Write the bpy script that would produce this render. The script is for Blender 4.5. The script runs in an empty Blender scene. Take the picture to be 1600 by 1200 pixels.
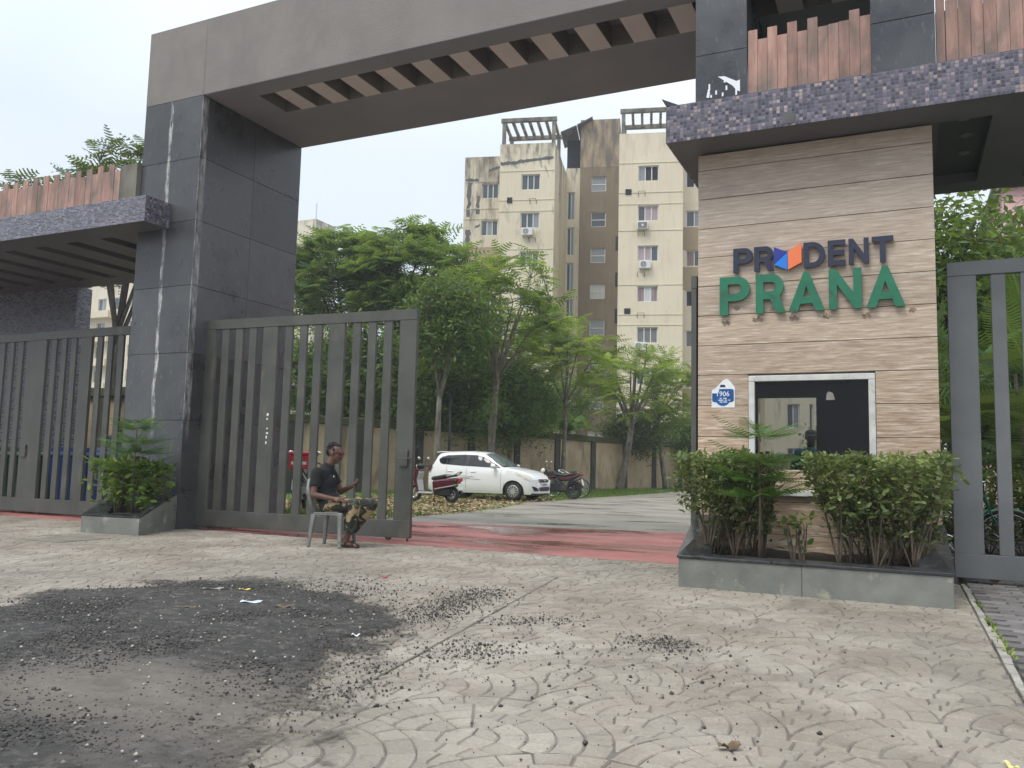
import bpy, bmesh, math, random
import numpy as np
from mathutils import Vector, Matrix
R = math.radians
random.seed(7)
rng = np.random.default_rng(11)
scene = bpy.context.scene
COL = scene.collection

# ------------------------------------------------------------------ camera
H = 1.05
yaw, pitch, roll = R(25.155), R(5.684), R(1.376)
fw = Vector((-math.sin(yaw) * math.cos(pitch), math.cos(yaw) * math.cos(pitch), math.sin(pitch)))
rt = Vector((math.cos(yaw), math.sin(yaw), 0))
up = rt.cross(fw)
r2 = rt * math.cos(roll) + up * math.sin(roll)
u2 = -rt * math.sin(roll) + up * math.cos(roll)
cd = bpy.data.cameras.new('camera')
cam = bpy.data.objects.new('camera', cd)
COL.objects.link(cam)
cam.matrix_world = Matrix(((r2.x, u2.x, -fw.x, 0), (r2.y, u2.y, -fw.y, 0), (r2.z, u2.z, -fw.z, H), (0, 0, 0, 1)))
cd.sensor_fit = 'HORIZONTAL'
cd.sensor_width = 36
cd.lens = 1298 / 1600 * 36
cd.clip_start = .05
cd.clip_end = 900
scene.camera = cam

# ------------------------------------------------------------------ sky, sun, exposure
SUN_EL, SUN_AZ = R(58), R(200)          # azimuth clockwise from +Y
world = bpy.data.worlds.new('World')
scene.world = world
world.use_nodes = True
wt = world.node_tree
wt.nodes.clear()


def node(t, typ, ins=None, **props):
    n = t.nodes.new(typ)
    for k, v in props.items():
        setattr(n, k, v)
    for k, v in (ins or {}).items():
        s = n.inputs[k]
        if isinstance(v, bpy.types.NodeSocket):
            t.links.new(v, s)
        else:
            s.default_value = v
    return n


sk = node(wt, 'ShaderNodeTexSky', sky_type='NISHITA', sun_disc=False, sun_elevation=SUN_EL, sun_rotation=SUN_AZ)
sk.dust_density = 4
tc = node(wt, 'ShaderNodeTexCoord')
nz = node(wt, 'ShaderNodeTexNoise', {'Vector': tc.outputs['Generated'], 'Scale': 1.6, 'Detail': 3, 'Roughness': .45})
cr = node(wt, 'ShaderNodeValToRGB', {'Fac': nz.outputs['Fac']})
cr.color_ramp.elements[0].position, cr.color_ramp.elements[1].position = .33, .68
cr.color_ramp.elements[0].color = (5.5, 6.3, 7.4, 1)
cr.color_ramp.elements[1].color = (7.0, 7.5, 7.95, 1)
sx = node(wt, 'ShaderNodeSeparateXYZ', {0: tc.outputs['Generated']})
mr = node(wt, 'ShaderNodeMapRange', {'Value': sx.outputs['Z'], 'From Min': .35, 'From Max': 1, 'To Min': 1, 'To Max': 2.1})
ml = node(wt, 'ShaderNodeVectorMath', {0: cr.outputs['Color'], 'Scale': mr.outputs['Result']}, operation='SCALE')
mx = node(wt, 'ShaderNodeMix', {'Factor': .9, 'A': sk.outputs[0], 'B': ml.outputs[0]}, data_type='RGBA')
for s in mx.inputs:
    pass
wt.links.new(sk.outputs[0], mx.inputs[6])
wt.links.new(ml.outputs[0], mx.inputs[7])
bg = node(wt, 'ShaderNodeBackground', {'Color': mx.outputs[2], 'Strength': .105})
wo = node(wt, 'ShaderNodeOutputWorld', {'Surface': bg.outputs[0]})
sd = bpy.data.lights.new('sun', 'SUN')
sd.energy = 1.5
sd.angle = R(24)
sd.color = (1, .96, .9)
sun = bpy.data.objects.new('sun', sd)
COL.objects.link(sun)
dv = Vector((math.sin(SUN_AZ) * math.cos(SUN_EL), math.cos(SUN_AZ) * math.cos(SUN_EL), math.sin(SUN_EL)))
sun.rotation_euler = dv.to_track_quat('Z', 'Y').to_euler()
sun.location = dv * 60
scene.view_settings.view_transform = 'Standard'
scene.view_settings.look = 'None'
scene.view_settings.exposure = 0.48
scene.view_settings.gamma = 1
scene.view_settings.use_curve_mapping = False
try:
    scene.cycles.use_denoising = True
    scene.cycles.max_bounces = 8
    scene.cycles.transparent_max_bounces = 12
except Exception:
    pass

# ------------------------------------------------------------------ helpers: objects
WM = {}


def thing(name, label, cat, loc=(0, 0, 0), rotz=0, group=None, kind=None):
    o = bpy.data.objects.new(name, None)
    COL.objects.link(o)
    o.location = loc
    o.rotation_euler = (0, 0, rotz)
    o.empty_display_size = .1
    if label:
        o['label'] = label
    if cat:
        o['category'] = cat
    if group:
        o['group'] = group
    if kind:
        o['kind'] = kind
    WM[o.name] = Matrix.Translation(loc) @ Matrix.Rotation(rotz, 4, 'Z')
    return o


def tag(o, label=None, cat=None, group=None, kind=None):
    for k, v in (('label', label), ('category', cat), ('group', group), ('kind', kind)):
        if v:
            o[k] = v
    return o


def link(name, me, mat=None, parent=None, loc=(0, 0, 0), rot=(0, 0, 0), scale=(1, 1, 1)):
    o = bpy.data.objects.new(name, me)
    COL.objects.link(o)
    o.location = loc
    o.rotation_euler = rot
    o.scale = scale
    if mat and len(me.materials) == 0:
        me.materials.append(mat)
    if parent:
        o.parent = parent
        WM[o.name] = WM.get(parent.name, Matrix())
    else:
        WM[o.name] = Matrix.LocRotScale(Vector(loc), None, None)
    return o


def copy_tree(o, parent=None):
    c = o.copy()
    COL.objects.link(c)
    if parent:
        c.parent = parent
    for ch in list(o.children):
        copy_tree(ch, c)
    WM[c.name] = WM.get(o.name, Matrix())
    return c


class MB:
    def __init__(s):
        s.v, s.f = [], []

    def add(s, v, f):
        n = len(s.v)
        s.v += [tuple(p) for p in v]
        s.f += [tuple(i + n for i in q) for q in f]
        return s

    def box(s, x0, x1, y0, y1, z0, z1):
        return s.hexa([(x0, y0, z0), (x1, y0, z0), (x1, y1, z0), (x0, y1, z0), (x0, y0, z1), (x1, y0, z1), (x1, y1, z1), (x0, y1, z1)])

    def hexa(s, p):
        return s.add(p, [(3, 2, 1, 0), (4, 5, 6, 7), (0, 1, 5, 4), (1, 2, 6, 5), (2, 3, 7, 6), (3, 0, 4, 7)])

    def quad(s, a, b, c, d):
        return s.add([a, b, c, d], [(0, 1, 2, 3)])

    def prism(s, poly, z0, z1):
        n = len(poly)
        v = [(x, y, z0) for x, y in poly] + [(x, y, z1) for x, y in poly]
        f = [tuple(range(n - 1, -1, -1)), tuple(range(n, 2 * n))] + [(i, (i + 1) % n, n + (i + 1) % n, n + i) for i in range(n)]
        return s.add(v, f)

    def xprism(s, poly, y0, y1):          # polygon in (x, z), extruded along y
        n = len(poly)
        v = [(x, y0, z) for x, z in poly] + [(x, y1, z) for x, z in poly]
        f = [tuple(range(n)), tuple(range(2 * n - 1, n - 1, -1))] + [((i + 1) % n, i, n + i, n + (i + 1) % n) for i in range(n)]
        return s.add(v, f)

    def tube(s, pts, rad, n=8, cap=True):
        pts = [Vector(p) for p in pts]
        if not isinstance(rad, (list, tuple)):
            rad = [rad] * len(pts)
        rings = []
        ref = None
        for i, p in enumerate(pts):
            d = (pts[min(i + 1, len(pts) - 1)] - pts[max(i - 1, 0)])
            if d.length < 1e-9:
                d = Vector((0, 0, 1))
            d.normalize()
            if ref is None:
                ref = Vector((0, 0, 1)) if abs(d.z) < .9 else Vector((1, 0, 0))
            a = d.cross(ref)
            if a.length < 1e-6:
                a = d.orthogonal()
            a.normalize()
            b = d.cross(a)
            ref = -b if False else ref
            rings.append([p + (a * math.cos(2 * math.pi * k / n) + b * math.sin(2 * math.pi * k / n)) * rad[i] for k in range(n)])
        v = [q for r_ in rings for q in r_]
        f = []
        for i in range(len(rings) - 1):
            for k in range(n):
                f.append((i * n + k, i * n + (k + 1) % n, (i + 1) * n + (k + 1) % n, (i + 1) * n + k))
        if cap:
            f.append(tuple(range(n - 1, -1, -1)))
            f.append(tuple((len(rings) - 1) * n + k for k in range(n)))
        return s.add(v, f)

    def ell(s, c, r, seg=12, rings=8, rot=None):
        c = Vector(c)
        if not isinstance(r, (list, tuple)):
            r = (r, r, r)
        v, f = [], []
        for i in range(rings + 1):
            th = math.pi * i / rings
            for k in range(seg):
                ph = 2 * math.pi * k / seg
                p = Vector((r[0] * math.sin(th) * math.cos(ph), r[1] * math.sin(th) * math.sin(ph), r[2] * math.cos(th)))
                if rot:
                    p = rot @ p
                v.append(c + p)
        for i in range(rings):
            for k in range(seg):
                f.append((i * seg + k, (i + 1) * seg + k, (i + 1) * seg + (k + 1) % seg, i * seg + (k + 1) % seg))
        return s.add(v, f)

    def torus(s, c, Rm, r, axis='y', n=28, m=8, sq=1.0):
        v, f = [], []
        for i in range(n):
            a = 2 * math.pi * i / n
            for k in range(m):
                b = 2 * math.pi * k / m
                q = Rm + r * math.cos(b)
                h = r * sq * math.sin(b)
                x, z = q * math.cos(a), q * math.sin(a)
                if axis == 'y':
                    v.append((c[0] + x, c[1] + h, c[2] + z))
                elif axis == 'x':
                    v.append((c[0] + h, c[1] + x, c[2] + z))
                else:
                    v.append((c[0] + x, c[1] + z, c[2] + h))
        for i in range(n):
            for k in range(m):
                f.append((i * m + k, i * m + (k + 1) % m, ((i + 1) % n) * m + (k + 1) % m, ((i + 1) % n) * m + k))
        return s.add(v, f)

    def disc(s, c, r, y, n=20, axis='y', y2=None):
        y2 = y if y2 is None else y2
        if axis == 'y':
            return s.tube([(c[0], y, c[1]), (c[0], y2 if y2 != y else y + .004, c[1])], r, n)

    def mesh(s, name, bevel=0, smooth=False):
        me = bpy.data.meshes.new(name)
        me.from_pydata(s.v, [], s.f)
        if bevel or smooth:
            bm = bmesh.new()
            bm.from_mesh(me)
            bmesh.ops.remove_doubles(bm, verts=bm.verts, dist=1e-5)
            bmesh.ops.recalc_face_normals(bm, faces=bm.faces)
            if bevel:
                es = [e for e in bm.edges if len(e.link_faces) == 2 and e.calc_face_angle(0) > .6]
                bmesh.ops.bevel(bm, geom=es, offset=bevel, segments=1, affect='EDGES', clamp_overlap=True)
            bm.to_mesh(me)
            bm.free()
        if smooth:
            me.shade_smooth()
        return me

    def build(s, name, mat, parent=None, bevel=0, smooth=False, world=True, **k):
        if parent is not None and world:
            inv = WM.get(parent.name, Matrix()).inverted()
            s.v = [tuple(inv @ Vector(p)) for p in s.v]
        me = s.mesh(name, bevel, smooth)
        o = link(name, me, mat, parent)
        for kk, vv in k.items():
            o[kk] = vv
        return o


def perforated(mb, u0, u1, v0, v1, holes, d, place):
    """wall sheet with real rectangular holes and depth d; place(u, v, depth) gives a world point"""
    us = sorted({u0, u1, *[h[0] for h in holes], *[h[1] for h in holes]})
    vs = sorted({v0, v1, *[h[2] for h in holes], *[h[3] for h in holes]})
    us = [u for u in us if u0 <= u <= u1]
    vs = [v for v in vs if v0 <= v <= v1]

    def solid(i, j):
        if i < 0 or j < 0 or i >= len(us) - 1 or j >= len(vs) - 1:
            return False
        cu, cv = (us[i] + us[i + 1]) / 2, (vs[j] + vs[j + 1]) / 2
        return not any(h[0] < cu < h[1] and h[2] < cv < h[3] for h in holes)
    for i in range(len(us) - 1):
        for j in range(len(vs) - 1):
            if not solid(i, j):
                continue
            a, b, c, e = us[i], us[i + 1], vs[j], vs[j + 1]
            mb.quad(place(a, c, 0), place(b, c, 0), place(b, e, 0), place(a, e, 0))
            mb.quad(place(a, e, d), place(b, e, d), place(b, c, d), place(a, c, d))
            if not solid(i - 1, j):
                mb.quad(place(a, c, d), place(a, c, 0), place(a, e, 0), place(a, e, d))
            if not solid(i + 1, j):
                mb.quad(place(b, c, 0), place(b, c, d), place(b, e, d), place(b, e, 0))
            if not solid(i, j - 1):
                mb.quad(place(a, c, d), place(b, c, d), place(b, c, 0), place(a, c, 0))
            if not solid(i, j + 1):
                mb.quad(place(a, e, 0), place(b, e, 0), place(b, e, d), place(a, e, d))
    return mb


def eval_mesh(o):
    dg = bpy.context.evaluated_depsgraph_get()
    dg.update()
    me = bpy.data.meshes.new_from_object(o.evaluated_get(dg))
    return me


def poly_mesh(splines, ext, name='letter'):
    """filled outline with holes, in x/z, thickness along y"""
    cu = bpy.data.curves.new(name, 'CURVE')
    cu.dimensions = '2D'
    cu.fill_mode = 'BOTH'
    cu.extrude = ext
    for sp in splines:
        s = cu.splines.new('POLY')
        s.points.add(len(sp) - 1)
        for p, (x, y) in zip(s.points, sp):
            p.co = (x, y, 0, 1)
        s.use_cyclic_u = True
    o = bpy.data.objects.new('tmp', cu)
    COL.objects.link(o)
    me = eval_mesh(o)
    bpy.data.objects.remove(o)
    me.transform(Matrix(((1, 0, 0, 0), (0, 0, -1, 0), (0, 1, 0, 0), (0, 0, 0, 1))))
    return me


def text_mesh(txt, size, ext):
    cu = bpy.data.curves.new('digits', 'FONT')
    cu.body = txt
    cu.size = size
    cu.extrude = ext
    cu.align_x = 'CENTER'
    o = bpy.data.objects.new('tmp', cu)
    COL.objects.link(o)
    me = eval_mesh(o)
    bpy.data.objects.remove(o)
    me.transform(Matrix(((1, 0, 0, 0), (0, 0, -1, 0), (0, 1, 0, 0), (0, 0, 0, 1))))
    return me


def remesh(mb, name, vox=.008, smooth=3):
    me = mb.mesh('tmp')
    o = bpy.data.objects.new('tmp', me)
    COL.objects.link(o)
    m = o.modifiers.new('r', 'REMESH')
    m.mode = 'VOXEL'
    m.voxel_size = vox
    m.use_smooth_shade = True
    if smooth:
        m2 = o.modifiers.new('s', 'SMOOTH')
        m2.iterations = smooth
        m2.factor = .5
    out = eval_mesh(o)
    bpy.data.objects.remove(o)
    out.name = name
    return out


def np_mesh(name, V, F, tint=None):
    """V (n,3), F (m,k) arrays of one face size"""
    me = bpy.data.meshes.new(name)
    V = np.asarray(V, np.float32)
    F = np.asarray(F, np.int32)
    m, k = F.shape
    me.vertices.add(len(V))
    me.vertices.foreach_set('co', V.ravel())
    me.loops.add(m * k)
    me.loops.foreach_set('vertex_index', F.ravel())
    me.polygons.add(m)
    me.polygons.foreach_set('loop_start', np.arange(0, m * k, k, dtype=np.int32))
    me.polygons.foreach_set('loop_total', np.full(m, k, np.int32))
    if tint is not None:
        a = me.attributes.new('tint', 'FLOAT', 'POINT')
        a.data.foreach_set('value', np.asarray(tint, np.float32))
    me.update(calc_edges=True)
    return me


def frames(d, upv):
    """d, upv (n,3) -> rotation matrices (n,3,3), columns: along, side, normal"""
    d = d / np.linalg.norm(d, axis=1, keepdims=True)
    s = np.cross(upv, d)
    s /= np.linalg.norm(s, axis=1, keepdims=True) + 1e-9
    n = np.cross(d, s)
    return np.stack([d, s, n], axis=2)


def scatter(name, tv, tf, P, D, U, S, tint):
    tv = np.asarray(tv, float)
    tf = np.asarray(tf, int)
    M_ = frames(np.asarray(D, float), np.asarray(U, float))
    V = np.einsum('nij,kj->nki', M_, tv) * np.asarray(S)[:, None, None] + np.asarray(P)[:, None, :]
    n, k = len(P), len(tv)
    F = (tf[None] + (np.arange(n) * k)[:, None, None]).reshape(-1, tf.shape[1])
    return np_mesh(name, V.reshape(-1, 3), F, np.repeat(tint, k))


# leaf templates (length 1 along x)
LEAF = ([(0, 0, 0), (.35, .22, .05), (.75, .17, .02), (1, 0, -.06), (.75, -.17, .02), (.35, -.22, .05)],
        [(0, 3, 2, 1), (0, 5, 4, 3)])
LEAF4 = ([(0, 0, 0), (.45, .2, .04), (1, 0, -.05), (.45, -.2, .04)], [(0, 2, 1), (0, 3, 2)])


def frond_template(n=8, w=.26, pw=.05, droop=.25, sweep=.07, hang=.3):
    v, f = [], []
    for i in range(n):
        t = .12 + .88 * i / (n - 1)
        z = -droop * t * t
        L = w * math.sin(math.pi * (.18 + .72 * t)) + .03
        for sg in (1, -1):
            b = len(v)
            v += [(t - pw / 2, 0, z), (t + pw / 2, 0, z), (t + pw * .4 + sweep, sg * L, z - L * hang), (t - pw * .2 + sweep, sg * L * .96, z - L * hang)]
            f += [(b, b + 1, b + 2, b + 3)]
    b = len(v)
    v += [(0, -.008, 0), (0, .008, 0), (1, .005, -droop), (1, -.005, -droop)]
    f += [(b, b + 1, b + 2, b + 3)]
    return v, f


FROND = frond_template(6, .25, .095, .25, .06, .3)
PALM = frond_template(26, .26, .02, .6, .09)

# ------------------------------------------------------------------ helpers: materials


def base_mat(name):
    m = bpy.data.materials.new(name)
    m.use_nodes = True
    t = m.node_tree
    b = t.nodes['Principled BSDF']
    return m, t, b


def coords(t, coord, st):
    if coord == 'pos':
        v = node(t, 'ShaderNodeNewGeometry').outputs['Position']
    else:
        v = node(t, 'ShaderNodeTexCoord').outputs['Object']
    if st != (1, 1, 1):
        v = node(t, 'ShaderNodeVectorMath', {0: v, 1: st}, operation='MULTIPLY').outputs[0]
    return v


def ramp(t, fac, stops):
    r_ = node(t, 'ShaderNodeValToRGB', {'Fac': fac})
    e = r_.color_ramp.elements
    while len(e) < len(stops):
        e.new(.5)
    for el, (p, c) in zip(e, stops):
        el.position = p
        el.color = (*c, 1) if len(c) == 3 else c
    return r_.outputs['Color']


def mixc(t, fac, a, b, mode='MIX'):
    n = node(t, 'ShaderNodeMix', data_type='RGBA', blend_type=mode)
    for i, v in ((0, fac), (6, a), (7, b)):
        if isinstance(v, bpy.types.NodeSocket):
            t.links.new(v, n.inputs[i])
        elif i == 0:
            n.inputs[0].default_value = v
        else:
            n.inputs[i].default_value = (*v, 1)
    return n.outputs[2]


def math_(t, op, a, b=0., c=None):
    d = {0: a, 1: b}
    if c is not None:
        d[2] = c
    return node(t, 'ShaderNodeMath', d, operation=op).outputs[0]


def noise(t, vec, sc, detail=6, rough=.55, dist=0):
    return node(t, 'ShaderNodeTexNoise', {'Vector': vec, 'Scale': sc, 'Detail': detail, 'Roughness': rough, 'Distortion': dist}).outputs['Fac']


def M(name, c1, c2=None, sc=3, rough=.7, rv=.1, bump=0, bsc=60, metal=0, coord='pos', st=(1, 1, 1), rnd=0, lo=.35, hi=.65,
      c3=None, sc3=2, st3=None, lo3=.58, hi3=.66, spec=.5, tint=0, coat=0):
    m, t, b = base_mat(name)
    v = coords(t, coord, st)
    n1 = noise(t, v, sc)
    c = ramp(t, n1, [(lo, c1), (hi, c2 or c1)])
    if c3:
        v3 = coords(t, coord, st3 or st)
        n3 = noise(t, v3, sc3, 8, .62, .3)
        f3 = node(t, 'ShaderNodeMapRange', {'Value': n3, 'From Min': lo3, 'From Max': hi3}).outputs[0]
        c = mixc(t, f3, c, c3)
    if rnd:
        oi = node(t, 'ShaderNodeObjectInfo').outputs['Random']
        f = node(t, 'ShaderNodeMapRange', {'Value': oi, 'To Min': 1 - rnd, 'To Max': 1 + rnd}).outputs[0]
        c = node(t, 'ShaderNodeVectorMath', {0: c, 'Scale': f}, operation='SCALE').outputs[0]
    if tint:
        at = node(t, 'ShaderNodeAttribute', attribute_name='tint').outputs['Fac']
        f = node(t, 'ShaderNodeMapRange', {'Value': at, 'To Min': 1 - tint, 'To Max': 1 + tint}).outputs[0]
        c = node(t, 'ShaderNodeVectorMath', {0: c, 'Scale': f}, operation='SCALE').outputs[0]
    t.links.new(c, b.inputs['Base Color'])
    b.inputs['Metallic'].default_value = metal
    b.inputs['Specular IOR Level'].default_value = spec
    b.inputs['Coat Weight'].default_value = coat
    if rv:
        rr = node(t, 'ShaderNodeMapRange', {'Value': n1, 'From Min': .3, 'From Max': .7, 'To Min': max(.02, rough - rv), 'To Max': min(1, rough + rv)}).outputs[0]
        t.links.new(rr, b.inputs['Roughness'])
    else:
        b.inputs['Roughness'].default_value = rough
    if bump:
        nb = noise(t, coords(t, coord, st), bsc, 4)
        bp = node(t, 'ShaderNodeBump', {'Height': nb, 'Strength': bump, 'Distance': .01})
        t.links.new(bp.outputs[0], b.inputs['Normal'])
    return m


def leaf_mat(name, dark, mid, light, trans=.35, rough=.45):
    m, t, b = base_mat(name)
    at = node(t, 'ShaderNodeAttribute', attribute_name='tint').outputs['Fac']
    v = coords(t, 'pos', (1, 1, 1))
    n1 = noise(t, v, 1.1, 2)
    f = math_(t, 'ADD', math_(t, 'MULTIPLY', at, .75), math_(t, 'MULTIPLY', math_(t, 'SUBTRACT', n1, .25), .5))
    c = ramp(t, f, [(.08, dark), (.5, mid), (.95, light)])
    t.links.new(c, b.inputs['Base Color'])
    b.inputs['Roughness'].default_value = rough
    b.inputs['Specular IOR Level'].default_value = .4
    tr = node(t, 'ShaderNodeBsdfTranslucent', {'Color': mixc(t, .3, c, (.45, .5, .05))})
    mxs = node(t, 'ShaderNodeMixShader', {0: trans, 1: b.outputs[0], 2: tr.outputs[0]})
    t.links.new(mxs.outputs[0], t.nodes['Material Output'].inputs[0])
    return m


def glass_mat(name, tintc=(.03, .035, .04), rough=.03, clear=0.0):
    m, t, b = base_mat(name)
    b.inputs['Base Color'].default_value = (*tintc, 1)
    b.inputs['Roughness'].default_value = rough
    b.inputs['Specular IOR Level'].default_value = .6
    if clear:
        tr = node(t, 'ShaderNodeBsdfTransparent', {'Color': (.85, .87, .86, 1)})
        mxs = node(t, 'ShaderNodeMixShader', {0: clear, 1: b.outputs[0], 2: tr.outputs[0]})
        t.links.new(mxs.outputs[0], t.nodes['Material Output'].inputs[0])
    return m


def granite_mat(name, c1, c2, rough=.2, streak=True):
    m, t, b = base_mat(name)
    p = coords(t, 'pos', (1, 1, 1))
    n1 = noise(t, p, 2.2, 5)
    n2 = noise(t, coords(t, 'pos', (26, 26, 9)), 1, 3, .5)
    c = ramp(t, n1, [(.3, c1), (.7, c2)])
    fl = node(t, 'ShaderNodeMapRange', {'Value': n2, 'From Min': .62, 'From Max': .72, 'To Max': .35}).outputs[0]
    c = mixc(t, fl, c, (.2, .21, .22))
    oi = node(t, 'ShaderNodeObjectInfo').outputs['Random']
    f = node(t, 'ShaderNodeMapRange', {'Value': oi, 'To Min': .75, 'To Max': 1.3}).outputs[0]
    c = node(t, 'ShaderNodeVectorMath', {0: c, 'Scale': f}, operation='SCALE').outputs[0]
    ro = node(t, 'ShaderNodeMapRange', {'Value': n1, 'From Min': .3, 'From Max': .7, 'To Min': rough * .7, 'To Max': rough * 1.5}).outputs[0]
    if streak:                      # white lime run-off along the open joints of the pillar
        s = node(t, 'ShaderNodeSeparateXYZ', {0: p})
        wob = math_(t, 'MULTIPLY', math_(t, 'SUBTRACT', noise(t, coords(t, 'pos', (2, 2, 1.6)), 1.5, 4), .5), .11)
        mask = None
        for xc, w in ((-10.5, .034), (-9.842, .011)):
            dd = math_(t, 'ABSOLUTE', math_(t, 'ADD', math_(t, 'SUBTRACT', s.outputs['X'], xc), wob if w > .03 else math_(t, 'MULTIPLY', wob, .3)))
            wz = math_(t, 'MULTIPLY', noise(t, coords(t, 'pos', (1, 1, 1)), 2.5, 6, .7), w * 2)
            q = node(t, 'ShaderNodeMapRange', {'Value': math_(t, 'SUBTRACT', wz, dd), 'From Min': -.004, 'From Max': .02, 'To Max': .95}).outputs[0]
            if w < .03:
                q = math_(t, 'MULTIPLY', q, math_(t, 'LESS_THAN', s.outputs['Y'], 9.4))
            mask = q if mask is None else math_(t, 'MAXIMUM', mask, q)
        brk = node(t, 'ShaderNodeMapRange', {'Value': noise(t, coords(t, 'pos', (3, 3, 1)), 4, 6, .7), 'From Min': .38, 'From Max': .6}).outputs[0]
        mask = math_(t, 'MULTIPLY', mask, brk)
        zz = node(t, 'ShaderNodeMapRange', {'Value': s.outputs['Z'], 'From Min': 1.3, 'From Max': 1.8}).outputs[0]
        mask = math_(t, 'MULTIPLY', mask, zz)
        c = mixc(t, mask, c, (.6, .6, .57))
        ro = math_(t, 'ADD', ro, math_(t, 'MULTIPLY', mask, .6))
    t.links.new(c, b.inputs['Base Color'])
    t.links.new(ro, b.inputs['Roughness'])
    b.inputs['Specular IOR Level'].default_value = .55
    bp = node(t, 'ShaderNodeBump', {'Height': noise(t, p, 3, 3), 'Strength': .05, 'Distance': .02})
    t.links.new(bp.outputs[0], b.inputs['Normal'])
    return m


def mosaic_mat(name, du, dv, stops, grout, stag=0):
    m, t, b = base_mat(name)
    p = coords(t, 'pos', (1, 1, 1))
    s = node(t, 'ShaderNodeSeparateXYZ', {0: p})
    u = math_(t, 'DIVIDE', math_(t, 'ADD', s.outputs['X'], s.outputs['Y']), du)
    v = math_(t, 'DIVIDE', s.outputs['Z'], dv)
    fv = math_(t, 'FLOOR', v)
    if stag:
        u = math_(t, 'ADD', u, math_(t, 'MULTIPLY', node(t, 'ShaderNodeTexWhiteNoise', {'W': fv}, noise_dimensions='1D').outputs['Value'], 1.0))
    fu = math_(t, 'FLOOR', u)
    cv = node(t, 'ShaderNodeCombineXYZ', {0: fu, 1: fv})
    wn = node(t, 'ShaderNodeTexWhiteNoise', {'Vector': cv.outputs[0]}, noise_dimensions='2D')
    c = ramp(t, wn.outputs['Value'], stops)
    gu = math_(t, 'ABSOLUTE', math_(t, 'SUBTRACT', math_(t, 'SUBTRACT', u, fu), .5))
    gv = math_(t, 'ABSOLUTE', math_(t, 'SUBTRACT', math_(t, 'SUBTRACT', v, fv), .5))
    g = node(t, 'ShaderNodeMapRange', {'Value': math_(t, 'MAXIMUM', gu, gv), 'From Min': .39, 'From Max': .45}).outputs[0]
    c = mixc(t, g, c, grout)
    dirt = noise(t, p, 2.4, 7, .6)
    c = mixc(t, node(t, 'ShaderNodeMapRange', {'Value': dirt, 'From Min': .5, 'From Max': .72, 'To Max': .45}).outputs[0], c, (.09, .085, .085))
    t.links.new(c, b.inputs['Base Color'])
    t.links.new(math_(t, 'ADD', math_(t, 'MULTIPLY', wn.outputs['Value'], .25), .22), b.inputs['Roughness'])
    bp = node(t, 'ShaderNodeBump', {'Height': math_(t, 'SUBTRACT', math_(t, 'MULTIPLY', wn.outputs['Value'], .35), g), 'Strength': .6, 'Distance': .004})
    t.links.new(bp.outputs[0], b.inputs['Normal'])
    return m


def facade_mat(name, c1, c2, stain=(.1, .09, .075), z0=23.3, z1=27.5, amt=.9):
    m, t, b = base_mat(name)
    p = coords(t, 'pos', (1, 1, 1))
    n1 = noise(t, p, .35, 6)
    c = ramp(t, n1, [(.3, c1), (.7, c2)])
    s = node(t, 'ShaderNodeSeparateXYZ', {0: p})
    zf = node(t, 'ShaderNodeMapRange', {'Value': s.outputs['Z'], 'From Min': z0, 'From Max': z1}).outputs[0]
    stv = noise(t, coords(t, 'pos', (2.2, 2.2, .45)), 1, 8, .65)
    k = math_(t, 'ADD', stv, math_(t, 'MULTIPLY', zf, .22))
    k = node(t, 'ShaderNodeMapRange', {'Value': k, 'From Min': .57, 'From Max': .8, 'To Max': amt}).outputs[0]
    c = mixc(t, k, c, stain)
    bl = noise(t, coords(t, 'pos', (.9, .9, .5)), 1, 4, .5, 1.5)
    k2 = math_(t, 'ADD', bl, math_(t, 'MULTIPLY', zf, .1))
    k2 = node(t, 'ShaderNodeMapRange', {'Value': k2, 'From Min': .7, 'From Max': .73, 'To Max': amt * .6}).outputs[0]
    c = mixc(t, k2, c, (.14, .14, .14))
    fine = noise(t, coords(t, 'pos', (3, 3, .3)), 1.3, 5)
    c = mixc(t, node(t, 'ShaderNodeMapRange', {'Value': fine, 'From Min': .5, 'From Max': .75, 'To Max': .22}).outputs[0], c, (.40, .33, .25))
    t.links.new(c, b.inputs['Base Color'])
    b.inputs['Roughness'].default_value = .9
    b.inputs['Specular IOR Level'].default_value = .2
    return m


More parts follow.
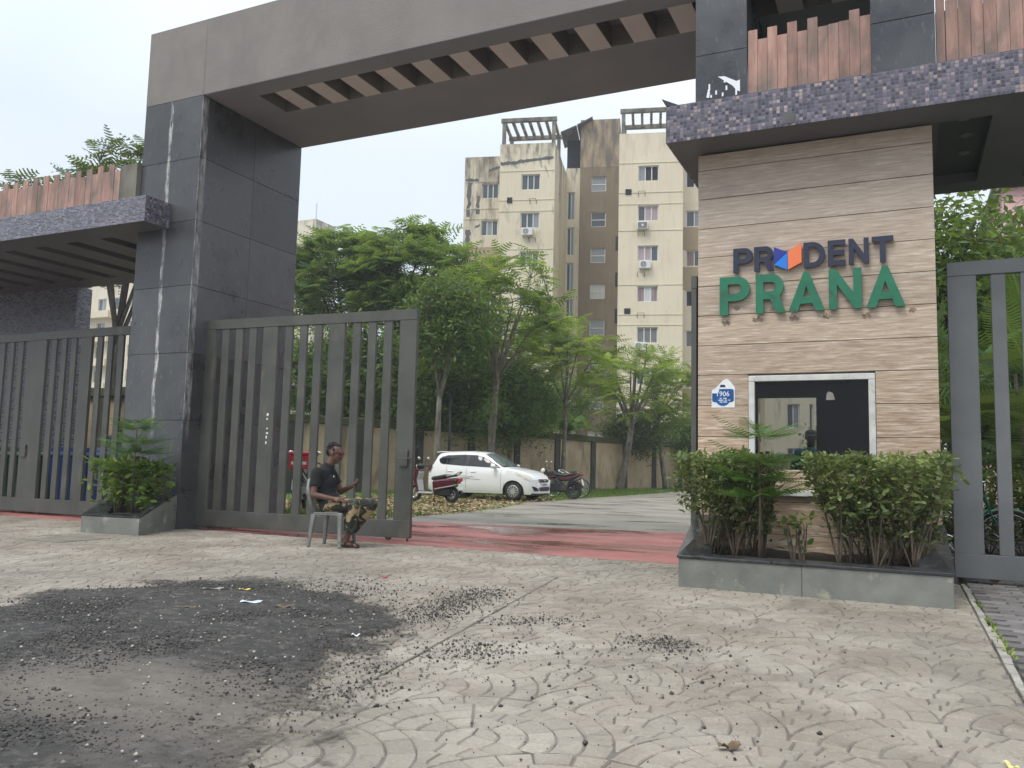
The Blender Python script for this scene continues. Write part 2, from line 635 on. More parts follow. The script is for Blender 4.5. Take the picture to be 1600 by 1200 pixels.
def travertine_mat(name):
    m, t, b = base_mat(name)
    oi = node(t, 'ShaderNodeObjectInfo').outputs['Random']
    p = coords(t, 'pos', (1, 1, 1))
    off = node(t, 'ShaderNodeCombineXYZ', {0: math_(t, 'MULTIPLY', oi, 40.), 1: 0., 2: math_(t, 'MULTIPLY', oi, 17.)})
    p = node(t, 'ShaderNodeVectorMath', {0: p, 1: off.outputs[0]}, operation='ADD').outputs[0]
    pv = node(t, 'ShaderNodeVectorMath', {0: p, 1: (2.2, 1, 30)}, operation='MULTIPLY').outputs[0]
    n1 = noise(t, pv, 1.5, 9, .68, .5)
    c = ramp(t, n1, [(.24, (.17, .095, .055)), (.38, (.33, .215, .135)), (.5, (.47, .345, .235)), (.58, (.56, .43, .32)), (.63, (.78, .68, .56)), (.68, (.52, .39, .285)), (.75, (.82, .73, .6))])
    pv2 = node(t, 'ShaderNodeVectorMath', {0: p, 1: (6, 1, 85)}, operation='MULTIPLY').outputs[0]
    n2 = noise(t, pv2, 1.4, 5, .6)
    c = mixc(t, node(t, 'ShaderNodeMapRange', {'Value': n2, 'From Min': .57, 'From Max': .7, 'To Max': .4}).outputs[0], c, (.17, .10, .06))
    f = node(t, 'ShaderNodeMapRange', {'Value': oi, 'To Min': .86, 'To Max': 1.1}).outputs[0]
    c = node(t, 'ShaderNodeVectorMath', {0: c, 'Scale': f}, operation='SCALE').outputs[0]
    pz = node(t, 'ShaderNodeSeparateXYZ', {0: coords(t, 'pos', (1, 1, 1))}).outputs['Z']
    zg = node(t, 'ShaderNodeMapRange', {'Value': math_(t, 'ADD', pz, math_(t, 'MULTIPLY', n1, 1.2)), 'From Min': 1.8, 'From Max': 4.6, 'To Max': .5}).outputs[0]
    c = mixc(t, zg, c, (.46, .41, .355))     # turns greyer higher up
    dk = noise(t, coords(t, 'pos', (1, 1, 1)), 1.7, 6)
    c = mixc(t, node(t, 'ShaderNodeMapRange', {'Value': dk, 'From Min': .55, 'From Max': .75, 'To Max': .3}).outputs[0], c, (.2, .15, .12))
    t.links.new(c, b.inputs['Base Color'])
    b.inputs['Roughness'].default_value = .45
    bp = node(t, 'ShaderNodeBump', {'Height': n1, 'Strength': .35, 'Distance': .012})
    t.links.new(bp.outputs[0], b.inputs['Normal'])
    return m


def wet_mat(name, c1, c2, c3, puddle=True, sc=.8, lo=.36, hi=.5):
    """painted or plain concrete with rain lying in its low spots"""
    m, t, b = base_mat(name)
    p = coords(t, 'pos', (1, 1, 1))
    n1 = noise(t, p, sc, 7, .6)
    c = ramp(t, n1, [(.32, c1), (.6, c2)])
    w = noise(t, coords(t, 'pos', (.5, 1.1, 1)), .9, 5, .55, .4)
    wf = node(t, 'ShaderNodeMapRange', {'Value': w, 'From Min': hi, 'From Max': lo}).outputs[0]
    sp = noise(t, p, 9, 6, .7)
    c = mixc(t, node(t, 'ShaderNodeMapRange', {'Value': sp, 'From Min': .6, 'From Max': .72, 'To Max': .6}).outputs[0], c, c3)
    c = mixc(t, math_(t, 'MULTIPLY', wf, .55), c, tuple(x * .35 for x in c1))
    t.links.new(c, b.inputs['Base Color'])
    t.links.new(node(t, 'ShaderNodeMapRange', {'Value': wf, 'To Min': .8, 'To Max': .14}).outputs[0], b.inputs['Roughness'])
    bp = node(t, 'ShaderNodeBump', {'Height': noise(t, p, 40, 4), 'Strength': math_(t, 'SUBTRACT', .25, math_(t, 'MULTIPLY', wf, .24)), 'Distance': .01})
    t.links.new(bp.outputs[0], b.inputs['Normal'])
    return m


def camo_mat(name):
    m, t, b = base_mat(name)
    p = coords(t, 'obj', (1, 1, 1))
    c = (.02, .024, .018)
    c = mixc(t, node(t, 'ShaderNodeMapRange', {'Value': noise(t, p, 8, 2, .5, .6), 'From Min': .5, 'From Max': .52}).outputs[0], c, (.35, .25, .13))
    p2 = node(t, 'ShaderNodeVectorMath', {0: p, 1: (3, 5, 1)}, operation='ADD').outputs[0]
    c = mixc(t, node(t, 'ShaderNodeMapRange', {'Value': noise(t, p2, 9, 2, .5, .6), 'From Min': .55, 'From Max': .57}).outputs[0], c, (.06, .075, .045))
    p3 = node(t, 'ShaderNodeVectorMath', {0: p, 1: (9, 1, 7)}, operation='ADD').outputs[0]
    c = mixc(t, node(t, 'ShaderNodeMapRange', {'Value': noise(t, p3, 11, 2, .5, .6), 'From Min': .6, 'From Max': .62}).outputs[0], c, (.05, .03, .02))
    t.links.new(c, b.inputs['Base Color'])
    b.inputs['Roughness'].default_value = .9
    bp = node(t, 'ShaderNodeBump', {'Height': noise(t, p, 26, 4), 'Strength': .6, 'Distance': .02})
    t.links.new(bp.outputs[0], b.inputs['Normal'])
    return m


m_plaster = M('textured_plaster', (.195, .178, .162), (.24, .22, .20), 1.5, .85, bump=.5, bsc=55, c3=(.12, .11, .105), sc3=.5, st3=(1, 1, .5), lo3=.5, hi3=.8)
m_lit_fin = M('lit_fin_face', (.58, .53, .50), (.66, .61, .575), 1.2, .85, bump=.2)  # pale colour stands in for light on the fin faces
m_beam_soffit = M('soffit_cool_grey', (.235, .24, .255), (.285, .285, .295), .9, .85, bump=.15, bsc=40)  # cooler and lighter than the plaster, offsetting warm bounced light by colour
m_granite = granite_mat('black_granite', (.046, .048, .05), (.078, .08, .082), .3)
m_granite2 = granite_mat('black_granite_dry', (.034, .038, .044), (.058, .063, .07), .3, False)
m_core = M('cement_core', (.09, .09, .09), (.14, .14, .135), 5, .9)
m_coping = M('polished_coping', (.016, .018, .02), (.035, .038, .042), 2, .28, .1, c3=(.10, .10, .095), sc3=5, lo3=.52, hi3=.8)
m_planter = M('grey_stone_slab', (.13, .135, .115), (.21, .21, .185), 3, .65, bump=.25, bsc=40, c3=(.36, .34, .26), sc3=4, lo3=.58, hi3=.7, rnd=.1)
m_mosaic = mosaic_mat('purple_mosaic', .038, .038, [(0, (.04, .037, .062)), (.4, (.088, .08, .118)), (.7, (.145, .128, .175)), (.88, (.23, .185, .215)), (1, (.40, .31, .28))], (.125, .12, .13))
m_mosaic2 = mosaic_mat('grey_mosaic', .075, .022, [(0, (.07, .07, .10)), (.5, (.15, .15, .185)), (1, (.29, .28, .32))], (.1, .1, .12), 1)
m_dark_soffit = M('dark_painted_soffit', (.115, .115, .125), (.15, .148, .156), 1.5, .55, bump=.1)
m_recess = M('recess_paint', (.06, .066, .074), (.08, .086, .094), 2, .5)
m_plank = M('weathered_red_plank', (.33, .185, .145), (.46, .285, .23), 2.5, .85, bump=.5, bsc=20, st=(9, 9, 1), rnd=.2, c3=(.155, .135, .115), sc3=1.5, st3=(2.4, 2.4, 1.0), lo3=.44, hi3=.7)
m_trav = travertine_mat('travertine_cladding')
m_gate = M('gate_paint', (.058, .06, .05), (.086, .087, .074), 2.2, .45, .12, bump=.2, bsc=40, c3=(.125, .105, .08), sc3=3.2, st3=(1.6, 1.6, .7), lo3=.56, hi3=.78)
m_gate_r = M('gate_paint_grey', (.11, .117, .118), (.15, .156, .157), 1.6, .42, .08, bump=.1, bsc=60, c3=(.075, .04, .028), sc3=3.1, lo3=.69, hi3=.71)
m_rust = M('rusty_iron', (.06, .032, .022), (.1, .05, .03), 12, .9, bump=.6)
m_white_frame = M('white_marble_frame', (.5, .5, .46), (.66, .65, .6), 6, .5, c3=(.2, .2, .18), sc3=7, lo3=.58, hi3=.75)
m_sill = M('white_sill', (.62, .62, .58), (.7, .7, .66), 4, .5)
m_room = M('dark_room_paint', (.035, .03, .027), (.05, .043, .038), 2, .7)
m_glass_guard = glass_mat('tinted_window_glass', (.012, .013, .014), .02, .72)
m_navy = M('navy_letter_acrylic', (.016, .02, .045), (.024, .028, .058), 6, .35)
m_green = M('green_letter_acrylic', (.012, .14, .072), (.018, .175, .092), 4, .35, c3=(.03, .10, .06), sc3=6)
m_blue = M('royal_blue_acrylic', (.018, .035, .28), None, 4, .35)
m_sky_blue = M('bright_blue_acrylic', (.01, .2, .72), None, 4, .35)
m_orange = M('orange_acrylic', (.85, .2, .07), None, 4, .4)
m_paper = M('white_paper', (.72, .74, .76), (.8, .8, .8), 9, .8)
m_badge = M('blue_print', (.006, .06, .22), (.01, .10, .32), 8, .6)
m_badge_dk = M('navy_print', (.012, .02, .07), None, 8, .6)
m_print_white = M('white_print', (.8, .82, .84), None, 8, .6)

m_stone = M('stamped_concrete', (.30, .27, .22), (.46, .42, .35), .9, .72, .12, bump=.6, bsc=45, tint=.09, c3=(.19, .17, .14), sc3=1.3, lo3=.47, hi3=.74)
m_stone, t, b = base_mat('stamped_concrete_worn')
p = coords(t, 'pos', (1, 1, 1))
n1 = noise(t, p, .8, 6, .6)
c = ramp(t, n1, [(.3, (.21, .175, .132)), (.5, (.285, .248, .2)), (.7, (.385, .343, .285))])
gr_ = noise(t, p, 55, 5, .75)
c = mixc(t, node(t, 'ShaderNodeMapRange', {'Value': gr_, 'From Min': .5, 'From Max': .68, 'To Max': .5}).outputs[0], c, (.22, .185, .145))
c = mixc(t, node(t, 'ShaderNodeMapRange', {'Value': gr_, 'From Min': .46, 'From Max': .34, 'To Max': .35}).outputs[0], c, (.52, .475, .395))
bl = noise(t, coords(t, 'pos', (1, .7, 1)), 1.9, 8, .68, .6)
c = mixc(t, node(t, 'ShaderNodeMapRange', {'Value': bl, 'From Min': .5, 'From Max': .7, 'To Max': .62}).outputs[0], c, (.11, .086, .064))
bl2 = noise(t, coords(t, 'pos', (.8, .5, 1)), .55, 5, .6)
c = mixc(t, node(t, 'ShaderNodeMapRange', {'Value': bl2, 'From Min': .5, 'From Max': .66, 'To Max': .5}).outputs[0], c, (.175, .16, .13))
f = node(t, 'ShaderNodeMapRange', {'Value': node(t, 'ShaderNodeAttribute', attribute_name='tint').outputs['Fac'], 'To Min': .9, 'To Max': 1.1}).outputs[0]
c = node(t, 'ShaderNodeVectorMath', {0: c, 'Scale': f}, operation='SCALE').outputs[0]
t.links.new(c, b.inputs['Base Color'])
b.inputs['Roughness'].default_value = .72
b.inputs['Specular IOR Level'].default_value = .35
bp = node(t, 'ShaderNodeBump', {'Height': math_(t, 'ADD', gr_, math_(t, 'MULTIPLY', noise(t, p, 14, 4), 1.5)), 'Strength': .55, 'Distance': .008})
t.links.new(bp.outputs[0], b.inputs['Normal'])
m_joint = M('joint_dirt', (.10, .088, .072), (.19, .17, .145), 6, .95, bump=.5)
m_paver = M('brick_paver', (.155, .14, .135), (.25, .225, .21), 3, .7, .15, bump=.6, bsc=50, rnd=.28, tint=.2, c3=(.10, .11, .085), sc3=2, lo3=.48, hi3=.7)
m_paver_joint = M('paver_joint_moss', (.045, .05, .032), (.07, .07, .05), 6, .95)
m_kerb = M('mortar_edge', (.22, .2, .17), (.38, .35, .30), 7, .9, bump=.6, bsc=30)
m_earth = M('bare_earth', (.12, .095, .07), (.2, .165, .125), 1.2, .95, bump=.5, bsc=12)
m_red = wet_mat('red_oxide_concrete', (.235, .072, .06), (.40, .155, .13), (.40, .27, .23), sc=.9, lo=.42, hi=.6)
m_drive = wet_mat('grey_concrete_drive', (.17, .15, .118), (.285, .255, .205), (.38, .35, .29), sc=.45, lo=.33, hi=.5)
m_gravel = M('asphalt_chips', (.022, .02, .019), (.11, .10, .088), 30, .85, tint=.6)
m_chip_pale = M('pale_stone_chips', (.3, .27, .22), (.45, .42, .36), 20, .85, tint=.3)
m_grass = leaf_mat('grass_blades', (.045, .085, .014), (.10, .19, .025), (.22, .32, .05), .3)
m_turf = M('turf_soil', (.07, .10, .02), (.14, .2, .045), 4, .95, bump=.6, bsc=30)
m_litter = M('dry_leaves', (.20, .12, .06), (.42, .30, .17), 25, .85, tint=.55)
m_soil = M('planter_soil', (.03, .024, .018), (.06, .045, .03), 10, .95, bump=.9, bsc=40)

m_wall = M('stained_boundary_plaster', (.33, .25, .15), (.45, .355, .225), .9, .9, bump=.3, bsc=25, c3=(.06, .05, .036), sc3=1.1, st3=(1.3, 1.3, .45), lo3=.5, hi3=.74)
m_pilaster = M('mossy_pilaster', (.035, .036, .026), (.085, .076, .056), 2.2, .95, bump=.5, bsc=25, st=(1.5, 1.5, .5), lo=.42, hi=.75)
m_moss = M('mossy_coping', (.022, .026, .012), (.06, .075, .02), 3, .95, bump=.9, bsc=20)
m_cream = facade_mat('cream_facade', (.60, .53, .39), (.67, .60, .455))
m_cream2 = facade_mat('cream_facade_clean', (.63, .555, .41), (.69, .615, .465), amt=.2)
m_cream_wing = facade_mat('cream_facade_shabby', (.54, .475, .355), (.63, .56, .425), z0=17, z1=26.5)
m_brown = facade_mat('brown_facade', (.20, .155, .105), (.24, .19, .135), (.09, .075, .06), 24, 31, .6)
m_browntop = facade_mat('brown_facade_weathered', (.34, .255, .165), (.42, .33, .225), (.11, .10, .085), 21, 29, .85)
m_band = facade_mat('tan_band', (.33, .255, .165), (.37, .29, .19), amt=.15)
m_far = facade_mat('far_facade', (.60, .55, .42), (.68, .62, .49), z0=27, z1=33)
m_pergola = M('stained_concrete_frame', (.06, .056, .048), (.27, .25, .2), 1.6, .9, st=(1, 1, .6))
m_win_frame = M('white_window_frame', (.62, .62, .6), None, 3, .5)
m_pane = glass_mat('window_pane', (.06, .075, .085), .08)
m_pane_lt = glass_mat('pale_window_pane', (.22, .24, .25), .12)
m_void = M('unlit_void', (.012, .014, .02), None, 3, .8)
m_curtain = M('pink_curtain', (.30, .22, .23), (.42, .36, .37), 3, .9, coord='obj', st=(9, 9, .2))
m_curtain2 = M('maroon_curtain', (.17, .08, .085), (.34, .29, .28), 3, .9, coord='obj', st=(9, 9, .2))
m_curtain3 = M('pale_curtain', (.42, .43, .44), (.6, .6, .58), 3, .9, coord='obj', st=(9, 9, .2))
m_ac = M('white_ac_casing', (.62, .62, .6), None, 3, .5)
m_grille = M('dark_grille', (.1, .1, .1), (.2, .2, .2), 30, .6)
m_solar = M('dark_roof_sheet', (.06, .06, .07), (.13, .12, .12), 2, .5)
m_pink = M('pink_wall_paint', (.72, .42, .45), (.76, .48, .5), 1, .85)

m_bark = M('grey_bark', (.10, .085, .066), (.24, .21, .17), 3, .95, bump=.8, bsc=18, st=(2.5, 2.5, .8), c3=(.38, .36, .3), sc3=2.4, lo3=.56, hi3=.68)
m_bark2 = M('dark_bark', (.05, .042, .033), (.11, .095, .075), 4, .95, bump=.8, bsc=18, st=(2.5, 2.5, .8))
m_stem = M('woody_stem', (.075, .055, .036), (.17, .13, .09), 14, .9)
m_gul = leaf_mat('feathery_leaf', (.055, .11, .018), (.13, .23, .034), (.28, .40, .055), .5)
m_gul2 = leaf_mat('feathery_leaf_yellow', (.085, .14, .017), (.19, .295, .036), (.34, .45, .065), .5)
m_gul3 = leaf_mat('feathery_leaf_cool', (.042, .098, .028), (.105, .195, .046), (.21, .33, .07), .48)
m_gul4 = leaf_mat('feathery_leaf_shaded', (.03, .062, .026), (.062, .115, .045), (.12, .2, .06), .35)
m_mango = leaf_mat('dense_leaf', (.032, .072, .017), (.075, .15, .03), (.18, .29, .05), .4)
m_bush = leaf_mat('bush_leaf', (.048, .105, .02), (.12, .225, .035), (.28, .40, .065), .45)
m_hedge = leaf_mat('hedge_leaf', (.05, .075, .026), (.14, .19, .066), (.40, .46, .16), .35)
m_croton = leaf_mat('bright_shrub_leaf', (.04, .09, .015), (.13, .22, .03), (.38, .45, .06), .35)
m_arau = leaf_mat('needle_leaf', (.02, .065, .016), (.05, .14, .03), (.12, .26, .05), .25)
m_palm = leaf_mat('palm_leaf', (.025, .062, .018), (.062, .135, .032), (.18, .3, .06), .4)
m_banana = leaf_mat('banana_leaf', (.05, .12, .02), (.10, .21, .03), (.2, .34, .05), .5)

m_carpaint = M('white_car_paint', (.80, .80, .78), None, 2, .25, 0, coat=.6)
m_black = M('black_plastic', (.012, .012, .013), (.02, .02, .021), 9, .5, coord='obj')
m_tyre = M('tyre_rubber', (.014, .014, .014), (.03, .028, .025), 9, .85, coord='obj')
m_chrome = M('chrome', (.7, .7, .7), None, 3, .15, 0, metal=1, coord='obj')
m_silver = M('silver_paint', (.42, .42, .41), (.5, .5, .48), 6, .4, metal=.4, coord='obj')
m_carglass = glass_mat('car_glass', (.01, .012, .013), .03)
m_windscreen = glass_mat('car_windscreen', (.10, .13, .13), .03)
m_lamp = M('clear_headlamp', (.62, .58, .46), (.78, .76, .68), 14, .12, .05, coord='obj')
m_maroon = M('maroon_paint', (.075, .008, .016), (.1, .012, .02), 3, .25, .05, coord='obj', coat=.5)
m_redlamp = M('red_lens', (.5, .02, .02), None, 3, .2, coord='obj')
m_seat = M('black_vinyl', (.014, .014, .015), (.026, .026, .027), 8, .55, coord='obj')
m_redbox = M('red_box_plastic', (.55, .025, .03), None, 3, .4, coord='obj')
m_bike_green = M('green_bicycle_paint', (.02, .2, .12), None, 3, .3, coord='obj')
m_bike_blue = M('dark_blue_enamel', (.03, .035, .09), None, 3, .3, coord='obj')
m_bin_blue = M('blue_bin_plastic', (.008, .045, .2), (.012, .06, .26), 3, .5)
m_bin_blue2 = M('pale_blue_rim', (.16, .25, .42), None, 3, .5)
m_bin_green = M('green_bin_plastic', (.012, .05, .022), (.02, .07, .03), 3, .5)
m_bin_green2 = M('pale_green_rim', (.25, .36, .2), None, 3, .5)
m_skin = M('dark_brown_skin', (.105, .05, .032), (.15, .075, .048), 9, .55, coord='obj', bump=.1)
m_hair = M('black_hair', (.005, .0045, .0045), (.014, .012, .011), 40, .9, coord='obj', bump=.8, bsc=90)
m_shirt = M('black_polo_cotton', (.006, .006, .007), (.014, .014, .016), 7, .9, coord='obj', bump=1.0, bsc=11)
m_teal = M('turquoise_shirt', (.01, .25, .27), (.02, .32, .34), 6, .85, coord='obj', bump=.5, bsc=14)
m_mauve = M('mauve_shirt', (.13, .10, .17), (.2, .15, .24), 6, .85, coord='obj', bump=.5, bsc=14)
m_trouser = M('dark_trousers', (.02, .02, .026), (.03, .03, .036), 6, .9, coord='obj')
m_camo = camo_mat('camouflage_cotton')
m_chair = M('grey_moulded_plastic', (.12, .125, .11), (.22, .22, .20), 5, .5, coord='obj', c3=(.1, .1, .09), sc3=6)
m_sandal = M('brown_sandal', (.03, .018, .014), None, 3, .7, coord='obj')
m_eye = M('eye_white', (.6, .58, .55), None, 3, .3, coord='obj')
m_lips = M('lip_skin', (.10, .035, .032), None, 3, .5, coord='obj')
m_phone = M('phone_plastic', (.02, .02, .025), None, 3, .2, coord='obj')
m_cap = M('grey_cap_cloth', (.10, .10, .09), (.16, .15, .13), 8, .9, coord='obj')

# ================================================================== SETTING: ground
def vnoise(x, y, sc, seed=0):
    r_ = np.random.default_rng(seed).random((64, 64))
    x = np.asarray(x) * sc
    y = np.asarray(y) * sc
    xi, yi = np.floor(x).astype(int), np.floor(y).astype(int)
    fx, fy = x - xi, y - yi
    fx, fy = fx * fx * (3 - 2 * fx), fy * fy * (3 - 2 * fy)
    g_ = lambda a, b: r_[a % 64, b % 64]
    return (g_(xi, yi) * (1 - fx) + g_(xi + 1, yi) * fx) * (1 - fy) + (g_(xi, yi + 1) * (1 - fx) + g_(xi + 1, yi + 1) * fx) * fy


def fbm(x, y, sc, seed=0, o=4):
    return sum(vnoise(x, y, sc * 2 ** i, seed + i) * .5 ** i for i in range(o)) / sum(.5 ** i for i in range(o)) - .5


def sdist(px, py, poly):
    """signed distance to polygon, positive inside"""
    px, py = np.asarray(px, float), np.asarray(py, float)
    d = np.full(px.shape, 1e9)
    ins = np.zeros(px.shape, bool)
    n = len(poly)
    for i in range(n):
        (x1, y1), (x2, y2) = poly[i], poly[(i + 1) % n]
        ex, ey = x2 - x1, y2 - y1
        t = np.clip(((px - x1) * ex + (py - y1) * ey) / (ex * ex + ey * ey), 0, 1)
        d = np.minimum(d, np.hypot(px - x1 - t * ex, py - y1 - t * ey))
        c = ((y1 > py) != (y2 > py)) & (px < (x2 - x1) * (py - y1) / (y2 - y1 + 1e-12) + x1)
        ins ^= c
    return np.where(ins, d, -d)


def sheet(name, poly, z, mat, label, cat, kind='structure'):
    mb = MB()
    mb.add([(x, y, z) for x, y in poly], [tuple(range(len(poly)))])
    return tag(mb.build(name, mat), label, cat, kind=kind)


sheet('ground', [(-225, -225), (225, -225), (225, 225), (-225, 225)], -.09, m_earth, 'bare brown earth lying beneath and around all the paving', 'ground')
MUD = [(-11, .8), (-11, 3.1), (-7.5, 3.4), (-5.75, 3.9), (-5.95, 4.5), (-5.7, 5.2), (-5.1, 5.75), (-3.9, 5.5), (-3.05, 4.9), (-2.92, 4.15), (-2.78, 3.7), (-2.5, 3.1), (-2.3, 2.65), (-1.95, 2.1), (-1.9, .8)]

pave = thing('stamped_pavement', 'cream stamped concrete apron with fan pattern in front of the gateway', 'pavement', kind='structure')
mb = MB()
mb.add([(-16, 1.2, -.007), (.5, 1.2, -.007), (.5, 9.45, -.007), (-16, 9.45, -.007)], [(0, 1, 2, 3)])
mb.build('joint_bed', m_joint, pave)

R0, RS = .56, .112
stones = []
fwx, fwy = fw.x, fw.y
GJ = .0034


def fan_ring(cx, cy, ro, ri, a0, a1, avoid):
    """one ring of stones cut from an arc; corners inside a neighbouring fan are pushed out to its rim"""
    ns = max(2, int(round((a1 - a0) * (ro + ri) / 2 / .135)))
    cuts = [a0 + (a1 - a0) * (q + (random.uniform(-.22, .22) if 0 < q < ns else 0)) / ns for q in range(ns + 1)]
    for t0, t1 in zip(cuts, cuts[1:]):
        pts = []
        wob = random.uniform(-.005, .005)
        for s_ in range(4):
            a = min(max(t0 + (t1 - t0) * s_ / 3, t0 + GJ / ro), t1 - GJ / ro)
            pts.append([cx + (ro - GJ + wob * s_ / 3) * math.cos(a), cy + (ro - GJ + wob * s_ / 3) * math.sin(a)])
        for s_ in range(3, -1, -1):
            a = min(max(t0 + (t1 - t0) * s_ / 3, t0 + GJ / ri), t1 - GJ / ri)
            pts.append([cx + (ri + GJ) * math.cos(a), cy + (ri + GJ) * math.sin(a)])
        nin = 0
        for p in pts:
            for lx, ly, lr in avoid:
                d = math.hypot(p[0] - lx, p[1] - ly)
                if d < lr + GJ:
                    nin += 1
                    f_ = (lr + GJ) / max(d, 1e-6)
                    p[0], p[1] = lx + (p[0] - lx) * f_, ly + (p[1] - ly) * f_
            p[0] = min(p[0], .492)
            p[1] = min(max(p[1], 1.25), 9.44)
        if nin >= len(pts):
            continue
        ar = sum(pts[m_][0] * pts[(m_ + 1) % 8][1] - pts[(m_ + 1) % 8][0] * pts[m_][1] for m_ in range(8)) / 2
        if ar > .0016:
            stones.append((sum(p[0] for p in pts) / 8, sum(p[1] for p in pts) / 8, pts))


for j in range(0, 19):
    for i in range(-14, 2):
        cx, cy = i * 2 * R0 + (j % 2) * R0 + .13, .2 + j * R0
        dep, lat = cx * fwx + cy * fwy, cx * rt.x + cy * rt.y
        if dep < .4 or abs(lat) > dep * .66 + 1.4:
            continue
        low = [(cx - R0, cy - R0, R0), (cx + R0, cy - R0, R0)]
        tip = (cx, cy - R0)
        for k in range(5):
            fan_ring(cx, cy, R0 - k * RS, max(R0 - (k + 1) * RS, .012), -R(14), math.pi + R(14), low + [(tip[0], tip[1], R0)])
        for k in range(5):
            ro = R0 - k * RS
            fan_ring(tip[0], tip[1], ro, max(ro - RS, .02), R(90) - min(1.2, .75 + .1 * k), R(90) + min(1.2, .75 + .1 * k), low)
sx_ = np.array([s[0] for s in stones])
sy_ = np.array([s[1] for s in stones])
keep = sdist(sx_, sy_, MUD) < .35
stones = [s for s, k in zip(stones, keep) if k]


def on_screen(x, y):
    dep = x * fwx + y * fwy
    lat = x * rt.x + y * rt.y
    py = 600 + 1298 * (H * math.cos(pitch) / max(dep, .1) + math.tan(pitch))
    return dep > .5 and abs(lat) < dep * .66 and H / dep < .36


stones.sort(key=lambda s: (not on_screen(s[0], s[1]), s[0] ** 2 + s[1] ** 2))


def stone_geo(mb, cx, cy, pts, ox, oy, seed):
    n = len(pts)
    rr = random.Random(seed)
    tz = rr.uniform(-.003, .0012)
    tx, ty = rr.uniform(-.012, .012), rr.uniform(-.012, .012)
    v = []
    for x, y in pts:
        v.append((x - ox, y - oy, -.0075))
    for x, y in pts:
        dx, dy = cx - x, cy - y
        L = math.hypot(dx, dy) + 1e-6
        b = min(.007, L * .3)
        x2, y2 = x + dx / L * b, y + dy / L * b
        v.append((x2 - ox, y2 - oy, tz + (x2 - cx) * tx + (y2 - cy) * ty))
    mb.add(v, [tuple(range(n, 2 * n))] + [(i, (i + 1) % n, n + (i + 1) % n, n + i) for i in range(n)])


def set_tint(me, vals):
    a = me.attributes.new('tint', 'FLOAT', 'POINT')
    a.data.foreach_set('value', np.asarray(vals, np.float32))


for k, (cx, cy, pts) in enumerate(stones[:290]):
    mb = MB()
    stone_geo(mb, cx, cy, pts, cx, cy, k)
    me = mb.mesh('cobble')
    set_tint(me, [random.random()] * len(mb.v))
    link('cobble', me, m_stone, pave, (cx, cy, 0))
mb = MB()
tv = []
for k, (cx, cy, pts) in enumerate(stones[290:]):
    n0 = len(mb.v)
    stone_geo(mb, cx, cy, pts, 0, 0, k + 999)
    tv += [random.random()] * (len(mb.v) - n0)
me = mb.mesh('cobble_field')
set_tint(me, tv)
link('cobble_field', me, m_stone, pave)['kind'] = 'stuff'
mb = MB()
a_, b_ = Vector((-2.33, 3.35, .0035)), Vector((-3.03, 7.6, .0035))
for q in range(12):
    p0, p1 = a_.lerp(b_, q / 12), a_.lerp(b_, (q + 1) / 12)
    w0, w1 = random.uniform(.004, .009), random.uniform(.004, .009)
    mb.quad(p0 - Vector((w0, 0, 0)), p0 + Vector((w0, 0, 0)), p1 + Vector((w1, 0, 0)), p1 - Vector((w1, 0, 0)))
mb.build('expansion_joint', m_joint, pave)

# brick paver footpath on the right, running through below the right gate
foot = thing('brick_footpath', 'damp grey brick paver footpath along the right edge', 'footpath', kind='structure')
mb = MB()
mb.add([(.56, 1.2, -.03), (6, 1.2, -.03), (6, 17, -.03), (.56, 17, -.03)], [(0, 1, 2, 3)])
mb.build('joint_bed', m_paver_joint, foot)
pb = MB().box(-.108, .108, -.053, .053, -.05, 0).mesh('paver', bevel=.006)
pb.materials.append(m_paver)
cells = []
for j in range(0, 136):
    for i in range(0, 22):
        x, y = .68 + i * .225 + (j % 2) * .1125, 1.3 + j * .1145
        if x < 5.8 and x - y * .62 < .9:
            cells.append((x, y))
cells.sort(key=lambda c: (not on_screen(*c), math.hypot(*c)))
for x, y in cells[:290]:
    link('paver', pb, None, foot, (x + random.uniform(-.003, .003), y, -.012 + random.uniform(-.006, .004)), (random.uniform(-.02, .02), random.uniform(-.015, .015), random.uniform(-.012, .012)))
mb = MB()
for x, y in cells[290:]:
    z = -.012 + random.uniform(-.005, .004)
    mb.box(x - .108, x + .108, y - .053, y + .053, -.05, z)
me = mb.mesh('paver_field')
set_tint(me, np.repeat(rng.random(len(me.vertices) // 8), 8))
link('paver_field', me, m_paver, foot)['kind'] = 'stuff'
mb = MB()
y = 1.2
while y < 9.4:
    L = random.uniform(.1, .3)
    mb.box(.503 + random.uniform(0, .008), .553 + random.uniform(-.015, .01), y, y + L - .004, -.06, .004 + random.uniform(-.004, .008))
    y += L
tag(mb.build('mortar_kerb', m_kerb, bevel=.003), 'crumbling pale mortar edging between stamped concrete and brick pavers', 'kerb', kind='structure')

sheet('red_pavement', [(-30, 9.45), (-1.9, 9.45), (-1.9, 14.65), (-3.5, 14.25), (-8.2, 13.25), (-9.1, 13.0), (-30, 12.6)], -.002, m_red, 'worn red painted concrete strip inside the gateway', 'pavement')
sheet('driveway', [(-9.0, 12.9), (-8.2, 13.25), (-3.5, 14.25), (-1.9, 14.65), (.55, 14.65), (.55, 60), (-11.2, 60), (-10.6, 45), (-10.15, 38), (-10.25, 27), (-10.1, 22.5), (-9.3, 19.5), (-9.0, 17)], -.006, m_drive, 'wet grey concrete driveway behind the red strip', 'driveway')
sheet('verge', [(-30, 12.6), (-8.5, 12.6), (-8.5, 60), (-30, 60)], -.022, m_turf, 'grassy soil verge along the boundary wall', 'verge')
tag(MB().box(-9.95, -9.3, 6.95, 7.7, -.006, .0045).build('concrete_patch', M('patched_cement', (.15, .14, .105), (.22, .205, .16), 4, .9, bump=.4)), 'small grey repaired concrete square before the left planter', 'pavement patch', kind='structure')

